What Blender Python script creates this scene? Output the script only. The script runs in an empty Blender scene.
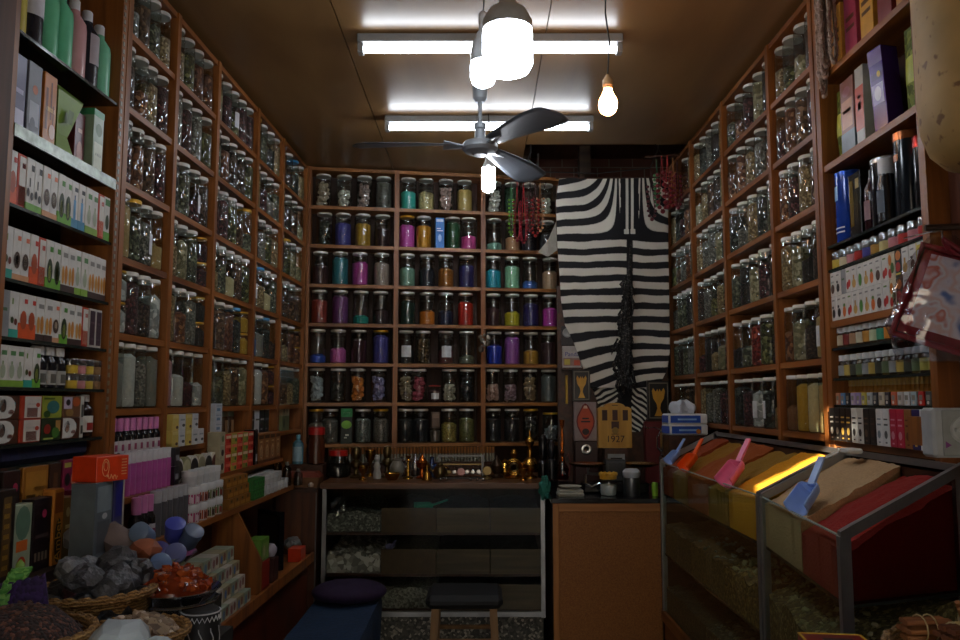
import bpy, bmesh, math, random
from mathutils import Vector, Matrix, noise
random.seed(11)
C = bpy.context.scene.collection
PI = math.pi
SC = bpy.context.scene
SC.view_settings.view_transform = 'Standard'
SC.view_settings.look = 'None'
SC.view_settings.gamma = 1
SC.view_settings.use_curve_mapping = False
SC.view_settings.exposure = 0.3
try:
    SC.cycles.max_bounces = 10
    SC.cycles.transparent_max_bounces = 24
    SC.cycles.use_denoising = True
    SC.cycles.caustics_reflective = False
    SC.cycles.caustics_refractive = False
    SC.cycles.sample_clamp_indirect = 4.0
except Exception:
    pass

# ---------------------------------------------------------------- camera
F, CZ = 800.0, 1.35
PITCH = math.atan(80 / 800)
cam = bpy.data.cameras.new('camera')
cam.sensor_width = 36
cam.lens = 36 * F / 960
cam.clip_start = 0.02
co = bpy.data.objects.new('camera', cam)
C.objects.link(co)
co.location = (0, 0, CZ)
co.rotation_euler = (PI / 2 + PITCH, 0, 0)
SC.camera = co

# measuring helpers: where a sight line of the photograph meets a real plane of the room
def ray(px, py):
    a, v = (px - 480) / F, (320 - py) / F
    return a, math.cos(PITCH) - v * math.sin(PITCH), math.sin(PITCH) + v * math.cos(PITCH)
def on_y(px, py, Y):
    a, b, c = ray(px, py); t = Y / b
    return Vector((a * t, Y, CZ + c * t))
def on_x(px, py, X):
    a, b, c = ray(px, py); t = X / a
    return Vector((X, b * t, CZ + c * t))
def on_z(px, py, z):
    a, b, c = ray(px, py); t = (z - CZ) / c
    return Vector((a * t, b * t, z))
LX0, LK = -1.1426, .031
RX = 1.10
BA = math.radians(9)
BO = Vector((-.966, 4.6, 0)); BU = Vector((math.cos(BA), math.sin(BA), 0)); BN = Vector((math.sin(BA), -math.cos(BA), 0))
def on_left(px, py, off=0):
    a, b, c = ray(px, py); t = (LX0 + off) / (a - LK * b)
    return Vector((a * t, b * t, CZ + c * t))
def LW(Y, off=0, z=0):      # left shelf front, Y along it, off into the aisle
    return Vector((LX0 + LK * Y + off, Y, z))
def RW(Y, off=0, z=0):
    return Vector((RX - off, Y, z))
def BK(t, off=0, z=0):      # back shelf front
    p = BO + BU * t + BN * off
    return Vector((p.x, p.y, z))
def back_t(px, py=400):
    a, b, c = ray(px, py)
    # BO + t BU = s (a,b)
    s_den = a * BU.y - b * BU.x
    return (BO.x * b - BO.y * a) / s_den
RZL, RZR, RZB = PI / 2 - .031, -PI / 2, BA

# ---------------------------------------------------------------- materials
def lin(h):
    h = h.lstrip('#')
    v = [int(h[i:i + 2], 16) / 255 for i in (0, 2, 4)]
    return tuple(x / 12.92 if x <= .04045 else ((x + .055) / 1.055) ** 2.4 for x in v) + (1.0,)
_M = {}
def newmat(key):
    m = bpy.data.materials.new(key); m.use_nodes = True
    nt = m.node_tree
    return m, nt, nt.nodes['Principled BSDF']
def lk(nt, a, b): nt.links.new(a, b)
def plain(h, rough=.5, metal=0.0, var=.12, scale=30, bump=0.0, spec=None):
    key = 'plain_%s_%s_%s_%s_%s_%s' % (h, rough, metal, var, scale, bump)
    if key in _M: return _M[key]
    m, nt, b = newmat(key)
    c = lin(h)
    tc = nt.nodes.new('ShaderNodeTexCoord'); n = nt.nodes.new('ShaderNodeTexNoise')
    n.inputs['Scale'].default_value = scale; n.inputs['Detail'].default_value = 3
    lk(nt, tc.outputs['Object'], n.inputs['Vector'])
    r = nt.nodes.new('ShaderNodeValToRGB')
    r.color_ramp.elements[0].position = .3; r.color_ramp.elements[1].position = .7
    r.color_ramp.elements[0].color = tuple(x * (1 - var) for x in c[:3]) + (1,)
    r.color_ramp.elements[1].color = tuple(min(1, x * (1 + var)) for x in c[:3]) + (1,)
    lk(nt, n.outputs['Fac'], r.inputs['Fac']); lk(nt, r.outputs['Color'], b.inputs['Base Color'])
    b.inputs['Roughness'].default_value = rough; b.inputs['Metallic'].default_value = metal
    if spec is not None: b.inputs['Specular IOR Level'].default_value = spec
    if bump:
        bp = nt.nodes.new('ShaderNodeBump'); bp.inputs['Strength'].default_value = bump; bp.inputs['Distance'].default_value = .01
        lk(nt, n.outputs['Fac'], bp.inputs['Height']); lk(nt, bp.outputs['Normal'], b.inputs['Normal'])
    _M[key] = m
    return m
def wood(h1, h2, stretch=(1, 1, 12), scale=6, rough=.45, bump=.1):
    key = 'wood_%s_%s_%s_%s_%s' % (h1, h2, stretch, scale, rough)
    if key in _M: return _M[key]
    m, nt, b = newmat(key)
    tc = nt.nodes.new('ShaderNodeTexCoord'); mp = nt.nodes.new('ShaderNodeMapping')
    mp.inputs['Scale'].default_value = tuple(scale * 6 / s for s in stretch)
    n = nt.nodes.new('ShaderNodeTexNoise'); n.inputs['Scale'].default_value = 1.0; n.inputs['Detail'].default_value = 6
    n.inputs['Distortion'].default_value = .6
    lk(nt, tc.outputs['Object'], mp.inputs['Vector']); lk(nt, mp.outputs['Vector'], n.inputs['Vector'])
    r = nt.nodes.new('ShaderNodeValToRGB')
    r.color_ramp.elements[0].position = .32; r.color_ramp.elements[1].position = .68
    r.color_ramp.elements[0].color = lin(h1); r.color_ramp.elements[1].color = lin(h2)
    lk(nt, n.outputs['Fac'], r.inputs['Fac']); lk(nt, r.outputs['Color'], b.inputs['Base Color'])
    b.inputs['Roughness'].default_value = rough
    bp = nt.nodes.new('ShaderNodeBump'); bp.inputs['Strength'].default_value = bump; bp.inputs['Distance'].default_value = .004
    lk(nt, n.outputs['Fac'], bp.inputs['Height']); lk(nt, bp.outputs['Normal'], b.inputs['Normal'])
    _M[key] = m
    return m
def grains(h1, h2, h3=None, scale=120, bump=.8, rough=.75):
    """seeds, herbs, crystals: voronoi cells in two or three colours"""
    key = 'grain_%s_%s_%s_%s_%s' % (h1, h2, h3, scale, bump)
    if key in _M: return _M[key]
    m, nt, b = newmat(key)
    tc = nt.nodes.new('ShaderNodeTexCoord'); v = nt.nodes.new('ShaderNodeTexVoronoi'); v.inputs['Scale'].default_value = scale
    lk(nt, tc.outputs['Object'], v.inputs['Vector'])
    sp = nt.nodes.new('ShaderNodeSeparateColor'); lk(nt, v.outputs['Color'], sp.inputs['Color'])
    r = nt.nodes.new('ShaderNodeValToRGB'); r.color_ramp.elements[0].position = .25; r.color_ramp.elements[1].position = .75
    r.color_ramp.elements[0].color = lin(h1); r.color_ramp.elements[1].color = lin(h2)
    if h3:
        e = r.color_ramp.elements.new(.9); e.color = lin(h3)
    lk(nt, sp.outputs[0], r.inputs['Fac']); lk(nt, r.outputs['Color'], b.inputs['Base Color'])
    b.inputs['Roughness'].default_value = rough
    bp = nt.nodes.new('ShaderNodeBump'); bp.inputs['Strength'].default_value = bump; bp.inputs['Distance'].default_value = .003
    bp.invert = True
    lk(nt, v.outputs['Distance'], bp.inputs['Height']); lk(nt, bp.outputs['Normal'], b.inputs['Normal'])
    _M[key] = m
    return m
def thin_glass(key, tint='f4fbf8', gloss=.06, rough=.03, edge=.75):
    key = 'thinglass_' + key
    if key in _M: return _M[key]
    m = bpy.data.materials.new(key); m.use_nodes = True; nt = m.node_tree
    nt.nodes.clear()
    out = nt.nodes.new('ShaderNodeOutputMaterial'); mix = nt.nodes.new('ShaderNodeMixShader')
    tr = nt.nodes.new('ShaderNodeBsdfTransparent'); tr.inputs['Color'].default_value = lin(tint)
    gl = nt.nodes.new('ShaderNodeBsdfGlossy'); gl.inputs['Roughness'].default_value = rough
    lw = nt.nodes.new('ShaderNodeLayerWeight'); lw.inputs['Blend'].default_value = .5
    mr = nt.nodes.new('ShaderNodeMapRange')
    mr.inputs['From Min'].default_value = 0; mr.inputs['From Max'].default_value = 1
    mr.inputs['To Min'].default_value = gloss; mr.inputs['To Max'].default_value = edge
    pw = nt.nodes.new('ShaderNodeMath'); pw.operation = 'POWER'; pw.inputs[1].default_value = 3.0
    lk(nt, lw.outputs['Facing'], pw.inputs[0]); lk(nt, pw.outputs[0], mr.inputs['Value'])
    lk(nt, mr.outputs['Result'], mix.inputs['Fac']); lk(nt, tr.outputs['BSDF'], mix.inputs[1]); lk(nt, gl.outputs['BSDF'], mix.inputs[2])
    lk(nt, mix.outputs['Shader'], out.inputs['Surface'])
    _M[key] = m
    return m
def glow(key, h, strength):
    key = 'glow_' + key
    if key in _M: return _M[key]
    m, nt, b = newmat(key)
    b.inputs['Base Color'].default_value = lin(h)
    b.inputs['Emission Color'].default_value = lin(h); b.inputs['Emission Strength'].default_value = strength
    _M[key] = m
    return m

WOOD = wood('643612', '9c5f2a', (1, 1, 14), 5, .42)
WOODH = wood('643612', '9c5f2a', (1, 14, 1), 5, .42)
WOODB = wood('6e421a', 'a56c32', (14, 1, 1), 5, .42)
DARKWOOD = wood('2a1509', '4a2613', (1, 14, 1), 5, .45)
REDWOOD = wood('3a140a', '73321a', (1, 3, 9), 3, .35)
BACKING = wood('241208', '3a1e0e', (1, 1, 10), 4, .7)
PLYPANEL = plain('8f5c28', .5, 0, .10, 9)
GLASS = thin_glass('jar', 'f1f6f3', .085, .06, .7)
PANE = thin_glass('pane', 'eef5f0', .010, .02, .30)
PANEC = thin_glass('counterpane', 'f3f6f4', .003, .03, .3)
PLASTIC_CLEAR = thin_glass('plastic', 'f4f6fa', .16, .10, .8)
WHITE_LID = plain('d2cfc6', .35, 0, .05)
GOLD_LID = plain('c79a2e', .35, .4, .08)
RED_LID = plain('a81a14', .4, 0, .08)
BLUE_LID = plain('3f86b8', .4, 0, .08)
ALU = plain('9ea0a2', .38, .9, .08, 20)
STEEL = plain('b9bcc0', .18, 1.0, .05, 8)
BRASS = plain('b98a3c', .24, 1.0, .1, 12)
COPPER = plain('c56a2c', .25, 1.0, .1, 12)
BLACK = plain('0d0c0d', .5, 0, .2)
BLACKGLOSS = plain('101014', .2, 0, .2)
GREYPL = plain('8d8e8e', .5, 0, .06)
WHITEPL = plain('d8d9da', .45, 0, .04)

# ---------------------------------------------------------------- mesh builder
class MB:
    def __init__(s): s.bm = bmesh.new(); s.mats = []
    def mi(s, m):
        if m not in s.mats: s.mats.append(m)
        return s.mats.index(m)
    def box(s, x0, x1, y0, y1, z0, z1, m, bev=0, M=None):
        c = Matrix.Translation(((x0 + x1) / 2, (y0 + y1) / 2, (z0 + z1) / 2)) @ Matrix.Diagonal((abs(x1 - x0), abs(y1 - y0), abs(z1 - z0), 1))
        if M is not None: c = M @ c
        r = bmesh.ops.create_cube(s.bm, size=1, matrix=c)
        vs = r['verts']; i = s.mi(m)
        fs = {f for v in vs for f in v.link_faces}
        for f in fs: f.material_index = i
        if bev:
            es = list({e for v in vs for e in v.link_edges})
            bmesh.ops.bevel(s.bm, geom=es, offset=bev, segments=1, affect='EDGES', profile=.5, material=-1)
        return s
    def lathe(s, prof, m, seg=16, M=None, caps=True):
        i = s.mi(m); rings = []
        for (r, z) in prof:
            ring = []
            if r < 1e-6:
                p = Vector((0, 0, z)); ring = [s.bm.verts.new(M @ p if M is not None else p)]
            else:
                for k in range(seg):
                    a = 2 * PI * k / seg
                    p = Vector((r * math.cos(a), r * math.sin(a), z))
                    ring.append(s.bm.verts.new(M @ p if M is not None else p))
            rings.append(ring)
        for a, b in zip(rings, rings[1:]):
            for k in range(seg):
                k2 = (k + 1) % seg
                if len(a) == 1 and len(b) == 1: continue
                if len(a) == 1: f = [a[0], b[k2], b[k]]
                elif len(b) == 1: f = [a[k], a[k2], b[0]]
                else: f = [a[k], a[k2], b[k2], b[k]]
                try: fc = s.bm.faces.new(f); fc.material_index = i
                except ValueError: pass
        if caps:
            for ring, rev in ((rings[0], True), (rings[-1], False)):
                if len(ring) > 2:
                    fc = s.bm.faces.new(ring[::-1] if rev else ring); fc.material_index = i
        return s
    def tube(s, pts, r, m, seg=6, closed=False):
        i = s.mi(m); pts = [Vector(p) for p in pts]; n = len(pts); rings = []
        rr = r if isinstance(r, (list, tuple)) else [r] * n
        for k, p in enumerate(pts):
            if closed: d = pts[(k + 1) % n] - pts[k - 1]
            else: d = pts[min(k + 1, n - 1)] - pts[max(k - 1, 0)]
            d = d.normalized() if d.length > 1e-9 else Vector((0, 0, 1))
            up = Vector((0, 0, 1)) if abs(d.z) < .9 else Vector((1, 0, 0))
            a = d.cross(up).normalized(); b = a.cross(d)
            rings.append([s.bm.verts.new(p + (a * math.cos(2 * PI * q / seg) + b * math.sin(2 * PI * q / seg)) * rr[k]) for q in range(seg)])
        rng = range(n) if closed else range(n - 1)
        for k in rng:
            A, B = rings[k], rings[(k + 1) % n]
            for q in range(seg):
                q2 = (q + 1) % seg
                f = s.bm.faces.new([A[q], B[q], B[q2], A[q2]]); f.material_index = i
        if not closed:
            f = s.bm.faces.new(rings[0]); f.material_index = i
            f = s.bm.faces.new(rings[-1][::-1]); f.material_index = i
        return s
    def poly(s, pts, m):
        f = s.bm.faces.new([s.bm.verts.new(Vector(p)) for p in pts]); f.material_index = s.mi(m)
        return s
    def hexa(s, b, t, m):
        """solid between two quads (lists of four points in the same winding)"""
        i = s.mi(m)
        A = [s.bm.verts.new(Vector(p)) for p in b]; B = [s.bm.verts.new(Vector(p)) for p in t]
        for f in ([A[3], A[2], A[1], A[0]], B, *[[A[k], A[(k + 1) % 4], B[(k + 1) % 4], B[k]] for k in range(4)]):
            fc = s.bm.faces.new(f); fc.material_index = i
        return s
    def prism(s, pts, d, m):
        """outline pts extruded by vector d"""
        i = s.mi(m); d = Vector(d); n = len(pts)
        A = [s.bm.verts.new(Vector(p)) for p in pts]; B = [s.bm.verts.new(Vector(p) + d) for p in pts]
        for f in (A[::-1], B, *[[A[k], A[(k + 1) % n], B[(k + 1) % n], B[k]] for k in range(n)]):
            fc = s.bm.faces.new(f); fc.material_index = i
        return s
    def ball(s, c, r, m, sub=1, sc=(1, 1, 1), jit=0.0, M=None):
        X = Matrix.Translation(Vector(c)) @ (M if M is not None else Matrix()) @ Matrix.Diagonal((sc[0], sc[1], sc[2], 1))
        q = bmesh.ops.create_icosphere(s.bm, subdivisions=sub, radius=r, matrix=X)
        i = s.mi(m)
        for f in {f for v in q['verts'] for f in v.link_faces}: f.material_index = i
        if jit:
            for v in q['verts']:
                v.co += Vector((random.uniform(-1, 1), random.uniform(-1, 1), random.uniform(-1, 1))) * jit * r
        return s
    def grid(s, fn, nu, nv, m):
        i = s.mi(m)
        V = [[s.bm.verts.new(Vector(fn(a / nu, b / nv))) for b in range(nv + 1)] for a in range(nu + 1)]
        for a in range(nu):
            for b in range(nv):
                f = s.bm.faces.new([V[a][b], V[a + 1][b], V[a + 1][b + 1], V[a][b + 1]]); f.material_index = i
        return V
    def text(s, string, size, M, m):
        cu = bpy.data.curves.new('lettering', 'FONT'); cu.body = string; cu.size = size; cu.align_x = 'CENTER'; cu.align_y = 'CENTER'
        o = bpy.data.objects.new('lettering', cu); C.objects.link(o)
        dg = bpy.context.evaluated_depsgraph_get(); dg.update()
        me = bpy.data.meshes.new_from_object(o.evaluated_get(dg))
        i = s.mi(m); vs = [s.bm.verts.new(M @ v.co) for v in me.vertices]
        for p in me.polygons:
            try: f = s.bm.faces.new([vs[k] for k in p.vertices]); f.material_index = i
            except ValueError: pass
        bpy.data.objects.remove(o); bpy.data.curves.remove(cu); bpy.data.meshes.remove(me)
        return s
    def mesh(s, name, smooth=True, ang=.6, fix=True):
        me = bpy.data.meshes.new(name)
        if fix and len(s.bm.faces): bmesh.ops.recalc_face_normals(s.bm, faces=s.bm.faces[:])
        s.bm.to_mesh(me); s.bm.free()
        for m in s.mats: me.materials.append(m)
        if smooth:
            me.shade_smooth()
            try: me.set_sharp_from_angle(angle=ang)
            except Exception: pass
        return me

def T(name, label, cat, mesh=None, loc=(0, 0, 0), rot=(0, 0, 0), group=None, kind=None, mat=None, scale=None):
    o = bpy.data.objects.new(name, mesh); C.objects.link(o)
    o.location = loc; o.rotation_euler = rot if isinstance(rot, (tuple, list)) else (0, 0, rot)
    if label: o['label'] = label
    if cat: o['category'] = cat
    if group: o['group'] = group
    if kind: o['kind'] = kind
    if scale: o.scale = scale
    if mat is not None: setmat(o, mat)
    return o
def P(par, name, mesh, loc=(0, 0, 0), rot=(0, 0, 0), label=None, mat=None, scale=None):
    o = bpy.data.objects.new(name, mesh); C.objects.link(o); o.parent = par
    o.location = loc; o.rotation_euler = rot if isinstance(rot, (tuple, list)) else (0, 0, rot)
    if label: o['label'] = label
    if scale: o.scale = scale
    if mat is not None: setmat(o, mat)
    return o
def setmat(o, m):
    o.material_slots[0].link = 'OBJECT'; o.material_slots[0].material = m
def S(name, mesh, loc=(0, 0, 0), rot=(0, 0, 0)):
    o = bpy.data.objects.new(name, mesh); C.objects.link(o); o.location = loc; o.rotation_euler = rot; o['kind'] = 'structure'
    return o
ORD = ['first', 'second', 'third', 'fourth', 'fifth', 'sixth', 'seventh', 'eighth', 'ninth', 'tenth', 'eleventh', 'twelfth', 'thirteenth', 'fourteenth', 'fifteenth',
       'sixteenth', 'seventeenth', 'eighteenth', 'nineteenth', 'twentieth'] + ['%s-%s' % (t, o) for t in ('twenty', 'thirty', 'forty', 'fifty') for o in
       ('first', 'second', 'third', 'fourth', 'fifth', 'sixth', 'seventh', 'eighth', 'ninth', 'next-ten')]
ROWN = ['top', 'second', 'third', 'fourth', 'fifth', 'sixth', 'bottom']
# ================================================================ THE ROOM
CEIL = 2.725
mb = MB()
FLOORM = grains('3c3a36', '5a564e', '8a857a', 60, .1, .5)
mb.box(-1.7, 1.7, -1.6, 5.5, -.05, 0, FLOORM)
S('floor', mb.mesh('floor', False))
PLY = wood('6f5130', '8d6b42', (3, 14, 1), 2.2, .32, .05)
mb = MB()
# plywood sheets with fine gaps; the sheet over the far right corner is missing
for (x0, x1, y0, y1) in ((-1.35, -.52, -1.0, 2.05), (-.516, .246, -1.0, 2.05), (.25, 1.35, -1.0, 2.05),
                         (-1.35, -.52, 2.054, 4.72), (-.516, .246, 2.054, 4.9), (.25, 1.35, 2.054, 4.21)):
    mb.box(x0, x1, y0, y1, CEIL, CEIL + .012, PLY)
S('ceiling', mb.mesh('ceiling', False))
mb = MB(); mb.box(-1.7, 1.7, -1.1, 5.5, 2.95, 3.0, DARKWOOD); S('ceiling_slab', mb.mesh('ceiling_slab', False))
PLASTER = plain('3a2417', .8, 0, .2, 5)
mb = MB(); mb.hexa([LW(-1.0, -.17, 0), LW(5.3, -.17, 0), LW(5.3, -.3, 0), LW(-1.0, -.3, 0)], [LW(-1.0, -.17, 2.95), LW(5.3, -.17, 2.95), LW(5.3, -.3, 2.95), LW(-1.0, -.3, 2.95)], PLASTER)
S('wall_left', mb.mesh('wall_left', False))
mb = MB(); mb.box(RX + .17, RX + .3, -1.0, 5.3, 0, 2.95, PLASTER); S('wall_right', mb.mesh('wall_right', False))
# old brick back wall
m, nt, b = newmat('old_brick')
tc = nt.nodes.new('ShaderNodeTexCoord'); mp = nt.nodes.new('ShaderNodeMapping'); mp.inputs['Rotation'].default_value = (PI / 2, 0, 0)
bt = nt.nodes.new('ShaderNodeTexBrick'); bt.inputs['Scale'].default_value = 3.2
bt.inputs['Color1'].default_value = lin('4a2a20'); bt.inputs['Color2'].default_value = lin('5e382b'); bt.inputs['Mortar'].default_value = lin('6e675c')
bt.inputs['Mortar Size'].default_value = .012
lk(nt, tc.outputs['Object'], mp.inputs['Vector']); lk(nt, mp.outputs['Vector'], bt.inputs['Vector']); lk(nt, bt.outputs['Color'], b.inputs['Base Color'])
b.inputs['Roughness'].default_value = .9
mb = MB(); mb.box(-1.7, 1.7, 5.2, 5.3, 0, 2.95, m); S('wall_back', mb.mesh('wall_back', False))
# unseen front wall added as sun occluder: doorway, slots over it shape the streak
mb = MB()
for (x0, x1, z0, z1) in ((-1.45, -.85, 0, 2.95), (.95, 1.45, 0, 2.95), (-.85, -.20, 2.10, 2.95), (.08, .95, 2.10, 2.95), (-.20, .08, 2.53, 2.95), (-.20, .020, 2.44, 2.53), (.036, .08, 2.44, 2.53)):
    mb.box(x0, x1, -1.015, -1.0, z0, z1, PLASTER)
for q in ([(-.20, 2.10), (.08, 2.10), (.08, 2.380), (-.20, 2.260)], [(-.20, 2.312), (.08, 2.432), (.08, 2.44), (-.20, 2.44)]):
    mb.prism([(x, -1.015, z) for x, z in q], (0, .015, 0), PLASTER)
S('wall_front_sun_slots', mb.mesh('wall_front_sun_slots', False))
# roof beams over the open corner
mb = MB()
OLDBEAM = wood('2e2018', '54402f', (14, 1, 1), 4, .8)
PALEBEAM = wood('5d554a', '8d8473', (14, 1, 1), 4, .8)
mb.box(.15, 1.25, 4.95, 5.05, 2.60, 2.72, OLDBEAM); mb.box(.15, 1.25, 4.98, 5.06, 2.535, 2.585, PALEBEAM); mb.box(.15, 1.25, 5.0, 5.08, 2.46, 2.53, PALEBEAM)
S('beam', mb.mesh('beam', False))
mb = MB(); mb.box(.62, .69, 4.86, 4.95, 2.40, 2.93, OLDBEAM); mb.box(.2, .3, 4.6, 5.1, 2.77, 2.9, OLDBEAM)
S('beam_cross', mb.mesh('beam_cross', False))

# ================================================================ SHELF UNITS
LP = [2.338, 2.695, 3.094, 3.611, 4.039, 4.527]
LZ = [2.70, 2.475, 2.243, 2.007, 1.778, 1.548, 1.324]
RP = [4.60, 4.076, 3.53, 2.948, 2.548]
RZ = [2.70, 2.462, 2.23, 1.991, 1.743, 1.484, 1.239]
BZ = [2.717, 2.487, 2.255, 2.022, 1.793, 1.562, 1.335, 1.10]
BT = [back_t(309, 190), back_t(397, 190), back_t(483, 190), back_t(565.5, 380)]
ROWY = [190, 228, 266, 305, 345, 385, 425]

def wall_unit(name, label, pts, zs, pos, bottom, horiz, depth=.15, tw=.028, extra=()):
    """pts: positions of the uprights along the wall, zs: shelf tops, pos(u, off, z) -> world"""
    root = T(name, label, 'wall shelf', None, pos(pts[0], 0, 0))
    inv = Matrix.Translation(-root.location)
    def slab(u0, u1, o0, o1, z0, z1, m, nm):
        mb = MB()
        mb.hexa([inv @ pos(u0, o0, z0), inv @ pos(u1, o0, z0), inv @ pos(u1, o1, z0), inv @ pos(u0, o1, z0)],
                [inv @ pos(u0, o0, z1), inv @ pos(u1, o0, z1), inv @ pos(u1, o1, z1), inv @ pos(u0, o1, z1)], m)
        P(root, nm, mb.mesh(nm, False))
    for u in pts: slab(u - tw / 2, u + tw / 2, .006, -depth, bottom, zs[0], WOOD, 'upright')
    for a, c in zip(pts, pts[1:]):
        lo, hi = (a, c) if a < c else (c, a)
        for k, z in enumerate(list(zs) + list(extra)): slab(lo + tw / 2, hi - tw / 2, 0, -depth + .002, z - .02, z, horiz, 'shelf_board')
    slab(min(pts), max(pts), -depth, -depth - .01, bottom, zs[0] + .02, BACKING, 'back_panel')
    return root
wall_unit('jar_shelving', 'brown wooden shelving with five bays of jars along the left wall', LP, LZ, LW, .9, WOODH, extra=(1.19,))
wall_unit('jar_shelving', 'brown wooden shelving with four bays of jars along the right wall', RP, RZ, RW, 1.2, WOODH)
wall_unit('jar_shelving', 'brown wooden shelving of bright powder jars across the back wall', BT, BZ, BK, .95, WOODB)

# ================================================================ JARS
def jar_meshes(tag, r, h, seg=16):
    mb = MB()
    mb.lathe([(r * .55, .004), (r * .93, 0), (r, .006), (r, h * .14), (r * .965, h * .155), (r, h * .17), (r, h * .74), (r * .965, h * .755), (r, h * .77), (r * .98, h * .84), (r * .92, h * .90), (r * .90, h * .95)], GLASS, seg, caps=False)
    body = mb.mesh(tag + '_body')
    mb = MB(); mb.lathe([(0, h * .935), (r * .92, h * .935), (r * .94, h * .94), (r * .94, h * .985), (r * .9, h), (0, h)], WHITE_LID, seg, caps=False)
    lid = mb.mesh(tag + '_lid')
    fill = {}
    for f in (25, 45, 60, 75, 90):
        mb = MB(); z1 = .004 + h * .92 * min(f, 88) / 100; rr = r * .965
        mb.lathe([(0, .005), (rr * .93, .005), (rr, .012), (rr, z1 - .008)], BLACK, seg, caps=False)
        V = []
        ring0 = [v for v in mb.bm.verts if abs(v.co.z - (z1 - .008)) < 1e-5]
        rim = [mb.bm.verts.new((v.co.x * .6, v.co.y * .6, z1 + random.uniform(-.006, .008))) for v in ring0]
        top = mb.bm.verts.new((0, 0, z1 + .004))
        n = len(ring0)
        for k in range(n):
            mb.bm.faces.new([ring0[k], ring0[(k + 1) % n], rim[(k + 1) % n], rim[k]])
            mb.bm.faces.new([rim[k], rim[(k + 1) % n], top])
        fill[f] = mb.mesh('%s_powder_%d' % (tag, f))
    chunk = {}
    for kind, n, cr in (('lump', 64, .33), ('block', 60, .34), ('flake', 90, .25)):
        for f in (60, 85):
            mb = MB()
            for k in range(n):
                z = r * cr * 1.1 + (k + .5) / n * (h * .86 * f / 100 - r * cr); a = random.uniform(0, 2 * PI); q = r * .60 * random.random() ** .35
                c = (q * math.cos(a), q * math.sin(a), z)
                R = Matrix.Rotation(random.uniform(0, PI), 4, (random.random(), random.random(), .3))
                if kind == 'block':
                    e = r * cr * random.uniform(.7, 1.0) * .62
                    mb.box(-e, e, -e, e, -e, e, BLACK, 0, Matrix.Translation(c) @ R)
                else:
                    mb.ball(c, r * cr, BLACK, 1, (1, random.uniform(.6, 1), random.uniform(.45, .8) if kind == 'lump' else .35), .18, R)
            chunk[(kind, f)] = mb.mesh('%s_%s_%d' % (tag, kind, f), kind == 'flake')
    mb = MB(); q = r * 1.008
    mb.grid(lambda u, v: (q * math.cos(-PI / 2 + (u - .5) * 1.3), q * math.sin(-PI / 2 + (u - .5) * 1.3), h * (.2 + .34 * v)), 6, 1, plain('c9cbcd', .6))
    return dict(body=body, lid=lid, fill=fill, chunk=chunk, sticker=mb.mesh(tag + '_sticker'), h=h, r=r)
JB = jar_meshes('wide_jar', .0468, .197, 20)
JS = jar_meshes('tall_jar', .038, .198, 16)
JW = jar_meshes('broad_jar', .062, .197, 20)
JT = jar_meshes('squat_jar', .036, .095, 14)

def put_jar(J, label, loc, rz, group, kind='powder', fill=75, mat=None, lid=None, sticker=False, sc=None):
    o = T('glass_jar', label, 'jar', J['body'], loc, rz, group)
    if sc: o.scale = (sc, sc, sc)
    P(o, 'lid', J['lid'], mat=lid if lid else WHITE_LID)
    if mat is not None:
        me = J['fill'][fill] if kind == 'powder' else J['chunk'][(kind, fill)]
        P(o, 'contents', me, rot=random.choice((0, .7, 1.9, 2.6)), mat=mat)
    if sticker: P(o, 'paper_label', J['sticker'])
    return o
def pw(h): return plain(h, .85, 0, .10, 90, .15)

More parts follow.
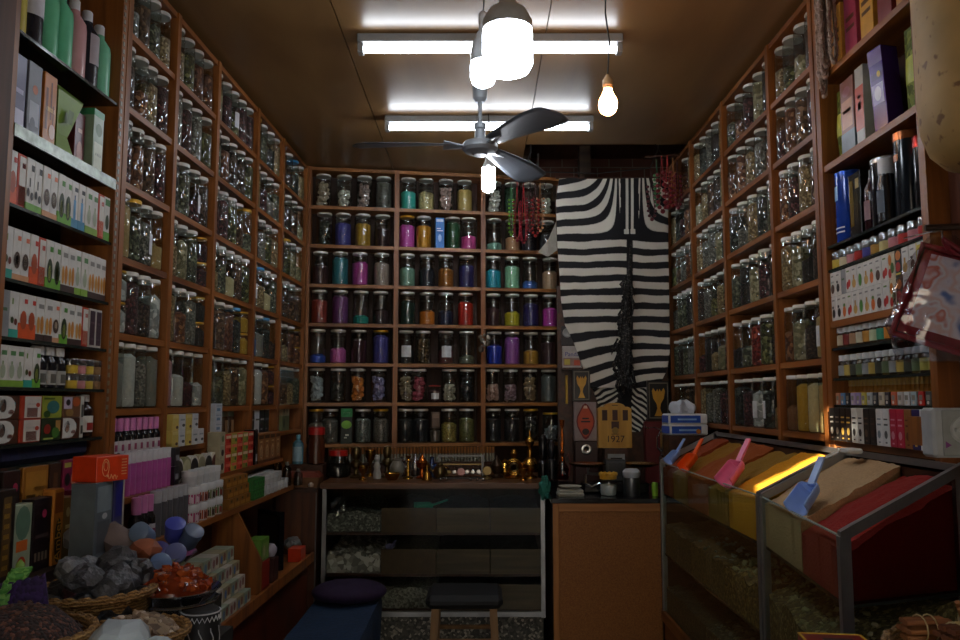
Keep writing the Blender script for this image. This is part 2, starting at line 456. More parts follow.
# --- back wall, row by row: (pixel column, kind, fill, colour, what, lid)
W, G = None, GOLD_LID
BJ = [
 [(323, 'lump', 85, 'b5a58c', 'beige shell pieces'), (344, 'lump', 60, 'c9c6b4', 'white resin lumps'), (364.5, 'lump', 85, 'a98f86', 'pinkish bark lumps'), (384, 'powder', 90, '4b4a44', 'dark grey herb'),
  (409, 'powder', 60, '3fb8a8', 'turquoise powder'), (427, 'powder', 60, 'a89968', 'beige yellow grains'), (447, 'lump', 85, 'c9a9a0', 'pale pink lumps'), (466, 'powder', 75, 'bfa05a', 'tan yellow powder'),
  (496, 'lump', 85, 'd6d0c2', 'white stone lumps'), (514, 'powder', 90, '2c4a35', 'dark green herb'), (531, 'lump', 85, '544840', 'dark brown pieces'), (548, 'flake', 60, 'c9c8b8', 'white dried flowers')],
 [(324, 'flake', 85, '2e352b', 'dark green leaves'), (343, 'powder', 75, '4a4a9c', 'blue violet powder'), (363, 'powder', 75, 'b58b2a', 'mustard yellow powder'), (383, 'powder', 60, '2e1416', 'dark maroon powder'),
  (407, 'powder', 75, 'd052b4', 'magenta powder', G), (424.5, 'powder', 75, 'c8871e', 'amber yellow powder'), (454, 'powder', 90, '1d4a2a', 'dark green powder'), (470, 'powder', 45, 'd94e9c', 'hot pink powder'),
  (496, 'powder', 25, '7fae9c', 'pale green powder'), (514.5, 'powder', 45, 'c4906a', 'peach powder'), (531, 'powder', 75, '2a2530', 'dark grey powder'), (549, 'powder', 60, '2b2b2f', 'black seed')],
 [(320, 'powder', 60, '32181b', 'dark maroon seed'), (340, 'powder', 90, '2f7f8c', 'teal powder'), (360, 'powder', 75, 'b8429c', 'magenta violet powder'), (382, 'powder', 75, '9c8a80', 'beige grey powder'),
  (408, 'powder', 60, '7ea690', 'pale sage green powder'), (428, 'powder', 60, '20202a', 'black powder'), (447, 'powder', 60, 'a5611c', 'orange brown powder'), (468, 'powder', 75, '28235e', 'dark indigo powder'),
  (495, 'powder', 60, '2ba7bf', 'bright cyan powder'), (514, 'powder', 75, '93d0a8', 'mint green powder'), (532, 'powder', 25, '3d6cc4', 'bright blue powder'), (552, 'powder', 60, 'b18f72', 'tan powder')],
 [(319, 'powder', 75, '8e2f25', 'brick red powder'), (340, 'powder', 90, '7a3d7c', 'purple powder'), (361, 'powder', 25, '1f9c90', 'teal green powder'), (381, 'powder', 45, '2b1a1e', 'dark brown seed'),
  (408, 'powder', 75, '14332a', 'bottle green powder'), (428, 'powder', 45, 'd5761c', 'bright orange powder'), (447, 'powder', 45, '1a2040', 'navy blue powder'), (467, 'powder', 75, 'c32a18', 'bright red powder'),
  (495, 'powder', 60, '37161d', 'dark wine red powder'), (514, 'powder', 45, 'c4b526', 'lemon yellow powder'), (533, 'powder', 75, '2f2260', 'deep violet powder'), (552, 'powder', 60, 'bf3aa6', 'fuchsia powder')],
 [(316, 'powder', 25, '2855c4', 'royal blue powder'), (338, 'powder', 45, 'd769b4', 'rose pink powder'), (359, 'powder', 75, '3a1420', 'dark burgundy powder'), (381, 'powder', 90, '4e4a9c', 'violet blue powder', G),
  (405, 'powder', 45, '15161c', 'black powder', None, 1), (424, 'flake', 85, '6b5430', 'brown stick bark'), (447, 'powder', 45, '5a2426', 'dark red powder', None, 1), (468, 'powder', 25, '55584a', 'grey green herb'),
  (496, 'powder', 60, '1d38b8', 'cobalt blue powder'), (514, 'powder', 90, 'a054ac', 'orchid purple powder'), (533, 'powder', 45, 'b8862c', 'golden amber powder'), (551, 'powder', 75, '33141a', 'dark plum powder')],
 [(316, 'block', 85, 'b9c3c8', 'white soap blocks'), (338, 'lump', 60, '3d3a33', 'grey bark pieces'), (358, 'block', 85, 'd17a28', 'orange amber blocks'), (379, 'block', 85, '8e86b0', 'lavender musk cubes'),
  (403, 'lump', 85, '9a8a70', 'tan root lumps'), (420, 'lump', 85, 'b5485a', 'rose red lumps'), (450.6, 'lump', 60, 'b6ad95', 'cream stone lumps'), (468.6, 'lump', 85, '1c2228', 'black stone lumps'),
  (494, 'lump', 60, 'c59a8c', 'salmon pink lumps'), (512.5, 'lump', 60, '8f727c', 'mauve lumps'), (532, 'lump', 85, '9a7f5c', 'tan brown nuts'), (551, 'powder', 90, '5c605e', 'grey powder')],
 [(314, 'powder', 60, '6e6358', 'beige grey powder', G), (330, 'powder', 75, '504c45', 'grey seed'), (363, 'powder', 75, '5d605a', 'silver grey herb'), (381, 'powder', 75, '57514a', 'grey brown seed', G),
  (404, 'powder', 75, '17191a', 'black seed'), (421.5, 'powder', 75, '15161a', 'black seed'), (450, 'powder', 60, '8a7a3e', 'tan yellow grains'), (468, 'powder', 75, '5d5a32', 'olive green grains'),
  (495, 'powder', 75, '1c1a1c', 'black tea leaves'), (514, 'powder', 75, '201c1d', 'dark brown seed'), (533, 'lump', 85, '3a3634', 'dark dried fruit', G)]]
GRAINED = {'grains', 'seed', 'herb', 'leaves', 'tea'}
BAYN = ['left', 'middle', 'right']
for ri, row in enumerate(BJ):
    cnt = [0, 0, 0]
    for e in row:
        px, kind, fill, col, what = e[:5]; lid = e[5] if len(e) > 5 else None
        bay = 0 if px < 396 else (1 if px < 484 else 2)
        cnt[bay] += 1
        if what.split()[-1] in GRAINED:
            c = Vector(lin(col)[:3]); mt = grains(col, '%02x%02x%02x' % tuple(min(255, int(int(col[i:i + 2], 16) * 1.35 + 8)) for i in (0, 2, 4)), None, 160, .6)
        else: mt = pw(col) if kind == 'powder' else plain(col, .7, 0, .2, 40, .2)
        t = min(max(back_t(px, ROWY[ri]), BT[bay] + .066), BT[bay + 1] - .066)
        # the jars of the row stand level: correct the column for the height at which it was read
        lab = 'jar of %s, %s from left in %s row, %s bay, back wall' % (what, ORD[cnt[bay] - 1] if ORD[cnt[bay] - 1] != 'first' else 'first', ROWN[ri], BAYN[bay])
        put_jar(JB, lab, BK(t * 1.0, -.06, BZ[ri + 1] + .0005), RZB, 'jars on the back wall shelving', kind, fill, mt, lid, len(e) > 6)
# odd pieces among the jars of the back wall
def simple_box(w, d, h, col, decals=(), rough=.5):
    mb = MB(); mb.box(-w / 2, w / 2, -d / 2, d / 2, 0, h, plain(col, rough), .0012)
    for q in decals:
        sh, x0, z0, x1, z1, c = q[:6]
        mt = plain(c, rough) if isinstance(c, str) else c
        X0, X1, Z0, Z1, y = (x0 - .5) * w, (x1 - .5) * w, z0 * h, z1 * h, -d / 2 - .0007
        if sh == 'r': mb.poly([(X0, y, Z0), (X1, y, Z0), (X1, y, Z1), (X0, y, Z1)], mt)
        elif sh == 'e':
            n = 12; cx, cz = (X0 + X1) / 2, (Z0 + Z1) / 2
            mb.poly([(cx + (X1 - X0) / 2 * math.cos(2 * PI * k / n), y - .0003, cz + (Z1 - Z0) / 2 * math.sin(2 * PI * k / n)) for k in range(n)], mt)
        elif sh == 'b': # band all round
            e = .0006; mb.box(-w / 2 - e, w / 2 + e, -d / 2 - e, d / 2 + e, Z0, Z1, mt)
        elif sh == 't':
            M = Matrix.Translation(((X0 + X1) / 2, y - .0006, (Z0 + Z1) / 2)) @ Matrix.Rotation(PI / 2, 4, 'X') @ Matrix.Rotation(q[8] if len(q) > 8 else 0, 4, 'Z')
            mb.text(q[6], q[7], M, mt)
    return mb.mesh('carton', False, fix=False)
_D = {}
def carton(key, w, d, h, col, decals=(), rough=.5):
    if key not in _D: _D[key] = simple_box(w, d, h, col, decals, rough)
    return _D[key]
T('carton', 'slim blue carton between the amber and dark green powder jars', 'box', carton('bluebox', .052, .05, .185, '2a78c8', [('r', .1, .86, .9, .95, 'c8dcf0'), ('e', .3, .2, .7, .45, '8fc0ea'), ('r', .15, .55, .85, .58, 'dcebfa'), ('r', .15, .62, .6, .65, 'dcebfa')]),
  BK(back_t(440, 228), -.03, BZ[2] + .0006), RZB)
T('carton', 'green tea carton with a round leaf print in bottom row of back shelving', 'box', carton('greenbox', .065, .06, .2, '14231a', [('r', 0, .76, 1, 1, '1f8a4a'), ('r', .2, .84, .8, .9, '8fd0a4'), ('e', .04, .42, .96, .66, '6aa32a'), ('r', 0, .42, 1, .46, '14231a'), ('r', .3, .15, .55, .19, 'c6cfc2'), ('r', .4, .22, .7, .27, 'c6cfc2')]),
  BK(back_t(346.5, 425), -.04, BZ[7] + .0006), RZB)
put_jar(JT, 'small red-lidded jar with white card among rose red and cream lumps', BK(back_t(435.5, 385), -.05, BZ[6] + .0006), RZB, 'jars on the back wall shelving', 'powder', 75, pw('3a1518'), RED_LID, True, 1.05)
T('carton', 'small brown box on end in the bottom row of back shelving', 'box', carton('brownbox', .05, .05, .088, '5a4636', [('r', .1, .6, .9, .9, '7a6350')]), BK(back_t(436, 425), -.04, BZ[7] + .0915), RZB)
put_jar(JT, 'short jar with a round orange badge under the small brown box', BK(back_t(436, 425), -.05, BZ[7] + .0006), RZB, 'jars on the back wall shelving', 'powder', 90, pw('4d4036'), plain('59463a'), False, .93)
o = put_jar(JW, 'large wide-mouthed clear jar of glass droppers at right end of bottom row', BK(BT[3] - .075, -.065, BZ[7] + .0006), RZB, 'jars on the back wall shelving', 'flake', 60, plain('9aa3a6', .3), GOLD_LID, False, .88)

# --- left and right walls: many jars of dark seed, herb and bark
HERBS = [('dark brown seed', grains('1f1612', '3b2b21', '57453a', 150)), ('grey green herb', grains('35382c', '565a45', '7a7d63', 110)), ('black pepper', grains('14110f', '2b2522', None, 170)),
         ('brown bark', grains('3a2618', '5f432c', '86664a', 70)), ('dark berry', grains('2a1216', '452025', '6b3a3c', 110)), ('grey seed', grains('4b4a44', '6d6b62', '8d8b80', 160)),
         ('tan seed', grains('6b573a', '927c55', 'b39c72', 150)), ('olive leaf', grains('33341c', '55572e', '7b7a48', 80)), ('rust root', grains('4d2a17', '75452a', '9a6a48', 70)),
         ('pale straw herb', grains('6f694d', '948c69', 'b3ab8a', 80)), ('charcoal leaf', grains('1c1f1c', '333833', '50564e', 80))]
HM = dict(HERBS)
HM.update({'white powder': pw('b9b9b2'), 'pink powder': pw('b07f80'), 'yellow powder': pw('b08a2c'), 'rust brown powder': pw('7c5436'), 'cream powder': pw('c2b58a'), 'grey powder': pw('7b796f'),
           'tan powder': pw('ab8f5c'), 'red berry': grains('5a1512', '8c2a20', 'b5503c', 90), 'sage powder': pw('8f9a80'), 'blue crystal': pw('2b68a8'), 'white crystal': grains('8d8f8e', 'b9bbb8', 'd5d6d2', 60)})
LBAY = ['nearest', 'second', 'middle', 'fourth', 'farthest']
RBAY = ['farthest', 'second farthest', 'second nearest', 'nearest']
SPECIAL = {
 ('L', 0, 3): ['tan powder', 'grey green herb', 'grey seed!'], ('L', 0, 2): ['dark berry', 'rust root', 'brown bark'], ('L', 0, 4): ['white crystal', 'dark berry', 'dark brown seed'], ('L', 0, 5): ['grey powder', 'white powder', 'grey seed'],
 ('L', 1, 5): ['pink powder', 'white powder', 'dark berry', 'white crystal'], ('L', 1, 2): ['charcoal leaf', 'grey green herb', 'dark berry!', 'dark brown seed'], ('L', 1, 3): ['tan seed', 'pale straw herb', 'grey green herb', 'dark berry!'],
 ('L', 2, 3): ['tan seed', 'grey green herb', 'cream powder', 'brown bark', 'olive leaf'], ('L', 2, 4): ['dark brown seed', 'brown bark', 'rust root', 'charcoal leaf', 'yellow powder'],
 ('L', 3, 3): ['grey seed!', 'tan seed', 'cream powder', 'grey green herb'], ('L', 3, 4): ['blue crystal', 'grey powder', 'charcoal leaf', 'dark brown seed'], ('L', 3, 5): ['brown bark', 'white powder', 'rust root', 'dark berry'],
 ('R', 3, 5): ['rust brown powder', 'yellow powder', 'cream powder', 'tan powder'], ('R', 3, 4): ['rust root', 'pale straw herb', 'dark brown seed', 'tan powder'], ('R', 3, 3): ['tan seed', 'pale straw herb', 'black pepper', 'dark brown seed'],
 ('R', 2, 5): ['charcoal leaf', 'dark berry', 'white crystal', 'charcoal leaf', 'tan seed'], ('R', 2, 4): ['black pepper', 'grey green herb', 'red berry', 'olive leaf', 'dark brown seed'],
 ('R', 1, 4): ['dark berry', 'black pepper', 'tan seed', 'pale straw herb', 'brown bark'], ('R', 3, 1): ['dark berry', 'rust root', 'brown bark', 'dark berry'], ('R', 3, 2): ['rust root', 'dark berry', 'tan seed', 'brown bark'],
 ('R', 2, 3): ['grey green herb', 'black pepper', 'pale straw herb', 'dark berry', 'dark brown seed'], ('R', 0, 0): []}
rng = random.Random(5)
def side_bay(side, bi, u0, u1, zs, pos, rz, bayname, wall):
    w = abs(u1 - u0)
    for ri in range(6):
        sp = SPECIAL.get((side, bi, ri))
        n = {('L', 0): 4, ('L', 1): 4, ('L', 2): 5, ('L', 3): 4, ('L', 4): 4, ('R', 3): 4}.get((side, bi), 5)
        if (side, bi, ri) == ('R', 0, 0): n = 2
        lo = min(u0, u1)
        s0 = .059
        step = (w - s0 - .059) / (max(n, 4) - 1)
        for k in range(n):
            u = lo + s0 + step * k + rng.uniform(-.004, .004)
            order = k if side == 'L' else n - 1 - k      # from left as seen
            what = sp[order % len(sp)] if sp else rng.choice(HERBS)[0]
            stick = what.endswith('!'); what = what.rstrip('!')
            nm = what if what.split()[-1] in ('powder', 'herb', 'pepper', 'bark', 'root', 'leaf') else what + ('s' if not what.endswith('y') else '')
            nm = nm.replace('berry', 'berries')
            lab = 'jar of %s, %s from left in %s row, %s bay, %s wall' % (nm, ORD[order], ROWN[ri] if ri < 5 else 'bottom', bayname, wall)
            if side == 'L' and (bi, ri) in ((2, 4), (1, 4), (1, 3), (3, 5), (4, 4), (0, 4)) and k == (0 if bi == 0 else n - 1):
                for q, nq in ((0, 'lower'), (1, 'upper')):
                    put_jar(JT, '%s yellow-lidded squat jar of two stacked, %s row, %s bay, left wall' % (nq, ROWN[ri] if ri < 5 else 'bottom', bayname), pos(u, -.0385, zs[ri + 1] + .0005 + q * .0958), rz, 'squat jars on the left wall shelving', 'powder', 75, HM[what], GOLD_LID)
                continue
            J = JS; loc = pos(u, -.0385 + rng.uniform(-.004, .001), zs[ri + 1] + .0005)
            fill = rng.choice((60, 75, 75, 90, 90, 45))
            put_jar(J, lab, loc, rz + (rng.choice((0, .4, -.3))), 'jars on the %s wall shelving' % wall, 'powder', fill, HM[what], rng.choice((GOLD_LID, BLUE_LID)) if rng.random() < (.08 if side == 'L' else 0) else None, stick or rng.random() < .015)
for bi in range(5): side_bay('L', bi, LP[bi], LP[bi + 1], LZ, LW, RZL, LBAY[bi], 'left')
for bi in range(4): side_bay('R', bi, RP[bi + 1], RP[bi], RZ, RW, RZR, RBAY[bi], 'right')
# ================================================================ NEAR UNITS AT BOTH SIDES OF THE SHOP
SHELFGLASS = plain('252b27', .12, 0, .15, 6)
def near_unit(name, label, u0, u1, zs, pos, tops, lip=None, floor=.0, tw=.032, depth=.15):
    root = T(name, label, 'wall shelf', None, pos(u0, 0, 0)); inv = Matrix.Translation(-root.location)
    def slab(a, b, o0, o1, z0, z1, m, nm):
        mb = MB()
        mb.hexa([inv @ pos(a, o0, z0), inv @ pos(b, o0, z0), inv @ pos(b, o1, z0), inv @ pos(a, o1, z0)], [inv @ pos(a, o0, z1), inv @ pos(b, o0, z1), inv @ pos(b, o1, z1), inv @ pos(a, o1, z1)], m)
        return P(root, nm, mb.mesh(nm, False))
    for u, w in ((u0, tw), (u1, tw)): slab(u - w / 2, u + w / 2, .004, -depth, floor, tops, WOOD, 'upright')
    for k, z in enumerate(zs):
        m, th = (WOODH, .02) if lip and lip[k] == 'w' else (SHELFGLASS, .008)
        slab(min(u0, u1) + tw / 2, max(u0, u1) - tw / 2, 0, -depth + .002, z - th, z, m, 'shelf_board')
        if lip and lip[k] == 'm': slab(min(u0, u1) + tw / 2, max(u0, u1) - tw / 2, .006, .001, z - .018, z + .012, plain('8d948c', .35, .7, .35, 40), 'metal_lip')
    slab(min(u0, u1), max(u0, u1), -depth, -depth - .008, max(floor, .9), tops, BACKING, 'back_panel')
    return root, slab
LNZ = [2.222, 1.98, 1.805, 1.63, 1.495, 1.38, 1.247]
ln, slab = near_unit('cosmetics_shelving', 'wooden unit with glass shelves of soap bottles and white cartons nearest on the left', 1.79, 2.307, LNZ, LW, 2.70, 'gmggggg', .85, .03)
slab(1.60, 1.775, .012, -.15, .85, 2.70, wood('341b0c', '55301a', (1, 1, 14), 5, .6), 'end_panel')
mb = MB()
for k in range(60):
    z = 1.3 + k * .023
    mb.hexa([LW(2.297, .0035, z) - ln.location, LW(2.307, .0035, z) - ln.location, LW(2.307, .006, z) - ln.location, LW(2.297, .006, z) - ln.location],
            [LW(2.297, .0035, z + .013) - ln.location, LW(2.307, .0035, z + .013) - ln.location, LW(2.307, .006, z + .013) - ln.location, LW(2.297, .006, z + .013) - ln.location], plain('8a8577', .4, .6))
P(ln, 'slotted_strip', mb.mesh('slotted_strip', False))
RNZ = [2.385, 2.092, 1.832, 1.757, 1.594, 1.51, 1.417, 1.335, 1.226]
rn, slab = near_unit('cosmetics_shelving', 'wooden unit of herb bags, cans, cartons and small bottles nearest on the right', 2.514, 1.935, RNZ, RW, 2.70, 'wwggwgggw', 1.2, .03)
slab(1.935, 1.80, -.05, -.15, .9, 2.70, wood('4a2110', '7a3d1c', (1, 1, 14), 5, .5), 'end_panel')

# -------------------------------------------------- carton designs (front faces 0..1)
SK = 'd6d4cf'
CD = {
 'orange': (SK, [('b', 0, 0, 0, .34, 'd8541c'), ('e', .12, .2, .88, .62, 'a8481f'), ('r', .55, .78, .92, .88, 'c0392b')], 'white carton with an orange base and red tab'),
 'olive': (SK, [('b', 0, 0, 0, .18, '2f9c8d'), ('e', .1, .3, .45, .45, '3d4a1f'), ('e', .5, .27, .85, .42, '6e2f22'), ('r', .2, .72, .35, .85, '6f8f3d')], 'white carton with a teal base and olives'),
 'nigella': (SK, [('b', 0, 0, 0, .14, '6aa53a'), ('e', .05, .25, .4, .42, '1a1a1a'), ('e', .5, .2, .9, .36, '20201f'), ('r', .35, .45, .5, .62, '2a2a22'), ('r', .55, .76, .92, .88, '1d1d1f')], 'white carton with black flowers and green base'),
 'coconut': (SK, [('b', 0, 0, 0, .12, 'c9946a'), ('e', .12, .22, .88, .56, '4a3320'), ('e', .3, .3, .7, .5, 'd9cbb2'), ('r', .5, .78, .9, .87, 'd9724d')], 'white carton with a brown coconut'),
 'avocado': (SK, [('b', 0, 0, 0, .22, '6aa835'), ('e', .12, .1, .88, .62, '2b3a16'), ('e', .3, .15, .7, .48, 'a7b45a'), ('r', .45, .76, .9, .87, '4d8a35')], 'white carton with a dark avocado'),
 'argan': (SK, [('b', 0, 0, 0, .2, '3f86a8'), ('r', .3, .18, .65, .6, '5a9ac8'), ('r', .4, .6, .55, .7, '2e5f86'), ('r', .4, .78, .9, .87, '26262b')], 'white carton with a blue bottle print'),
 'wheat': (SK, [('b', 0, 0, 0, .15, '3a2622'), ('e', .08, .16, .45, .55, 'd39a4a'), ('e', .5, .16, .92, .58, 'c8853a'), ('r', .25, .74, .9, .84, '8d8a86')], 'white carton with golden wheat and dark base'),
 'cactus': (SK, [('b', 0, 0, 0, .16, '7fa63d'), ('e', .2, .2, .8, .55, 'a9b39a'), ('r', .4, .26, .6, .62, '8ba07a'), ('r', .3, .76, .9, .87, '5a8a55')], 'white carton with pale green cactus'),
 'redbox': ('b8391c', [('r', .2, .05, .95, .95, 'd6d2ca'), ('r', .2, .05, .95, .4, 'd8541c'), ('r', .5, .74, .9, .84, 'c0392b')], 'orange-sided white carton'),
 'greenside': ('d2d2cb', [('b', 0, 0, 0, .2, '5c9c38'), ('r', .1, .8, .9, .95, '3c7a3a'), ('e', .2, .25, .8, .6, '2c3d1c')], 'narrow white carton with green lid band'),
 'greybox': ('8f9294', [('r', .2, .55, .7, .62, '4a6a4a')], 'plain grey carton'),
 'plum': ('b9b4ae', [('r', .12, .06, .88, .94, '3b2430'), ('r', .2, .6, .8, .66, '8a6a78'), ('r', .2, .2, .8, .24, '8a6a78')], 'white carton with a plum dark panel'),
}
def cmesh(key, w, d, h):
    b, dec, _ = CD[key]
    return carton((key, w, d, h), w, d, h, b, dec, .45)
def carton_row(keys, ustart, pos, z, rz, w, d, h, off, shelfname, group, sgn=1, gap=.002, jitter=.003, skip=0):
    u = ustart; n = skip
    for kx in keys:
        wk = w
        if kx is None: u += sgn * w; continue
        c = pos(u + sgn * wk / 2, off - d / 2 - rng.uniform(0, jitter), z + .0004)
        T('carton', '%s, %s along %s' % (CD[kx][2], ORD[n], shelfname), 'box', cmesh(kx, w, d, h), c, rz, group)
        n += 1; u += sgn * (wk + gap)
    return u
U0 = 1.812
carton_row(['orange', 'redbox', 'nigella', 'nigella', 'coconut', 'coconut', 'avocado', 'avocado', 'argan', 'argan', 'cactus', 'cactus', 'redbox', 'greenside'], U0, LW, LNZ[2], RZL, .0325, .033, .128, -.004, 'first carton shelf at left', 'cartons on the left cosmetics unit', 1, .0015)
carton_row(['olive', 'coconut', 'coconut', 'orange', 'redbox', 'avocado', 'avocado', 'wheat', 'wheat', 'cactus', 'cactus', 'wheat', 'wheat', 'wheat'], U0, LW, LNZ[3], RZL, .0325, .033, .122, -.006, 'second carton shelf at left', 'cartons on the left cosmetics unit', 1, .0015)
carton_row(['greybox', 'olive', 'orange', 'orange', 'wheat', 'wheat', 'coconut', 'avocado', 'wheat', 'wheat', 'redbox', 'plum', 'plum'], U0, LW, LNZ[4], RZL, .034, .034, .108, -.006, 'third carton shelf at left', 'cartons on the left cosmetics unit', 1, .0015)
carton_row(['cactus', 'cactus', 'cactus', 'olive', 'avocado'], U0 + .005, LW, LNZ[5], RZL, .032, .034, .096, -.006, 'fourth carton shelf at left', 'cartons on the left cosmetics unit', 1, .0015)

def lathe_mesh(name, prof, m, seg=16): return MB().lathe(prof, m, seg, caps=False).mesh(name)
def bottle(key, r, h, col, capcol, neck=.35, lab=None, clear=False, cap_h=.14, capr=.42):
    """(body mesh, cap mesh, label mesh)"""
    if key in _D: return _D[key]
    bm_ = thin_glass('tint' + col, col, .05, .05, .6) if clear else plain(col, .25, 0, .06)
    hb = h * (1 - cap_h)
    body = lathe_mesh('bottle', [(0, 0), (r * .9, 0), (r, h * .02), (r, hb * .72), (r * .93, hb * .82), (r * neck, hb * .95), (r * neck, hb)], bm_)
    cm = capcol if not isinstance(capcol, str) else plain(capcol, .35)
    cap = lathe_mesh('cap', [(0, hb * .985), (r * capr, hb * .985), (r * capr, h * .985), (r * capr * .85, h), (0, h)], cm, 12)
    lb = None
    if lab:
        mb = MB(); q = r * 1.02
        for z0, z1, c, ang in lab:
            mb.grid(lambda u, v: (q * math.cos(-PI / 2 + (u - .5) * ang), q * math.sin(-PI / 2 + (u - .5) * ang), h * (z0 + (z1 - z0) * v)), max(4, int(ang * 5)), 1, plain(c, .5)); q += .0004
        lb = mb.mesh('paper_label', fix=False)
    _D[key] = (body, cap, lb)
    return _D[key]
def put_bottle(B, label, loc, rz, group=None, name='bottle', cat='bottle', parts=True, sc=None):
    o = T(name, label, cat, B[0], loc, rz, group)
    if sc: o.scale = sc if isinstance(sc, (tuple, list)) else (sc,) * 3
    P(o, 'cap', B[1])
    if B[2] is not None: P(o, 'paper_label', B[2])
    return o
# soap bottles on the top glass shelf
WC = plain('c9c9cc', .4)
for k, (col, what, lab, h) in enumerate([('b9a94e', 'yellow soap bottle with ribbed sides', None, .17), ('1c1d26', 'dark bottle with a pale label', [(.35, .8, 'b9b6bd', 2.4)], .19), ('5fae84', 'pale green soap bottle', None, .2), ('63b48c', 'bright green soap bottle', None, .2),
                                         ('b98a8c', 'dusty pink soap bottle', None, .2), ('23242c', 'black bottle with a round grey badge', [(.3, .68, '9a8f94', 1.5)], .2), ('6fb592', 'mint green soap bottle', None, .19)]):
    B = bottle('soap%d' % k, .034, h + .03, col, WC, .45, lab)
    put_bottle(B, '%s, %s from left on top glass shelf' % (what, ORD[k]), LW(1.845 + k * .068, -.045, LNZ[0] + .0004), RZL, 'soap bottles on the left top shelf')
# gift packs on the metal-edged shelf
def pack(w, d, h, col, dec, label, u, off, z, pos, rz, rough=.3, tilt=0, name='carton', cat='box', group=None):
    return T(name, label, cat, simple_box(w, d, h, col, dec, rough), pos(u, off - d / 2, z + .0006), (tilt, 0, rz), group)
pack(.05, .05, .19, '3a3060', [('r', .1, .1, .9, .3, 'b9b4cc'), ('r', .2, .5, .8, .56, '9c93b8')], 'violet perfume box at left end of metal-edged shelf', 1.84, -.01, LNZ[1], LW, RZL)
pack(.055, .05, .195, '74777f', [('e', .3, .6, .7, .72, 'b86a4a'), ('r', .15, .2, .85, .5, 'a5a9b4'), ('e', .2, .1, .6, .3, '6f737e')], 'silver perfume box beside the violet box on metal-edged shelf', 1.905, -.012, LNZ[1], LW, RZL, .4)
pack(.055, .05, .195, 'b4691f', [('r', .12, .25, .3, .8, '6a3a14'), ('r', .5, .4, .62, .9, '6a3a14'), ('r', .7, .2, .8, .6, '6a3a14'), ('e', .45, .15, .95, .35, 'cfa98a'), ('r', .2, .5, .85, .56, 'e0b060')], 'orange perfume box with brown branches on metal-edged shelf', 1.972, -.012, LNZ[1], LW, RZL)
mb = MB(); GP = plain('6f8f2a', .4, 0, .1, 12)
for a, b in (((.05, 0), (.026, .07)), ((.026, .07), (.06, .175))):
    s, z0 = a; s2, z1 = b
    mb.hexa([(-s, -s * .6, z0), (s, -s * .6, z0), (s, s * .6, z0), (-s, s * .6, z0)], [(-s2, -s2 * .6, z1), (s2, -s2 * .6, z1), (s2, s2 * .6, z1), (-s2, s2 * .6, z1)], GP)
mb.poly([(-.012, -.034, .10), (.012, -.034, .10), (.012, -.0395, .135), (-.012, -.0395, .135)], plain('4f6a1c', .4))
o = T('gift_pack', 'green hourglass-shaped gift pack on metal-edged shelf', 'package', mb.mesh('gift_pack', False), LW(2.07, -.05, LNZ[1] + .001), RZL)
mb = MB(); mb.hexa([(-.06, -.036, .1755), (.06, -.036, .1755), (.06, .036, .1755), (-.06, .036, .1755)], [(-.055, -.03, .188), (.066, -.034, .181), (.062, .034, .192), (-.06, .034, .182)], plain('54701c', .4))
P(o, 'flap', mb.mesh('flap', False))
pack(.05, .05, .16, '5b1f26', [('e', .2, .1, .8, .5, 'a8695a'), ('r', .3, .65, .7, .72, 'b98a7a')], 'dark red perfume box behind green gift pack', 2.15, -.03, LNZ[1], LW, RZL)
pack(.055, .05, .19, '8aa086', [('r', .1, .1, .9, .5, 'c7cfb4'), ('e', .2, .6, .8, .8, '4d6a45'), ('r', .2, .3, .8, .34, '3f5a3a'), ('b', 0, .9, 1, 1, '3f8f5f')], 'pale green perfume box at right end of metal-edged shelf', 2.215, -.012, LNZ[1], LW, RZL)
# dark bottles and tubs, fifth shelf
for k in range(3):
    B = bottle('hairoil', .021, .105, '15151a', 'c4c4c4', .6, [(.08, .42, 'a9aaa6', 3.2), (.12, .34, '55554e', 1.2)], cap_h=.2, capr=.75)
    put_bottle(B, 'small black bottle with white cap and grey label, %s of three beside the tubs' % ORD[k], LW(2.005 + k * .046, -.03, LNZ[5] + .0004), RZL, 'black white-capped bottles on the left')
TUBC = [('cfae3a', 'yellow'), ('c98a90', 'pink'), ('cdb24a', 'pale yellow'), ('8a6a4a', 'brown')]
def tub_mesh(col, r=.021, h=.034):
    key = ('tub', col, r, h)
    if key not in _D:
        _D[key] = (lathe_mesh('tub', [(0, 0), (r * .92, 0), (r, h * .06), (r, h * .55), (0, h * .55)], plain(col, .5)), lathe_mesh('lid', [(0, h * .55), (r * 1.05, h * .55), (r * 1.05, h * .95), (r, h), (0, h)], thin_glass('lidclear', 'd8dcd8', .25, .2, .8), 16))
    return _D[key]
for lay in range(2):
    for k in range(4):
        tm = tub_mesh(TUBC[k][0], .0195, .04)
        o = T('cream_tub', '%s clear-lidded cream tub, %s layer, %s from left on left unit' % (TUBC[k][1], ('lower', 'upper')[lay], ORD[k]), 'tub', tm[0], LW(2.15 + k * .041, -.025, LNZ[5] + .0004 + lay * .0405), RZL, 'cream tubs on the left')
        P(o, 'lid', tm[1])
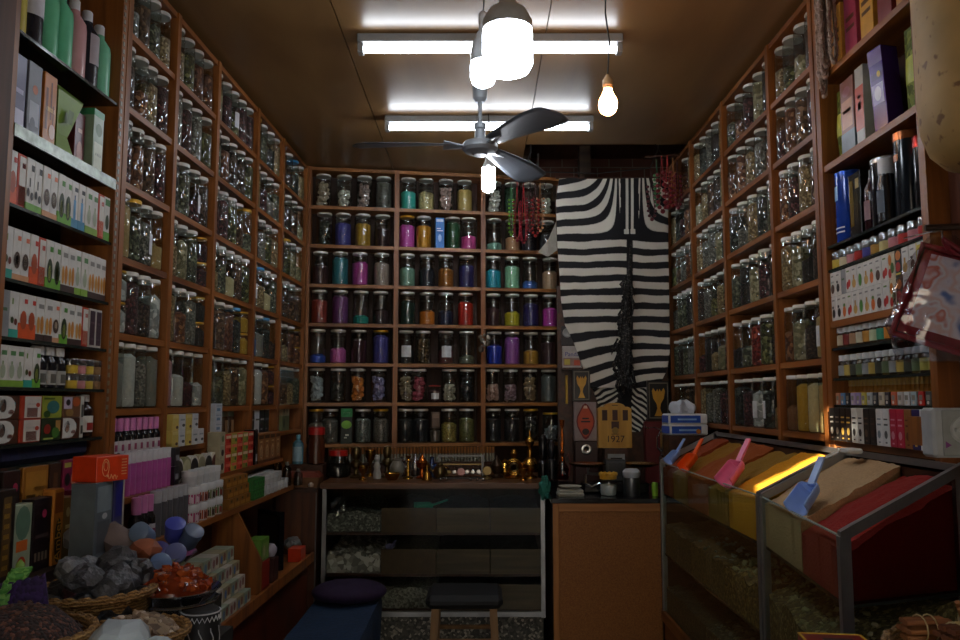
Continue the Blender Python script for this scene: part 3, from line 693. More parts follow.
# soap boxes, bottom shelf of the left unit
CREAMF = 'cfcfc9'
SB = {'face': ('4a2a1a', [('e', -.06 + .08, .06, .8, .98, CREAMF), ('r', .04, .06, .4, .98, CREAMF), ('e', .12, .3, .42, .86, '2b211d'), ('e', .18, .34, .38, .72, 'b98a70'), ('r', .48, .6, .8, .72, '4a9aa0'), ('e', .5, .2, .76, .42, '8a3a22')], 'brown soap box with a dark-haired face'),
      'redsoap': ('a8371f', [('r', .18, .05, .95, .97, 'c9c3ba'), ('r', .3, .08, .8, .48, '6a2c1c'), ('r', .3, .6, .7, .68, '9aa0a0'), ('e', .7, .5, .9, .7, 'b5442c')], 'red and white soap box'),
      'greensoap': ('8f9a35', [('e', .2, .2, .85, .8, '2f6a66'), ('r', .05, .84, .6, .92, '4a5a1a'), ('e', .05, .02, .4, .35, '2a4a1c')], 'yellow green soap box with a teal leaf'),
      'fruitsoap': ('23321a', [('e', .1, .3, .45, .75, '8a2a1c'), ('e', .5, .1, .9, .6, '3f6a2a'), ('r', .7, .4, .95, .9, 'a9844a'), ('r', .1, .06, .6, .14, '8fa04a')], 'dark green soap box with fruit'),
      'mixsoap': ('6a4a34', [('r', .05, .4, .5, .95, 'b9aec0'), ('e', .5, .5, .95, .95, 'a8522a'), ('e', .15, .05, .6, .4, '8a6a3a'), ('e', .15, .55, .4, .85, '2a2024')], 'lilac and brown soap box')}
lay1 = ['face', 'redsoap', 'greensoap', 'mixsoap']; lay0 = ['face', 'redsoap', 'fruitsoap', 'face']
for li, row in ((0, lay0), (1, lay1)):
    for k, kx in enumerate(row):
        b, dec, ds = SB[kx]; w = .088
        T('soap_box', '%s, %s layer, %s on lowest left shelf' % (ds, ('lower', 'upper')[li], ORD[k]), 'box', carton(('sb', kx), w, .05, .056, b, dec, .4), LW(1.866 + k * .0915, -.034, LNZ[6] + .0005 + li * .0568), RZL, 'soap boxes on the lowest left shelf')
pack(.018, .05, .112, 'c4c4ba', [('r', .2, .1, .8, .3, '3a3a34'), ('r', .2, .5, .8, .8, '55554e')], 'narrow white carton standing between soap boxes and dark bottle', 2.196, -.01, LNZ[6], LW, RZL)
put_bottle(bottle('cherry', .028, .118, '20100c', 'c9c9c9', .5, [(.12, .5, 'cfccc4', 2.2), (.16, .34, '8a1f1a', 1.2)], cap_h=.16, capr=.62), 'dark bottle with white cap and red fruit label at shelf end', LW(2.252, -.04, LNZ[6] + .0004), RZL)

# -------------------------------------------------- right unit, from the top
def seen(u_from, k, step): return u_from - k * step
G1 = 'gift boxes and herb bags on the right top shelves'
TOPROW = [('c88a3a', 'amber herb box'), ('a8425a', 'crimson pink box'), ('d09a3a', 'yellow orange box with brown letters'), ('7a2c2c', 'dark red box'), ('b57a34', 'ochre box')]
for k, (c, w) in enumerate(TOPROW):
    pack(.075, .05, .2, c, [('r', .15, .55, .85, .62, '5a3a1c'), ('r', .15, .4, .85, .46, '5a3a1c'), ('b', 0, 0, 1, .08, '6a4a2a')], '%s, %s from left on top right shelf' % (w, ORD[k]), 2.42 - k * .1, -.02, RNZ[0], RW, RZR, .3, 0, 'carton', 'box', G1)
HERBBAG = grains('4d5a1c', '8f9a3a', '5a6a24', 70)
def herb_bag(w, h, dec, label, u, z, m=HERBBAG):
    mb = MB()
    mb.grid(lambda a, b: ((a - .5) * w, -.018 * math.sin(PI * a) * math.sin(PI * min(1, b * 1.15)) - .001, b * h), 8, 8, m)
    mb.grid(lambda a, b: ((a - .5) * w, .018 * math.sin(PI * a) * math.sin(PI * min(1, b * 1.15)) + .001, b * h), 8, 8, m)
    o = T('herb_bag', label, 'bag', mb.mesh('herb_bag'), RW(u, -.05, z + .0006), RZR)
    mb = MB(); mb.grid(lambda a, b: ((a - .5) * w * .7, -.018 * math.sin(PI * (.15 + a * .7)) * math.sin(PI * min(1, (.35 + b * .3) * 1.15)) - .002, (.35 + b * .3) * h), 6, 3, plain(dec, .4))
    P(o, 'paper_label', mb.mesh('paper_label'))
    return o
herb_bag(.075, .24, 'b5b83a', 'green herb bag at far end of the second right shelf', 2.455, RNZ[1])
pack(.085, .05, .235, '8a5a4c', [('r', .1, .35, .9, .72, 'b9835f'), ('r', .2, .55, .8, .6, '6a4030'), ('b', 0, 0, 1, .3, '6e7a84'), ('e', .2, .76, .8, .9, '9a6a70')], 'tall brown and grey box right of the green herb bag', 2.365, -.02, RNZ[1], RW, RZR, .3)
pack(.05, .05, .24, 'a8a49a', [('r', 0, .2, 1, .75, 'b8441f'), ('r', .3, .45, .7, .55, 'd9cfc4'), ('r', .3, .6, .7, .64, 'd9cfc4')], 'narrow orange red box on second right shelf', 2.285, -.02, RNZ[1], RW, RZR, .3)
herb_bag(.085, .22, '8a9a5a', 'pale green tea bag pack behind the purple box', 2.21, RNZ[1], grains('5a6a44', '93a07c', 'c0c4a4', 40))
mb = simple_box(.052, .055, .235, '4a2c86', [('r', .1, .3, .9, .55, '9a8fc4'), ('e', .25, .34, .75, .52, 'c9c4dc'), ('r', .15, .6, .85, .68, '40246e'), ('e', .55, .62, .8, .7, 'c8a040'), ('r', 0, .8, 1, .98, '75609c')], .25)
T('carton', 'tall purple glossy box leaning out on second right shelf', 'box', mb, RW(2.14, -.03, RNZ[1] + .001), (0, math.radians(-4), RZR + .25))
herb_bag(.09, .25, 'a9b23c', 'large green herb bag at near end of second right shelf', 2.035, RNZ[1])
# cans and dark bottles
def can(r, h, col, capcol, label, u, z, caph=.1, off=-.055, name='can', dec=None, clearcap=False):
    o = T(name, label, name, lathe_mesh('can', [(0, 0), (r * .97, 0), (r, .004), (r, h * (1 - caph)), (0, h * (1 - caph))], plain(col, .16, .1), 24), RW(u, off, z + .0006), RZR)
    P(o, 'lid', lathe_mesh('lid', [(0, h * (1 - caph)), (r * 1.03, h * (1 - caph)), (r * 1.03, h - .003), (r * .97, h), (0, h)], plain(capcol, .25, .6), 24))
    if dec:
        mb = MB(); q = r * 1.012
        for (a0, a1, z0, z1, c) in dec:
            mb.grid(lambda s, v: (q * math.cos(-PI / 2 + a0 + (a1 - a0) * s), q * math.sin(-PI / 2 + a0 + (a1 - a0) * s), h * (z0 + (z1 - z0) * v)), 6, 1, plain(c, .3)); q += .0003
        P(o, 'printed_band', mb.mesh('printed_band', fix=False))
    return o
can(.043, .225, '1c3f9c', '2a55b8', 'blue spray can with orange dot at far end of right shelf', 2.446, RNZ[2], .06, dec=[(-.5, .2, .6, .8, '6fb0e0'), (-.9, -.45, .3, .38, 'd2461c'), (-.4, .7, .2, .22, 'c9d4e8'), (-.4, .7, .14, .16, 'c9d4e8')])
pack(.075, .05, .2, '15140f', [('r', .1, .2, .4, .9, '6a5a2c'), ('r', .5, .3, .8, .7, '3a3422'), ('r', .6, .75, .9, .9, 'a89a6a')], 'black and gold perfume box right of the blue can', 2.365, -.03, RNZ[2], RW, RZR, .15)
put_bottle(bottle('darkred', .026, .19, '2c1016', '1a1416', .5, [(.2, .5, '8a6a70', 1.4)]), 'dark red bottle between perfume box and silver-lidded can', RW(2.29, -.05, RNZ[2] + .0005), RZR)
can(.042, .2, '16171c', 'b9bcc0', 'tall black can with a silver lid on right shelf', 2.22, RNZ[2], .08)
put_bottle(bottle('spray', .026, .18, '121317', 'cfd0d2', .8, [(.15, .5, '3a4a5a', 1.6)], cap_h=.25, capr=.8), 'black spray bottle with white cap in front of tall cans', RW(2.155, -.02, RNZ[2] + .0005), RZR)
can(.038, .235, '1a2129', 'b5683a', 'tallest black can with a copper lid on right shelf', 2.10, RNZ[2], .1, dec=[(-.3, .3, .66, .74, 'b5683a')])
can(.03, .2, '1a1a1e', 'a81c1a', 'slim black can with red cap at near end of right shelf', 2.02, RNZ[2], .16)
# tubs
TUBS = ['c9b24a', 'd8d0b0', 'c98a90', 'b8322a', '4a4a9a', 'b0863a', 'd6c88a', 'c9858c', 'c23a34', 'd08a94', 'c42f2a']
TN = ['yellow', 'cream', 'pink', 'red', 'blue', 'ochre', 'pale yellow', 'rosy', 'bright red', 'light pink', 'scarlet']
for k, c in enumerate(TUBS):
    tm = tub_mesh(c, .0235, .052)
    o = T('cream_tub', '%s clear-topped cream tub, %s from left above the white cartons' % (TN[k], ORD[k]), 'tub', tm[0], RW(2.478 - k * .0495, -.03, RNZ[3] + .0005), RZR, 'cream tubs on the right')
    P(o, 'lid', tm[1])
# two layers of white tea cartons
CD.update({
 'rfig': (SK, [('e', .15, .1, .85, .5, '4a2f22'), ('r', .2, .8, .7, .86, '8a8a88'), ('r', .2, .55, .8, .62, 'a9a7a2')], 'white tea carton with a brown root'),
 'rcarrot': (SK, [('e', .2, .08, .8, .52, 'd06a2a'), ('r', .2, .8, .7, .86, '8a8a88'), ('e', .3, .45, .7, .62, '5a8a3a')], 'white tea carton with an orange carrot'),
 'rcherry': (SK, [('e', .15, .1, .6, .42, 'b02a24'), ('e', .45, .18, .9, .5, 'c43a2c'), ('r', .2, .8, .7, .86, '6a8a4a')], 'white tea carton with red cherries'),
 'rginger': (SK, [('e', .15, .1, .85, .46, 'c9a25a'), ('r', .35, .3, .6, .62, 'b98c44'), ('r', .2, .8, .7, .86, '8a8a88')], 'white tea carton with tan ginger'),
 'rherb': (SK, [('e', .2, .1, .8, .6, '4f8a3a'), ('r', .2, .8, .7, .86, '8a8a88')], 'white tea carton with green herbs'),
 'rblack': (SK, [('e', .2, .12, .8, .48, '1d1c1c'), ('r', .2, .8, .7, .86, '8a8a88'), ('r', .2, .5, .5, .6, '2a2a2a')], 'white tea carton with black seeds'),
 'rfruit': ('cfc3a8', [('e', .1, .5, .6, .9, 'c4741f'), ('e', .4, .2, .95, .6, '3f6a2a'), ('e', .05, .05, .55, .4, 'b02a24')], 'fruit-patterned carton'),
 'rdark': ('232a1c', [('e', .1, .6, .9, .95, 'c9762a'), ('e', .1, .2, .8, .55, 'a82a1f'), ('r', .1, .1, .8, .16, 'c9b23a')], 'dark fruit-patterned carton'),
 'ryellow': (SK, [('r', .15, .72, .85, .9, 'd2c042'), ('e', .2, .1, .8, .6, 'b98a3a'), ('r', 0, 0, .12, 1, 'd2c042')], 'white and yellow tea carton')})
top = ['rfig', 'rblack', 'greybox', 'rcherry', 'rginger', 'rherb', 'rginger', 'rcarrot', 'rfig', 'rcherry', 'rfruit', 'rdark', 'rginger', 'rblack', 'ryellow']
bot = ['rblack', 'rblack', 'rcarrot', 'rcherry', 'rginger', 'rherb', 'rginger', 'rcarrot', 'rfig', 'rcherry', 'rfruit', 'rdark', 'rcarrot', 'rherb', 'rfig']
carton_row(bot, 2.498, RW, RNZ[4], RZR, .0345, .05, .077, -.004, 'lower layer of right cartons', 'tea cartons on the right', -1, .0012, .002)
carton_row(top, 2.498, RW, RNZ[4] + .0775, RZR, .0345, .05, .075, -.004, 'upper layer of right cartons', 'tea cartons on the right', -1, .0012, .002)
# rows of white-capped jars and bottles
LBL = ['b9a98a', '7a2a24', 'b08a6a', 'c4c0a8', 'c88f3a', 'b9c4a0', '3f9a7a', 'c9802a', '7a3a9c', '3a4438', '4a5448', 'a9b04a', '8fa8b8']
LN = ['tan', 'dark red', 'beige', 'cream', 'orange', 'pale green', 'teal', 'amber', 'purple', 'dark green', 'slate', 'yellow green', 'pale blue']
for k in range(13):
    B = bottle(('wj', k), .0195, .062, '3a2c20', 'd4d6d8', .85, [(.12, .62, LBL[k], 5.5)], cap_h=.26, capr=1.02)
    put_bottle(B, 'small white-capped jar with %s label, %s from left under the tea cartons' % (LN[k], ORD[k]), RW(2.478 - k * .0415, -.03, RNZ[5] + .0005), RZR, 'white-capped jars on the right', 'ointment_jar', 'jar')
for k in range(14):
    big = k >= 12
    B = bottle(('ob', k % 4, big), .0185, .07, ('2a1c10', '3a2c12', '1c1714', '4a3c1a')[k % 4], 'd2d4d6', .7, [(.1, .55, ('8f9496', 'b9a050', '3a3c30', '5a6a4a')[k % 4] if not big else 'a9a14c', 2.6)], cap_h=.24, capr=.9)
    put_bottle(B, '%s oil bottle with white cap, %s from left on sixth right shelf' % (('brown', 'amber', 'black', 'olive')[k % 4], ORD[k]), RW(2.48 - k * .0385, -.03, RNZ[6] + .0005), RZR, 'white-capped oil bottles on the right')
VB = bottle('vial', .0085, .06, 'c48a34', 'd8b660', .8, None, cap_h=.3, capr=.9)
for k in range(24):
    put_bottle(VB, 'gold-capped perfume vial, %s from left in back row of right unit' % ORD[k], RW(2.482 - k * .0222, -.048, RNZ[7] + .0005 + .015), RZR, 'gold-capped vials on the right', 'perfume_vial', 'vial', sc=(1, 1, 1.0))
mb = MB(); mb.box(-.26, .26, -.02, .02, 0, .0145, SHELFGLASS)
T('display_riser', 'dark glass riser under the gold-capped vials on right unit', 'riser', mb.mesh('display_riser', False), RW(2.228, -.055, RNZ[7] + .0003), RZR)
MINI = [('c98a6a', 'peach'), ('5a86b8', 'blue'), ('1c1c24', 'black'), ('b5a0c0', 'lilac'), ('9a86b8', 'violet'), ('c9bc4a', 'yellow'), ('b9c4c4', 'pale grey'), ('24242a', 'dark grey'), ('c9bfa4', 'cream'), ('2a2428', 'black-brown'), ('c9623a', 'orange red'), ('b9b4b0', 'grey white'), ('d0d2d4', 'white'), ('9ab0b8', 'blue grey'), ('c22a1c', 'red'), ('4a4a44', 'olive grey')]
for k, (c, n) in enumerate(MINI):
    T('carton', 'tiny %s perfume box, %s from left in front of the vials' % (n, ORD[k]), 'box', carton(('mini', c), .026, .016, .036, c, [('r', .2, .4, .8, .75, '8a8478'), ('e', .3, .1, .7, .35, 'd0c8b8')]), RW(2.482 - k * .0335, -.012, RNZ[7] + .0005), RZR, 'tiny perfume boxes on the right')
PBX = [('15110f', 'black', 'b9b4a8'), ('17120f', 'black-brown', '8a8478'), ('1c120e', 'dark brown', 'c9a24a'), ('1d130f', 'brown-black', 'c9a24a'), ('c9c7c0', 'white panelled', '201c1c'), ('c4c2bb', 'white panelled', '2a2424'), ('17110f', 'black', '5a4a3a'),
       ('1a1412', 'black', '3a2c24'), ('cdcfd0', 'white', '6a7a84'), ('cacccd', 'white', '4a4a4c'), ('a81a3a', 'crimson', 'c98a98'), ('b01c3c', 'crimson', 'c98a98'), ('8a5a2c', 'ochre brown', '5a2c14'), ('2a1f5a', 'indigo', 'c9a84a'), ('c9ccd0', 'white', '5a6a8a')]
for k, (c, n, d) in enumerate(PBX):
    T('carton', '%s perfume box, %s from left on lowest shelf of right unit' % (n, ORD[k]), 'box', carton(('pbx', k), .0345, .05, .1, c, [('e', .25, .2, .75, .42, d), ('r', .2, .55, .8, .6, d), ('r', .2, .7, .8, .74, d), ('r', .35, .08, .65, .12, d)]), RW(2.48 - k * .0365, -.008, RNZ[8] + .0005), (0, 0, RZR), 'perfume boxes on lowest right shelf')
# ================================================================ LAMPS AND FAN
TUBEM = glow('tube', 'eef6ff', 17)
LEDM = glow('led', 'e8f4ff', 30)
CFLM = glow('cfl', 'f4f8ff', 62)
WARMM = glow('warm', 'ffb877', 42)
def tube_light(label, px0, px1, py, seen_y):
    a, b, c = ray(480, py); Y = (CEIL - .055 - CZ) / (c / b)
    p0 = on_y(px0, py, Y); p1 = on_y(px1, py, Y); L = (p1 - p0).length; mid = (p0 + p1) / 2
    o = T('fluorescent_light', label, 'ceiling light', None, (mid.x, Y, CEIL - .001))
    mb = MB(); mb.box(-L / 2, L / 2, -.03, .03, -.032, 0, GREYPL, .003); P(o, 'housing', mb.mesh('housing', False))
    for s in (-1, 1):
        mb = MB(); mb.box(s * L / 2 - .022 * (s > 0) , s * L / 2 + .022 * (s < 0), -.02, .02, -.07, -.032, GREYPL, .003); P(o, 'end_socket', mb.mesh('end_socket', False))
    mb = MB(); mb.tube([(-L / 2 + .022, 0, -.052), (L / 2 - .022, 0, -.052)], .0135, TUBEM, 12); P(o, 'tube', mb.mesh('tube'), label='glowing white tube')
    return o
tube_light('near fluorescent ceiling light behind the big white bulb', 358, 622, 50, 0)
tube_light('far fluorescent ceiling light above the fan blades', 385, 593, 128, 0)
def led_bulb(label, px, py, Y, r, hgt, collar_h, name='led_bulb', mat=LEDM):
    p = on_y(px, py, Y)     # middle of the glowing part
    o = T(name, label, 'light bulb', None, p)
    P(o, 'diffuser', lathe_mesh('diffuser', [(0, -hgt / 2), (r * .5, -hgt / 2 + .002), (r * .85, -hgt / 2 + .012), (r, -hgt / 2 + .03), (r * 1.0, hgt / 2 - .015), (r * .9, hgt / 2), (0, hgt / 2)], mat, 24), label='glowing white diffuser')
    z = hgt / 2
    P(o, 'collar', lathe_mesh('collar', [(0, z - .004), (r * .99, z - .004), (r * 1.0, z + collar_h * .22), (r * .75, z + collar_h * .62), (r * .36, z + collar_h * .85), (r * .34, z + collar_h), (0, z + collar_h)], plain('cfd1d4', .4), 24))
    s = z + collar_h
    P(o, 'socket', lathe_mesh('socket', [(0, s - .002), (r * .36, s - .002), (r * .38, s + .035), (r * .2, s + .045), (0, s + .045)], plain('b9b4b0', .5), 14))
    mb = MB(); mb.tube([(0, 0, s + .04), (.004, 0, (s + CEIL - p.z) / 2), (0, 0, CEIL - p.z)], .0025, plain('3a3a3c', .6), 6); P(o, 'cord', mb.mesh('cord'))
    return o
led_bulb('big glowing white cylindrical bulb hanging nearest under the ceiling', 507.5, 52, 1.96, .064, .125, .075)
led_bulb('smaller glowing white bulb hanging behind the big white bulb', 483, 74, 2.45, .040, .085, .12)
# spiral energy saver under the fan
p = on_y(488.5, 178, 3.72)
o = T('spiral_bulb', 'white energy-saving bulb hanging below the fan hub', 'light bulb', None, p)
mb = MB()
for k in range(4):
    a = k * PI / 2
    mb.tube([(.02 * math.cos(a), .02 * math.sin(a), .05), (.021 * math.cos(a), .021 * math.sin(a), -.05), (.012 * math.cos(a + .3), .012 * math.sin(a + .3), -.062)], .011, CFLM, 8)
P(o, 'glow_tube', mb.mesh('glow_tube'), label='glowing white tubes')
P(o, 'ballast', lathe_mesh('ballast', [(0, .048), (.026, .048), (.026, .065), (.017, .085), (.014, .11), (0, .11)], plain('c9c9c6', .4), 16))
mb = MB(); mb.tube([(0, 0, .105), (.006, .02, .2), (0, .03, CEIL - p.z)], .0025, BLACK, 6); P(o, 'cord', mb.mesh('cord'))
# warm incandescent bulb
p = on_y(608, 102, 2.5)
o = T('warm_bulb', 'warm yellow pear-shaped bulb on a long cord right of the fan', 'light bulb', None, p)
P(o, 'glass_globe', lathe_mesh('glass_globe', [(0, -.044), (.012, -.042), (.023, -.034), (.0295, -.02), (.0305, -.006), (.027, .01), (.019, .025), (.0145, .037), (.0135, .045), (0, .045)], WARMM, 20), label='glowing warm globe')
P(o, 'socket', lathe_mesh('socket', [(0, .044), (.015, .044), (.0155, .052), (.017, .054), (.017, .072), (.009, .084), (.005, .092), (0, .092)], plain('a9835c', .4), 14))
mb = MB(); mb.tube([(0, 0, .09), (.008, 0, .2), (-.004, 0, .3), (0, 0, CEIL - p.z)], .0028, plain('2a2826', .6), 6); P(o, 'cord', mb.mesh('cord'))
# ceiling fan
FC = Vector((0.0, 3.40, 2.452))
fan = T('ceiling_fan', 'grey three-bladed ceiling fan hanging from the plywood ceiling', 'ceiling fan', None, FC)
FG = plain('50545a', .42, .2, .06); FG2 = plain('8a9096', .38, .2, .05)
P(fan, 'motor_housing', lathe_mesh('motor_housing', [(0, -.042), (.03, -.042), (.034, -.034), (.066, -.026), (.078, -.012), (.078, .004), (.07, .016), (.04, .024), (.024, .03), (.022, .075), (.026, .08), (.026, .1), (0, .1)], FG2, 28))
P(fan, 'rod', lathe_mesh('rod', [(.009, .09), (.009, CEIL - FC.z - .02)], FG2, 12))
P(fan, 'ceiling_cup', lathe_mesh('ceiling_cup', [(0, CEIL - FC.z - .075), (.018, CEIL - FC.z - .075), (.03, CEIL - FC.z - .06), (.034, CEIL - FC.z), (0, CEIL - FC.z)], FG2, 20))
for ang in (-57, 60, 186):
    mb = MB(); A = math.radians(ang); R = Matrix.Rotation(A, 4, 'Z')
    n = 18; tw = math.radians(14)
    def bl(t, v):
        x = .095 + t * .455
        w = (.036 + .042 * min(1, t * 1.5)) * (1.0 if t < .9 else math.sqrt(max(.02, 1 - ((t - .9) / .1) ** 2 * .96)))
        yy = (v - .5) * 2 * w; th = tw * (1 - .35 * t)
        return R @ Vector((x, yy * math.cos(th), -yy * math.sin(th) - .02 * t * t + .004))
    mb.grid(bl, n, 6, FG)
    me = mb.mesh('blade', fix=False)
    bo = P(fan, 'blade', me); md = bo.modifiers.new('thick', 'SOLIDIFY'); md.thickness = .003
    mb = MB(); mb.hexa([R @ Vector((.06, -.016, -.008)), R @ Vector((.16, -.03, -.012)), R @ Vector((.16, .03, .008)), R @ Vector((.06, .016, -.008))],
                       [R @ Vector((.06, -.016, -.002)), R @ Vector((.16, -.03, -.007)), R @ Vector((.16, .03, .013)), R @ Vector((.06, .016, -.002))], FG2)
    P(bo, 'blade_bracket', mb.mesh('blade_bracket', False))

# ================================================================ BACK DISPLAY COUNTER
dc = T('display_counter', 'long glass-fronted wooden counter of loose spices along the back wall', 'counter', None, (-.78, 4.0, 0))
def part(par, nm, boxes, m, smooth=False, label=None, bev=0):
    mb = MB(); L = par.location
    for bx in boxes: mb.box(bx[0] - L.x, bx[1] - L.x, bx[2] - L.y, bx[3] - L.y, bx[4], bx[5], m, bev)
    return P(par, nm, mb.mesh(nm, smooth), label=label)
X0, X1, YF, YB = -.775, .318, 4.0, 4.56
part(dc, 'worktop', [(X0 - .01, X1 + .02, YF - .015, YB, .915, .945)], wood('442610', '6a4222', (14, 1, 1), 5, .45), bev=.003)
for x in (X0, X1 - .02): part(dc, 'metal_post', [(x, x + .02, YF, YF + .02, .3, .915)], ALU)
part(dc, 'metal_rail', [(X0, X1, YF - .004, YF + .02, .305, .328)], ALU)
part(dc, 'side_wall', [(X0, X0 + .012, YF + .02, YB, .3, .915)], DARKWOOD); part(dc, 'side_wall', [(X1 - .012, X1, YF + .02, YB, .3, .915)], DARKWOOD)
part(dc, 'back_wall', [(X0, X1, YB - .01, YB, .3, .915)], BACKING)
TERR = grains('2a2a26', '55544c', '9a968a', 90, .1, .5)
part(dc, 'plinth', [(X0 + .01, X1 - .01, YF + .015, YB - .02, 0, .3)], TERR)
part(dc, 'glass_front', [(X0 + .02, X1 - .02, YF + .006, YF + .009, .33, .913)], PANEC)
for z in (.70, .50, .33): part(dc, 'shelf_board', [(X0 + .012, X1 - .012, YF + .03, YB - .01, z - .012, z)], DARKWOOD)
FRONTS = ['4f4c40', '5a4a34', '4a4a40', '3a3830']
nm_sp = [['grey gravel-like spice', 'brown powder', 'dark ground herb', 'dark bark'], ['broken white shells', 'pale brown root', 'dark brown seed', 'black tea'], ['grey seed', 'pale gravel-like resin', 'dark herb', 'brown seed']]
cl_sp = [[('4a4a42', '77776c', 'a3a296'), ('3f2c1c', '5c4228', None), ('2f2c22', '454034', None), ('2b241c', '45382a', None)], [('77736a', 'a9a498', 'd0ccc2'), ('5d5640', '7d7556', None), ('2a2018', '40342a', None), ('1f1d1a', '322f2a', None)], [('4a4840', '6d6a60', None), ('5a574d', '8a877c', None), ('33322a', '4d4b40', None), ('33291f', '4d4032', None)]]
TN3 = ['top', 'middle', 'bottom']
xs = [X0 + .014, -.49, -.215, .05, X1 - .014]
for ti, (z, hf) in enumerate(((.70, .118), (.50, .118), (.33, .118))):
    for k in range(4):
        if (ti, k) not in ((0, 0), (1, 0), (2, 1)): part(dc, 'tray_front', [(xs[k] + .002, xs[k + 1] - .002, YF + .034, YF + .042, z, z + hf)], wood('4f4234', '6e5d48', (14, 1, 1), 5, .6) if k != 1 else plain('54402a', .7, 0, .15))
        a, b2, c2 = cl_sp[ti][k]; gm = grains(a, b2, c2, 45 if (ti, k) == (1, 0) else 110, 1.0)
        mb = MB(); x0, x1 = xs[k] + .004, xs[k + 1] - .004
        amp = .03 if (ti, k) == (1, 0) else .012
        def fn(u, v, x0=x0, x1=x1, z=z, ti=ti, k=k, amp=amp):
            n = noise.noise((u * 6 + k * 7, v * 5, ti * 3.1)) * amp + noise.noise((u * 25, v * 25, k + ti)) * amp * .5
            return (x0 + u * (x1 - x0), YF + .046 + v * .44, z + .08 + v * .03 + math.sin(PI * u) * .02 + n)
        V = mb.grid(fn, 26, 18, gm)
        rimv = [V[a_][0] for a_ in range(27)] + [V[26][b_] for b_ in range(1, 19)] + [V[a_][18] for a_ in range(25, -1, -1)] + [V[0][b_] for b_ in range(17, 0, -1)]
        low = [mb.bm.verts.new((v.co.x, v.co.y, z + .002)) for v in rimv]
        for q in range(len(rimv)):
            q2 = (q + 1) % len(rimv)
            mb.bm.faces.new([rimv[q], low[q], low[q2], rimv[q2]])
        T('spice_heap', 'heap of %s in %s row of counter trays, %s from left' % (nm_sp[ti][k], TN3[ti], ORD[k]), 'spice', mb.mesh('spice_heap'), group='spices in the counter trays', kind='stuff')
# scoops in the counter
def scoop(label, col, loc, rot, s=1.0, group=None):
    m = thin = plain(col, .35, 0, .05)
    mb = MB(); n = 14
    prof = []
    def bowl(u, v):
        a = PI * (u - .5) * 1.25 - PI / 2
        r = .034 * (1 - .12 * v)
        y = -.05 + v * .1
        if v > .86: r *= math.sqrt(max(0.0, 1 - ((v - .86) / .14) ** 2)) * .97 + .03
        return (r * math.cos(a), y, r * math.sin(a) + .034)
    mb.grid(bowl, n, 14, m)
    o = T('scoop', label, 'scoop', mb.mesh('scoop', fix=False), loc, rot, group); md = o.modifiers.new('thick', 'SOLIDIFY'); md.thickness = .0025
    o.scale = (s, s, s)
    mb = MB(); mb.hexa([(-.011, .046, .026), (.011, .046, .026), (.010, .14, .052), (-.010, .14, .052)], [(-.011, .046, .036), (.011, .046, .036), (.010, .14, .059), (-.010, .14, .059)], m)
    P(o, 'handle', mb.mesh('handle', False))
    return o
scoop('sea-green plastic scoop lying in the top counter tray', '2f9c7c', on_y(424, 511, 4.14), (0, 0, -1.2), .9)
scoop('lavender plastic scoop lying in the middle counter tray', '8a8ac0', on_y(391, 549, 4.13), (0, 0, -.2), .55)
# crumpled clear bags
def crumple(name, label, cat, loc, r, sc, m, seed=1, sub=3, jit=.28, group=None):
    mb = MB(); mb.ball((0, 0, 0), r, m, sub, sc)
    for v in mb.bm.verts:
        d = v.co.normalized(); q = 1 + jit * (noise.noise(v.co * (3.2 / r * .6) + Vector((seed, 2 * seed, 0))) + .7 * noise.noise(v.co * (7 / r * .6) + Vector((seed, 0, 3))))
        v.co = v.co * q
    return T(name, label, cat, mb.mesh(name), loc, 0, group)
crumple('plastic_bag', 'crumpled clear plastic bag stuffed into left end of counter', 'bag', on_y(339, 512, 4.06) + Vector((0, .02, 0)), .05, (1, .8, 1.5), PLASTIC_CLEAR, 3)
crumple('cloth', 'teal cloth hanging over right end of the back worktop', 'cloth', on_y(545, 488, 3.965), .028, (1, .7, 2.0), plain('1f6a5c', .8), 6, 3, .4)

# ornaments on the back worktop
Z0 = .9455
osc = (1.15, 1.05)
def ornament(name, label, cat, prof, m, px, Y, group=None, seg=18, extra=None, z=Z0):
    p = on_y(px, 478, Y); prof = [(a_ * osc[0], b_ * osc[1]) for a_, b_ in prof]; o = T(name, label, cat, lathe_mesh(name, prof, m, seg), (p.x, Y, z + .0003), 0, group)
    if extra:
        for nm, fn, mm in extra:
            mb = MB(); fn(mb, mm); P(o, nm, mb.mesh(nm))
    return o
def H(y0, y1=478, Y=4.25): return (y1 - y0) / 800 * Y
o = T('storage_jar', 'bulging dark plastic jar with red lid at left end of worktop', 'jar', lathe_mesh('storage_jar', [(0, 0), (.05, 0), (.066, .01), (.066, .07), (.05, .105), (.045, .115)], thin_glass('smoke', '9aa09c', .08, .08, .7), 20), (on_y(338, 478, 4.28).x, 4.28, Z0), 0)
P(o, 'lid', lathe_mesh('lid', [(0, .112), (.05, .112), (.05, .14), (0, .142)], RED_LID, 20))
P(o, 'contents', lathe_mesh('contents', [(0, .004), (.048, .004), (.06, .014), (.06, .06), (0, .075)], grains('2a2c2a', '4d504c', '777a74', 60), 18))
def handle_ring(mb, m, cx=.03, cz=.06, r=.02, th=.004):
    mb.tube([(cx + r * math.cos(a), 0, cz + r * math.sin(a)) for a in [(-PI / 2 + PI * k / 8) for k in range(9)]], th, m, 6)
def spout(mb, m): mb.tube([(-.025, 0, .03), (-.05, 0, .045), (-.058, 0, .075), (-.066, 0, .085)], [.009, .007, .005, .004], m, 8)
SILVP = plain('a9a6a2', .25, .9, .1, 20)
DBR = plain('6a5a3a', .3, .9, .2, 14)
OR = 'metal ornaments on the back worktop'
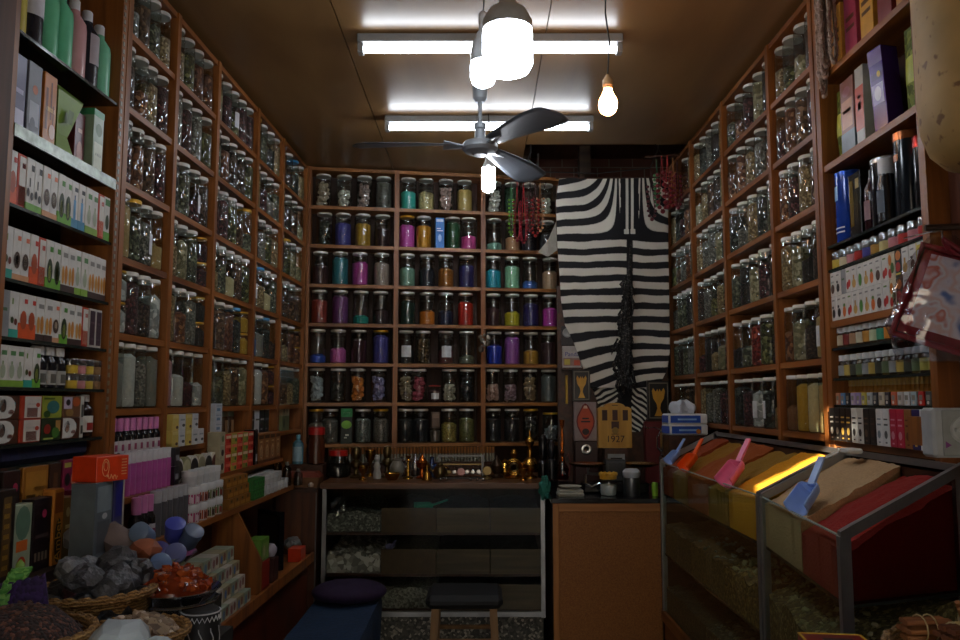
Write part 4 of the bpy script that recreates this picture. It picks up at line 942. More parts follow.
ornament('oil_lamp', 'round-topped tarnished oil lamp beside the red-lidded jar', 'lamp', [(0, 0), (.028, 0), (.03, .008), (.01, .02), (.008, .04), (.026, .055), (.028, .075), (.012, .09), (.02, .1), (.024, .125), (.016, .15), (0, .155)], DBR, 356, 4.24, OR)
ornament('goblet', 'small brass goblet between two dark lamps', 'goblet', [(0, 0), (.022, 0), (.02, .006), (.006, .014), (.006, .06), (.014, .08), (.024, .1), (.026, .13), (.022, .13), (.012, .09), (0, .085)], BRASS, 370, 4.34, OR)
ornament('figurine', 'small pale stone figurine on the worktop', 'figurine', [(0, 0), (.018, 0), (.019, .02), (.013, .045), (.016, .06), (.011, .075), (.006, .082), (.0125, .095), (.01, .112), (0, .116)], plain('a9a9a4', .6), 377, 4.2, OR)
ornament('oil_lamp', 'second round-topped dark oil lamp right of the stone figurine', 'lamp', [(0, 0), (.026, 0), (.028, .008), (.01, .02), (.008, .05), (.022, .065), (.024, .08), (.012, .095), (.018, .105), (.022, .13), (.015, .152), (0, .157)], DBR, 387, 4.27, OR)
ornament('vase', 'squat pale grey vase on the worktop', 'vase', [(0, 0), (.016, 0), (.02, .01), (.034, .04), (.034, .06), (.02, .085), (.024, .095), (.02, .095), (0, .085)], plain('7d7c72', .4), 397, 4.22, OR)
ornament('candlestick', 'brass candlestick left of the copper lamp', 'candlestick', [(0, 0), (.024, 0), (.022, .006), (.008, .014), (.006, .03), (.012, .036), (.006, .044), (.006, .08), (.013, .086), (.007, .095), (.014, .11), (.012, .112), (0, .105)], BRASS, 408, 4.2, OR)
ornament('copper_lamp', 'bright copper lantern on the worktop', 'lantern', [(0, 0), (.028, 0), (.03, .006), (.012, .014), (.01, .045), (.026, .056), (.028, .07), (.03, .078), (.016, .09), (.01, .105), (.004, .118), (0, .12)], COPPER, 422, 4.22, OR)
ornament('perfume_bottle', 'blue glass bottle right of the copper lantern', 'bottle', [(0, 0), (.02, 0), (.022, .01), (.022, .06), (.01, .075), (.008, .095), (.012, .1), (0, .104)], plain('24345e', .2), 432, 4.27, OR)
ornament('teapot', 'small brass teapot beside the blue bottle', 'teapot', [(0, 0), (.018, 0), (.028, .012), (.032, .035), (.024, .058), (.014, .064), (.016, .07), (.006, .08), (0, .088)], DBR, 440, 4.2, OR, 18, [('handle', lambda mb, m: handle_ring(mb, m, .028, .036, .02, .0035), BRASS), ('spout', lambda mb, m: spout(mb, m), DBR)])
ornament('brass_cup', 'short brass cup in front of the first oil lamp', 'cup', [(0, 0), (.018, 0), (.016, .006), (.006, .012), (.008, .03), (.022, .05), (.024, .068), (.02, .068), (0, .045)], BRASS, 363, 4.13, OR)
ornament('brass_bowl', 'wide little brass bowl before the pale vase', 'bowl', [(0, 0), (.02, 0), (.03, .014), (.036, .034), (.033, .034), (.018, .01), (0, .008)], BRASS, 392, 4.12, OR)
ornament('silver_pot', 'round silver pot with knob behind the candlestick', 'pot', [(0, 0), (.02, 0), (.034, .02), (.036, .045), (.024, .066), (.016, .07), (.018, .078), (.006, .086), (.008, .096), (0, .1)], SILVP, 402, 4.33, OR)
ornament('silver_pot', 'small silver pot behind the copper lantern', 'pot', [(0, 0), (.018, 0), (.028, .02), (.03, .07), (.02, .09), (.012, .094), (.006, .11), (0, .116)], SILVP, 415, 4.34, OR)
ornament('brass_bell', 'small brass bell beside the blue bottle', 'bell', [(0, 0), (.024, 0), (.02, .02), (.014, .038), (.004, .044), (.005, .07), (0, .074)], BRASS, 427, 4.12, OR)
ornament('brass_pot', 'round brass pot between incense burner and ringed ornament', 'pot', [(0, 0), (.02, 0), (.034, .022), (.034, .045), (.02, .066), (.022, .075), (.006, .082), (0, .09)], BRASS, 505, 4.33, OR)
ornament('brass_cup', 'small brass cup before the tall brass lamp', 'cup', [(0, 0), (.016, 0), (.014, .006), (.006, .012), (.007, .024), (.018, .04), (.02, .055), (.017, .055), (0, .035)], BRASS, 523, 4.11, OR)
# pendant rack
pr = T('pendant_rack', 'dark rack of hanging silver pendants on the worktop', 'rack', None, (on_y(461, 478, 4.2).x, 4.2, Z0))
mb = MB(); mb.box(-.12, .12, -.025, .025, 0, .008, BLACKGLOSS); P(pr, 'base', mb.mesh('base', False))
mb = MB()
for s in (-.112, .112): mb.box(s - .006, s + .006, -.005, .005, .008, .118, BLACKGLOSS)
P(pr, 'post', mb.mesh('post', False))
mb = MB(); mb.box(-.12, .12, -.007, .007, .112, .122, BLACKGLOSS); mb.box(-.11, .11, -.004, .004, .07, .076, DBR); P(pr, 'crossbar', mb.mesh('crossbar', False))
SILV = plain('a9a6a2', .25, .9, .1, 20)
for k, (dx, r, nmn) in enumerate(((-.093, .013, 'silver'), (-.062, .012, 'bronze-toned'), (-.034, .012, 'small silver'), (.0, .021, 'large round pink'), (.032, .013, 'oval silver'), (.062, .013, 'flat silver'), (.092, .014, 'crescent silver'))):
    mb = MB(); mb.tube([(0, -.011, .07), (0, -.012, .034 + r)], .0012, SILV, 5); mb.lathe([(0, -.003), (r, -.003), (r, .003), (r * .6, .0045), (0, .003)], plain('b98a86', .4, .3) if r > .02 else (DBR if k == 1 else SILV), 14, Matrix.Translation((0, -.014, .034)) @ Matrix.Rotation(PI / 2, 4, 'X'), False)
    T('pendant', '%s pendant hanging from the dark rack' % nmn, 'pendant', mb.mesh('pendant'), (pr.location.x + dx, 4.2, Z0), 0, 'pendants on the rack')
for k, dx in enumerate((-.10, -.07, .05, .085, .115)):
    T('ring_stud', 'tiny bright silver stud on front edge of worktop, %s from left' % ORD[k], 'jewel', lathe_mesh('ring_stud', [(0, 0), (.006, 0), (.007, .006), (.004, .012), (0, .013)], SILV, 10), (pr.location.x + dx, 4.1, Z0), 0, 'silver studs')
mb = MB(); mb.lathe([(0, 0), (.03, 0), (.028, .008), (.02, .012), (.02, .016)], DBR, 16, None, False); mb.lathe([(0, -.006), (.016, -.006), (.02, -.004), (.024, .004), (.022, .006), (0, .006)], DBR, 18, Matrix.Translation((0, -.003, .042)) @ Matrix.Rotation(PI / 2, 4, 'X'), False)
T('table_clock', 'small round silver clock standing right of the pendants', 'clock', mb.mesh('table_clock'), (on_y(487, 478, 4.18).x, 4.18, Z0), 0, None)
ornament('incense_burner', 'pointed dark incense burner on the worktop', 'incense burner', [(0, 0), (.03, 0), (.032, .01), (.016, .02), (.026, .045), (.028, .06), (.018, .08), (.006, .1), (0, .112)], plain('4a3a2c', .35, .7), 497, 4.25, OR)
mb = MB()
mb.lathe([(0, 0), (.05, 0), (.052, .008), (.04, .012)], BRASS, 24, None, False)
for r, z in ((.04, .05), (.03, .05), (.018, .05)):
    mb.tube([(r * math.cos(2 * PI * k / 24), -.01, z + r * math.sin(2 * PI * k / 24) + .006) for k in range(24)], .0055, BRASS if r > .02 else DBR, 6, True)
mb.lathe([(.005, .095), (.012, .105), (.02, .125), (.014, .145), (0, .155)], BRASS, 14, None, False)
T('brass_clock', 'ring-framed brass ornament beside the tall brass lamp', 'ornament', mb.mesh('brass_clock'), (on_y(514, 478, 4.23).x, 4.23, Z0), 0, OR)
ornament('brass_lamp', 'tall brass pot lamp with a ball finial near worktop end', 'lamp', [(0, 0), (.034, 0), (.034, .008), (.012, .02), (.014, .034), (.034, .05), (.038, .07), (.026, .092), (.01, .105), (.012, .13), (.006, .15), (.018, .165), (.022, .18), (.016, .195), (.005, .205), (.004, .235), (0, .24)], BRASS, 530, 4.22, OR)
ornament('pepper_mill', 'slim black mill with metal bands on the worktop', 'mill', [(0, 0), (.024, 0), (.024, .07), (.014, .085), (.02, .1), (.02, .19), (.012, .21), (0, .215)], BLACKGLOSS, 543, 4.26, OR)
ornament('pepper_mill', 'second slim dark mill beside the red hookah', 'mill', [(0, 0), (.022, 0), (.022, .09), (.012, .1), (.018, .115), (.018, .17), (.01, .19), (0, .195)], plain('2a2a2e', .25, .5), 551.5, 4.2, OR)
hk = ornament('hookah', 'slender hookah with red glass bowl and bead stem', 'hookah', [(0, 0), (.026, 0), (.03, .02), (.03, .05), (.016, .08), (.01, .09)], thin_glass('redglass', 'a83a24', .1, .05, .7), 562.5, 4.16, None, 16)
mb = MB(); mb.lathe([(.006, .085), (.011, .1), (.006, .115), (.013, .135), (.005, .155), (.011, .18), (.005, .2), (.009, .225), (.004, .25), (.01, .275), (.014, .3), (.012, .302), (0, .29)], COPPER, 12, None, False)
P(hk, 'stem', mb.mesh('stem'))
mb = MB(); mb.tube([(.008, 0, .1), (.03, -.01, .13), (.04, -.02, .09), (.03, -.03, .02)], .004, plain('5a1a14', .6), 6); P(hk, 'hose', mb.mesh('hose'))
# riser with a long row of vials behind the ornaments
mb = MB(); mb.hexa([BK(BT[0] + .12, .14, .9455), BK(BT[2] + .09, .14, .9455), BK(BT[2] + .09, .06, .9455), BK(BT[0] + .12, .06, .9455)], [BK(BT[0] + .12, .14, 1.0), BK(BT[2] + .09, .14, 1.0), BK(BT[2] + .09, .06, 1.0), BK(BT[0] + .12, .06, 1.0)], DARKWOOD)
T('display_riser', 'low dark wooden riser behind the ornaments on back worktop', 'riser', mb.mesh('display_riser', False))
VB2 = bottle('vial2', .0075, .082, '8f8f80', '8a5420', .9, None, cap_h=.42, capr=1.0)
for k in range(52):
    put_bottle(VB2, 'slim orange-capped vial in long row behind ornaments, %s from left' % ORD[k] if k < 50 else 'slim orange-capped vial near right end of long row, %s' % ('last' if k == 51 else 'next to last'), BK(BT[0] + .15 + k * .0182, .10, 1.0005), RZB, 'orange-capped vials on the riser', 'perfume_vial', 'vial')

# ================================================================ WOODEN CABINET AT THE END
cb = T('wooden_cabinet', 'plain light wooden cabinet with a board front beside the counter', 'cabinet', None, (.60, 3.75, 0))
CX0, CX1, CY0, CY1, CZ1 = .335, .83, 3.75, 4.54, .898
LW1 = wood('8a5424', 'b0743a', (1, 1, 14), 5, .5); LWH = wood('8a5424', 'b0743a', (14, 1, 1), 5, .5)
part(cb, 'body', [(CX0 + .01, CX1, CY0 + .02, CY1, .02, CZ1 - .022), (CX1, 1.085, CY0 + .05, CY1, .02, CZ1 - .022)], DARKWOOD)
part(cb, 'front_frame', [(CX0, CX0 + .026, CY0, CY0 + .02, 0, CZ1 - .022)], LW1, bev=.002)
part(cb, 'front_frame', [(CX0 + .026, CX1, CY0, CY0 + .02, CZ1 - .06, CZ1 - .022)], LWH, bev=.002)
part(cb, 'front_panel', [(CX0 + .026, CX1, CY0 + .006, CY0 + .018, 0, CZ1 - .06)], grains('87521f', '97602a', '7d4a1c', 260, .12, .6), label='speckled tan hardboard panel')
part(cb, 'worktop', [(CX0 - .006, CX1, CY0 - .004, CY1, CZ1 - .022, CZ1), (CX1, 1.088, CY0 + .05, CY1, CZ1 - .022, CZ1)], BLACKGLOSS, bev=.003)
# things on the cabinet
ZC = CZ1 + .0004
def at(px, Y): return on_y(px, 400, Y).x
for k in range(2):
    mb = MB(); mb.box(-.06 + k * .004, .06 - k * .004, -.045, .045, 0, .016, plain('b9b9b0', .6), .003); mb.box(-.054, .054, -.046, -.02, .004, .012, plain('8f8f86', .6))
    T('tray_dish', '%s flat pale dish of the stack at cabinet corner' % ('lower', 'upper')[k], 'dish', mb.mesh('tray_dish', False), (at(569, 3.86), 3.86, ZC + k * .0165), .05, 'stacked pale dishes')
T('saucer', 'round pale saucer topping the dish stack', 'saucer', lathe_mesh('saucer', [(0, 0), (.035, 0), (.056, .012), (.054, .013), (.02, .006), (.018, .012), (0, .014)], plain('b4b2a2', .4), 24), (at(569, 3.86), 3.86, ZC + .034), 0)
o = T('salt_jar', 'clear jar of white salt with scalloped yellow lid on cabinet', 'jar', lathe_mesh('salt_jar', [(0, 0), (.036, 0), (.04, .01), (.04, .07), (.036, .08)], GLASS, 20), (at(607, 3.87), 3.87, ZC), 0)
P(o, 'contents', lathe_mesh('contents', [(0, .003), (.034, .003), (.037, .012), (.037, .05), (0, .056)], plain('c4c8cc', .8), 18))
mb = MB(); mb.lathe([(0, .078), (.04, .078), (.041, .1), (0, .1)], plain('c99a2c', .45), 20, None, False)
for k in range(10): mb.ball((.036 * math.cos(k * PI / 5), .036 * math.sin(k * PI / 5), .1), .011, plain('c99a2c', .45), 1)
P(o, 'lid', mb.mesh('lid'))
o = T('shaker', 'brushed metal canister with a plastic-wrapped top on cabinet', 'canister', lathe_mesh('shaker', [(0, 0), (.037, 0), (.039, .004), (.039, .085), (0, .085)], plain('7d7f80', .3, .9, .06), 22), (at(630, 3.87), 3.87, ZC), 0)
P(o, 'lid', lathe_mesh('lid', [(0, .084), (.036, .084), (.042, .095), (.042, .112), (.03, .125), (0, .128)], plain('b4bac0', .3), 20))
T('marker_tube', 'small lime green tube standing by the spice case corner', 'tube', lathe_mesh('marker_tube', [(0, 0), (.014, 0), (.015, .055), (.012, .062), (0, .062)], plain('7fb52a', .4), 12), (at(653, 3.86), 3.86, ZC), 0)
# balance scale
bs = T('balance_scale', 'brass balance scale with two shallow pans on the cabinet', 'scale', None, (at(613, 4.02), 4.02, ZC))
mb = MB(); mb.box(-.16, .16, -.06, .06, 0, .05, BLACKGLOSS, .006); P(bs, 'base', mb.mesh('base', False))
for s in (-1, 1):
    P(bs, 'arm', MB().tube([(0, 0, .05), (s * .06, 0, .085), (s * .13, 0, .09), (s * .13, 0, .12)], .008, plain('5a5c5e', .4, .7), 8).mesh('arm'))
    P(bs, 'pan', lathe_mesh('pan', [(0, 0), (.05, .004), (.09, .016), (.095, .022), (.088, .02), (0, .006)], BRASS, 28), (s * .13, 0, .118))
mb = MB(); mb.box(-.05, .05, -.05, .02, .055, .16, plain('3c3f42', .4, .4), .005); mb.box(-.035, .035, -.0515, -.05, .08, .145, plain('202226', .3)); P(bs, 'dial_case', mb.mesh('dial_case', False))
P(bs, 'pipe', MB().tube([(-.15, -.05, .09), (-.15, -.06, .05), (-.12, -.06, .03), (-.08, -.06, .05)], .008, STEEL, 8).mesh('pipe'))
# posters, boxes and the key box behind
KB = wood('a9782a', 'c4933c', (1, 1, 12), 4, .45)
YK = 4.30
kb = T('key_box', 'yellow wooden wall box with arched top and three small windows', 'box', None, on_y(615.5, 448, YK))
s = YK / 800
mb = MB(); w = 33 * s / 2; h = 45 * s
out = [(-w, 0, 0), (w, 0, 0), (w, 0, h * .86), (w * .8, 0, h * .9)] + [(w * .62 * math.cos(a), 0, h * .9 + h * .09 * math.sin(a)) for a in [PI * q / 8 for q in range(9)]] + [(-w * .8, 0, h * .9), (-w, 0, h * .86)]
mb.prism(out, (0, .06, 0), KB); P(kb, 'body', mb.mesh('body', False))
for x in (-.62, 0, .62):
    mb = MB(); mb.box(x * w - .014, x * w + .014, -.003, -.0005, h * .6, h * .83, plain('3a1a10', .5)); P(kb, 'window', mb.mesh('window', False), label='small dark window')
mb = MB(); mb.box(-.02, .02, -.004, -.0005, h * .42, h * .58, plain('3a1a10', .5)); mb.lathe([(0, 0), (.018, 0), (.018, .004), (0, .005)], plain('8a6a2c', .5), 16, Matrix.Translation((0, -.001, h * .38)) @ Matrix.Rotation(PI / 2, 4, 'X'), False); P(kb, 'medallion', mb.mesh('medallion', False))
mb = MB(); INK = plain('2a1a10', .6)
mb.text('1927', .05, Matrix.Translation((0, -.002, h * .19)) @ Matrix.Rotation(PI / 2, 4, 'X'), INK); mb.box(-.016, .016, -.002, -.0008, h * .925, h * .94, INK); mb.box(-.02, .018, -.002, -.0008, h * .295, h * .31, INK)
P(kb, 'lettering', mb.mesh('lettering', False, fix=False))
mb = MB(); mb.box(-.06, .06, -.02, .06, -.20, -.002, DARKWOOD); mb.box(-.045, .045, -.0215, -.02, -.15, -.03, plain('8d8f90', .35, .5)); mb.box(-.03, .03, -.0225, -.0213, -.13, -.05, BLACKGLOSS)
T('photo_stand', 'small silver-framed dark stand beneath the yellow wooden box', 'stand', mb.mesh('photo_stand', False), (kb.location.x, YK, kb.location.z))
def flat_at(px0, px1, y0, y1, Y):
    a = on_y(px0, y1, Y); b = on_y(px1, y0, Y); return a, b.x - a.x, b.z - a.z
a, w, h = flat_at(574.5, 596.5, 402, 441, 4.36)
mb = MB(); mb.box(0, w, 0, .05, 0, h, plain('8a7a78', .5), .003)
n = 20; cx, cz = w / 2, h / 2
for sc_, c in ((1.0, '6a1410'), (.86, 'b0401f')):
    pts = [(cx + w * .38 * sc_ * math.cos(t) * (1 + .08 * math.cos(4 * t)), -.001 - (1 - sc_) * .006, cz + h * .43 * sc_ * math.sin(t) * (1 + .08 * math.cos(4 * t))) for t in [2 * PI * q / n for q in range(n)]]
    mb.poly(pts, plain(c, .5))
mb.poly([(cx - .012, -.003, cz + .07), (cx + .012, -.003, cz + .07), (cx + .008, -.003, cz + .085), (cx - .008, -.003, cz + .085)], plain('d0a890', .5))
mb.poly([(cx + .02 * math.cos(t), -.003, cz - .055 + .018 * math.sin(t)) for t in [2 * PI * q / 10 for q in range(10)]], plain('2a100c', .5))
mb.box(cx - .025, cx + .025, -.0032, -.003, cz - .005, cz + .003, plain('2a100c', .5)); mb.box(cx - .018, cx + .018, -.0032, -.003, cz + .012, cz + .02, plain('2a100c', .5))
T('tea_tin', 'grey tin with an ornate orange red oval panel', 'tin', mb.mesh('tea_tin', False, fix=False), a)
a2, w2, h2 = flat_at(575, 598, 441, 462, 4.36)
o = T('speaker_box', 'dark red box with a round silver ring under the tin', 'box', None, a2)
mb = MB(); mb.box(0, w2, 0, .08, -.12, h2 - .0005, plain('2c0f0d', .45), .004); P(o, 'case', mb.mesh('case', False))
P(o, 'ring', lathe_mesh('ring', [(.006, 0), (.012, .004), (.02, .006), (.028, .004), (.029, 0)], STEEL, 24), (w2 / 2, -.001, h2 * .6), (PI / 2, 0, 0))
def censer_poster(label, px0, px1, y0, y1, Y):
    a, w, h = flat_at(px0, px1, y0, y1, Y)
    o = T('framed_poster', label, 'poster', None, a)
    mb = MB(); mb.box(0, w, 0, .02, 0, h, plain('14110f', .3)); P(o, 'frame', mb.mesh('frame', False))
    mb = MB(); yy = -.0006
    for (p, q, r_, s_) in ((.06, .94, .04, .07), (.06, .94, .93, .96), (.06, .1, .04, .96), (.9, .94, .04, .96)): mb.box(p * w, q * w, yy - .0005, yy, r_ * h, s_ * h, plain('6f685c', .5))
    Gd = plain('c48f2c', .4); cx = w / 2
    P(o, 'picture', mb.mesh('picture', False))
    mb = MB(); q = [(.30, .10), (.70, .10), (.62, .2), (.56, .3), (.60, .42), (.74, .55), (.80, .74), (.74, .82), (.62, .72), (.55, .80), (.5, .72), (.45, .80), (.38, .72), (.26, .82), (.20, .74), (.26, .55), (.40, .42), (.44, .3), (.38, .2)]
    mb.prism([(x * w, yy - .0004, z * h) for x, z in q], (0, -.001, 0), Gd)
    P(o, 'censer_print', mb.mesh('censer_print', False), label='golden incense burner picture')
    return o
censer_poster('black poster with golden incense burner above the grey tin', 573, 590, 370, 401, 4.40)
censer_poster('black framed poster with golden incense burner beside the zebra skin', 648, 669, 381, 420, 4.42)
a, w, h = flat_at(646, 668, 421.5, 470, 4.40)
mb = MB(); mb.box(0, w, 0, .05, .9 - a.z, h, plain('5e1414', .6), .004); T('red_box', 'tall plain dark red box below the right poster', 'box', mb.mesh('red_box', False), a)
a, w, h = flat_at(562.5, 581.5, 346, 368, 4.52)
cb2 = T('washing_box', 'white and blue boxed packet with blue lettering above left poster', 'box', None, a)
mb = MB(); mb.box(0, w, 0, .05, 0, h, plain('a39c98', .5), .002); mb.box(w * .05, w * .95, -.0006, 0, h * .1, h * .45, plain('8a6a5c', .5)); mb.box(w * .1, w * .4, -.0012, 0, h * .15, h * .4, plain('b4a03a', .5)); mb.box(w * .6, w * .9, -.0012, 0, h * .12, h * .36, plain('b8492c', .5)); P(cb2, 'body', mb.mesh('body', False))
mb = MB(); mb.text('Panda', .034, Matrix.Translation((w / 2, -.0016, h * .62)) @ Matrix.Rotation(PI / 2, 4, 'X'), plain('1c2a7a', .5)); P(cb2, 'lettering', mb.mesh('lettering', False, fix=False))
a3, w3, h3 = flat_at(561.5, 573, 326, 345.5, 4.52)
o = T('round_badge', 'dark round-faced clock box above the white packet', 'clock', None, a3)
mb = MB(); mb.box(0, w3, 0, .05, 0, h3, plain('17131a', .4), .002); P(o, 'case', mb.mesh('case', False))
P(o, 'dial', lathe_mesh('dial', [(0, .002), (.016, .002), (.02, .004), (.026, .002), (.027, 0)], plain('8a8a86', .4), 20), (w3 / 2, 0, h3 * .65), (PI / 2, 0, 0))
# support panel that these stand on
mb = MB(); mb.box(.44, 1.06, 4.53, 4.56, .9, 2.0, DARKWOOD); mb.box(.46, .56, 4.43, 4.53, a.z - .012, a.z - .001, DARKWOOD)
T('back_partition', 'dark plank partition behind the cabinet, mostly covered by posters', 'partition', mb.mesh('back_partition', False), kind='structure')
# yellow strip book spine
mb = MB(); mb.box(-.006, .006, 0, .06, 0, .16, plain('b8922c', .5), .001)
T('incense_packet', 'thin upright packet with yellow spine beside the back shelving', 'packet', mb.mesh('incense_packet', False), on_y(567, 404, 4.5))

# ================================================================ ZEBRA SKIN
YZ = 4.50
m, nt, b = newmat('zebra_hide')
at_ = nt.nodes.new('ShaderNodeAttribute'); at_.attribute_name = 'stripe'
tc = nt.nodes.new('ShaderNodeTexCoord'); n1 = nt.nodes.new('ShaderNodeTexNoise'); n1.inputs['Scale'].default_value = 90; n1.inputs['Detail'].default_value = 4
lk(nt, tc.outputs['Object'], n1.inputs['Vector'])
ad = nt.nodes.new('ShaderNodeMath'); ad.operation = 'MULTIPLY_ADD'; ad.inputs[1].default_value = .25; lk(nt, n1.outputs['Fac'], ad.inputs[0]); lk(nt, at_.outputs['Fac'], ad.inputs[2])
r = nt.nodes.new('ShaderNodeValToRGB'); r.color_ramp.elements[0].position = .56; r.color_ramp.elements[1].position = .70
r.color_ramp.elements[0].color = lin('0e0d12'); r.color_ramp.elements[1].color = lin('b9b4a6')
e = r.color_ramp.elements.new(.95); e.color = lin('d0cbbd')
lk(nt, ad.outputs[0], r.inputs['Fac']); lk(nt, r.outputs['Color'], b.inputs['Base Color']); b.inputs['Roughness'].default_value = .85
bp = nt.nodes.new('ShaderNodeBump'); bp.inputs['Strength'].default_value = .3; bp.inputs['Distance'].default_value = .004; lk(nt, n1.outputs['Fac'], bp.inputs['Height']); lk(nt, bp.outputs['Normal'], b.inputs['Normal'])
ZM = m
def left_edge(y):
    pts = [(178, 559), (200, 556), (240, 557), (300, 561), (325, 565), (340, 573), (360, 580), (388, 590)]
    return interp(pts, y)
def right_edge(y):
    return interp([(176, 668), (352, 670), (370, 667), (384, 660), (388, 657)], y)
def interp(pts, y):
    for (a, xa), (b_, xb) in zip(pts, pts[1:]):
        if y <= b_: return xa + (xb - xa) * max(0, (y - a)) / (b_ - a)
    return pts[-1][1]
def stripe(px, y):
    sx = px - 629.5; w = abs(sx)
    h = 237 - y
    wob = 1.5 * noise.noise((px * .03, y * .04, 3)) + .6 * noise.noise((px * .1, y * .1, 5))
    if h > 0:
        if w < 9:
            # mane lines that run down beside the spine
            v = math.cos(2 * PI * (w / 5.2)) * -1
            if h < 8 and w < 6: v = 1 - ((w - 3.2) / 2.4) ** 2 if h > 3 else -1
            if w >= 6: v = -1
            return v
        ph = (h + wob) * (1 - 1.45 * math.exp(-(w - 6) / 15.0)) * (1 if w > 6 else 0)
        return -math.cos(2 * PI * ph / 13.4)
    drop = 0
    if y > 322 and sx < 0: drop = -(y - 322) * .32 * min(1, w / 60.0) 
    if sx > 0 and y > 345: drop = (y - 345) * .2 * w / 40.0
    ph = -h + wob + drop - (.5 if sx > 0 else 0) - min(3, w * .02)
    v = -math.cos(2 * PI * ph / 13.6)
    if w < 4 and y < 350: v = min(v, -1 + w * .3)
    return v
def zebra_grid(mb, x0f, x1f, y0, y1, nu, nv, depth, m):
    cols = []
    def fn(u, v):
        y = y0 + (y1 - y0) * v
        px = x0f(y) + (x1f(y) - x0f(y)) * u
        p = on_y(px, y, YZ)
        d = depth(px, y)
        return Vector((p.x, YZ + d, p.z))
    V = mb.grid(fn, nu, nv, m)
    return V
mb = MB()
def zdepth(px, y):
    f = math.sin((px - 557) * .16 + y * .012) * .008 * math.exp(-((px - 560) / 26) ** 2) + .006 * math.sin(px * .07 + y * .02) + .004 * noise.noise((px * .05, y * .05, 1))
    return f - .0
nu, nv = 150, 250
lay = mb.bm.verts.layers.float.new('stripe')
V = zebra_grid(mb, left_edge, right_edge, 178.5, 388, nu, nv, zdepth, ZM)
for a_ in range(nu + 1):
    for b_ in range(nv + 1):
        y = 178.5 + (388 - 178.5) * b_ / nv; px = left_edge(y) + (right_edge(y) - left_edge(y)) * a_ / nu
        V[a_][b_][lay] = .5 + .5 * max(-1, min(1, stripe(px, y) * 1.6 + .12))
me = mb.mesh('zebra_hide', fix=False)
zb = T('zebra_skin', 'black and white zebra skin hanging at right end of back wall', 'animal skin', me, (0, 0, 0))
md = zb.modifiers.new('thick', 'SOLIDIFY'); md.thickness = .004; md.offset = 1
# rump and legs piece below, finely striped
mb = MB()
lay = mb.bm.verts.layers.float.new('stripe')
V = zebra_grid(mb, lambda y: 592 + (y - 386) * .35, lambda y: 656 - max(0, y - 400) * .5, 386, 432, 50, 50, lambda px, y: .012 + .004 * math.sin(px * .3), ZM)
for a_ in range(51):
    for b_ in range(51):
        y = 386 + 46 * b_ / 50; l = 592 + (y - 386) * .35; r_ = 656 - max(0, y - 400) * .5; px = l + (r_ - l) * a_ / 50
        w = px - 625
        v = math.cos(2 * PI * (y * 1.0 - abs(w) * (.75 if w > 0 else .5) + 2 * noise.noise((px * .12, y * .12, 0))) / 6.0)
        if abs(w) < 7: v = -1
        V[a_][b_][lay] = .5 + .5 * v * .95
ob = P(zb, 'rump', mb.mesh('rump', fix=False), label='finely striped rump of the skin')
md = ob.modifiers.new('thick', 'SOLIDIFY'); md.thickness = .004; md.offset = 1
# dark tail tuft
FUR = grains('0c0b0c', '1f1c1c', '4d4a46', 150, .9, .8)
mb = MB(); rr2 = random.Random(3)
for k in range(90):
    t = rr2.random() ** .8; y = 272 + t * 108; px = 627 - t * 4 + rr2.uniform(-1, 1) * (2 + 8 * t); ln_ = rr2.uniform(10, 26)
    p0 = on_y(px, y, YZ - .016 - rr2.uniform(0, .02)); p1 = on_y(px + rr2.uniform(-5, 5), y + ln_ * .5, YZ - .03 - rr2.uniform(0, .02)); p2 = on_y(px + rr2.uniform(-7, 7), y + ln_, YZ - .02)
    mb.tube([p0, p1, p2], [.007, .009, .001], FUR, 5)
mb.tube([on_y(631, 243, YZ - .008), on_y(628, 300, YZ - .015), on_y(625, 350, YZ - .02), on_y(623, 392, YZ - .02)], [.006, .016, .034, .008], FUR, 8)
P(zb, 'tail', mb.mesh('tail'), label='dark furry tail')
mb = MB(); mb.tube([on_y(556, 178, YZ) + Vector((0, .012, .004)), on_y(671, 178, YZ) + Vector((0, .012, .004))], .006, DARKWOOD, 6)
P(zb, 'hanging_rod', mb.mesh('hanging_rod'))
# turned-up corner of pale hide at its left edge
mb = MB(); q = [on_y(556, 222, YZ), on_y(548, 240, YZ - .03), on_y(538, 252, YZ - .04), on_y(548, 257, YZ - .03), on_y(557, 250, YZ)]
mb.prism(q, (0, .004, 0), plain('9a968a', .8)); P(zb, 'turned_edge', mb.mesh('turned_edge', False), label='pale turned-back edge')

# ================================================================ BEAD STRINGS
def bead_string(label, top, length, r, col, n, group, sway=.02, name='bead_necklace', cord='5a1a1a', wid=.02, rz=0, irregular=False, bead_from=.35):
    o = T(name, label, 'necklace', None, top, rz, group)
    mb = MB(); pts = []
    for k in range(25):
        t = k / 24; a = -PI / 2 + 0
        pts.append((-wid * math.sin(PI * min(1, t * 1.0)) * (1 if t < .999 else 0) if False else (wid * (2 * t - 1) * (1 - (2 * t - 1) ** 6) * 1.0), sway * math.sin(t * 6), -length * (1 - (2 * t - 1) ** 2) ** .35))
    mb.tube(pts, .0022, plain(cord, .6), 5); P(o, 'cord', mb.mesh('cord'))
    mb = MB(); m_ = plain(col, .35, 0, .25, 60)
    # beads along the lower stretch of both strands
    for sgn in (-1, 1):
        for k in range(n):
            t = bead_from + (1 - bead_from) * k / (n - .5)
            z = -length * t; x = sgn * wid * (1 if t < .8 else math.sqrt(max(0, 1 - ((t - .8) / .22) ** 2)))
            mb.ball((x, sway * .2 * math.sin(k), z), r, m_, 2 if r > .012 else 1, (1, 1, .9) if not irregular else (1, .6, 1.3), .0 if not irregular else .25)
    mb.ball((0, 0, -length - r * .6), r * 1.05, m_, 2)
    P(o, 'beads', mb.mesh('beads'))
    return o
GL = 'bead necklaces over the back shelving'
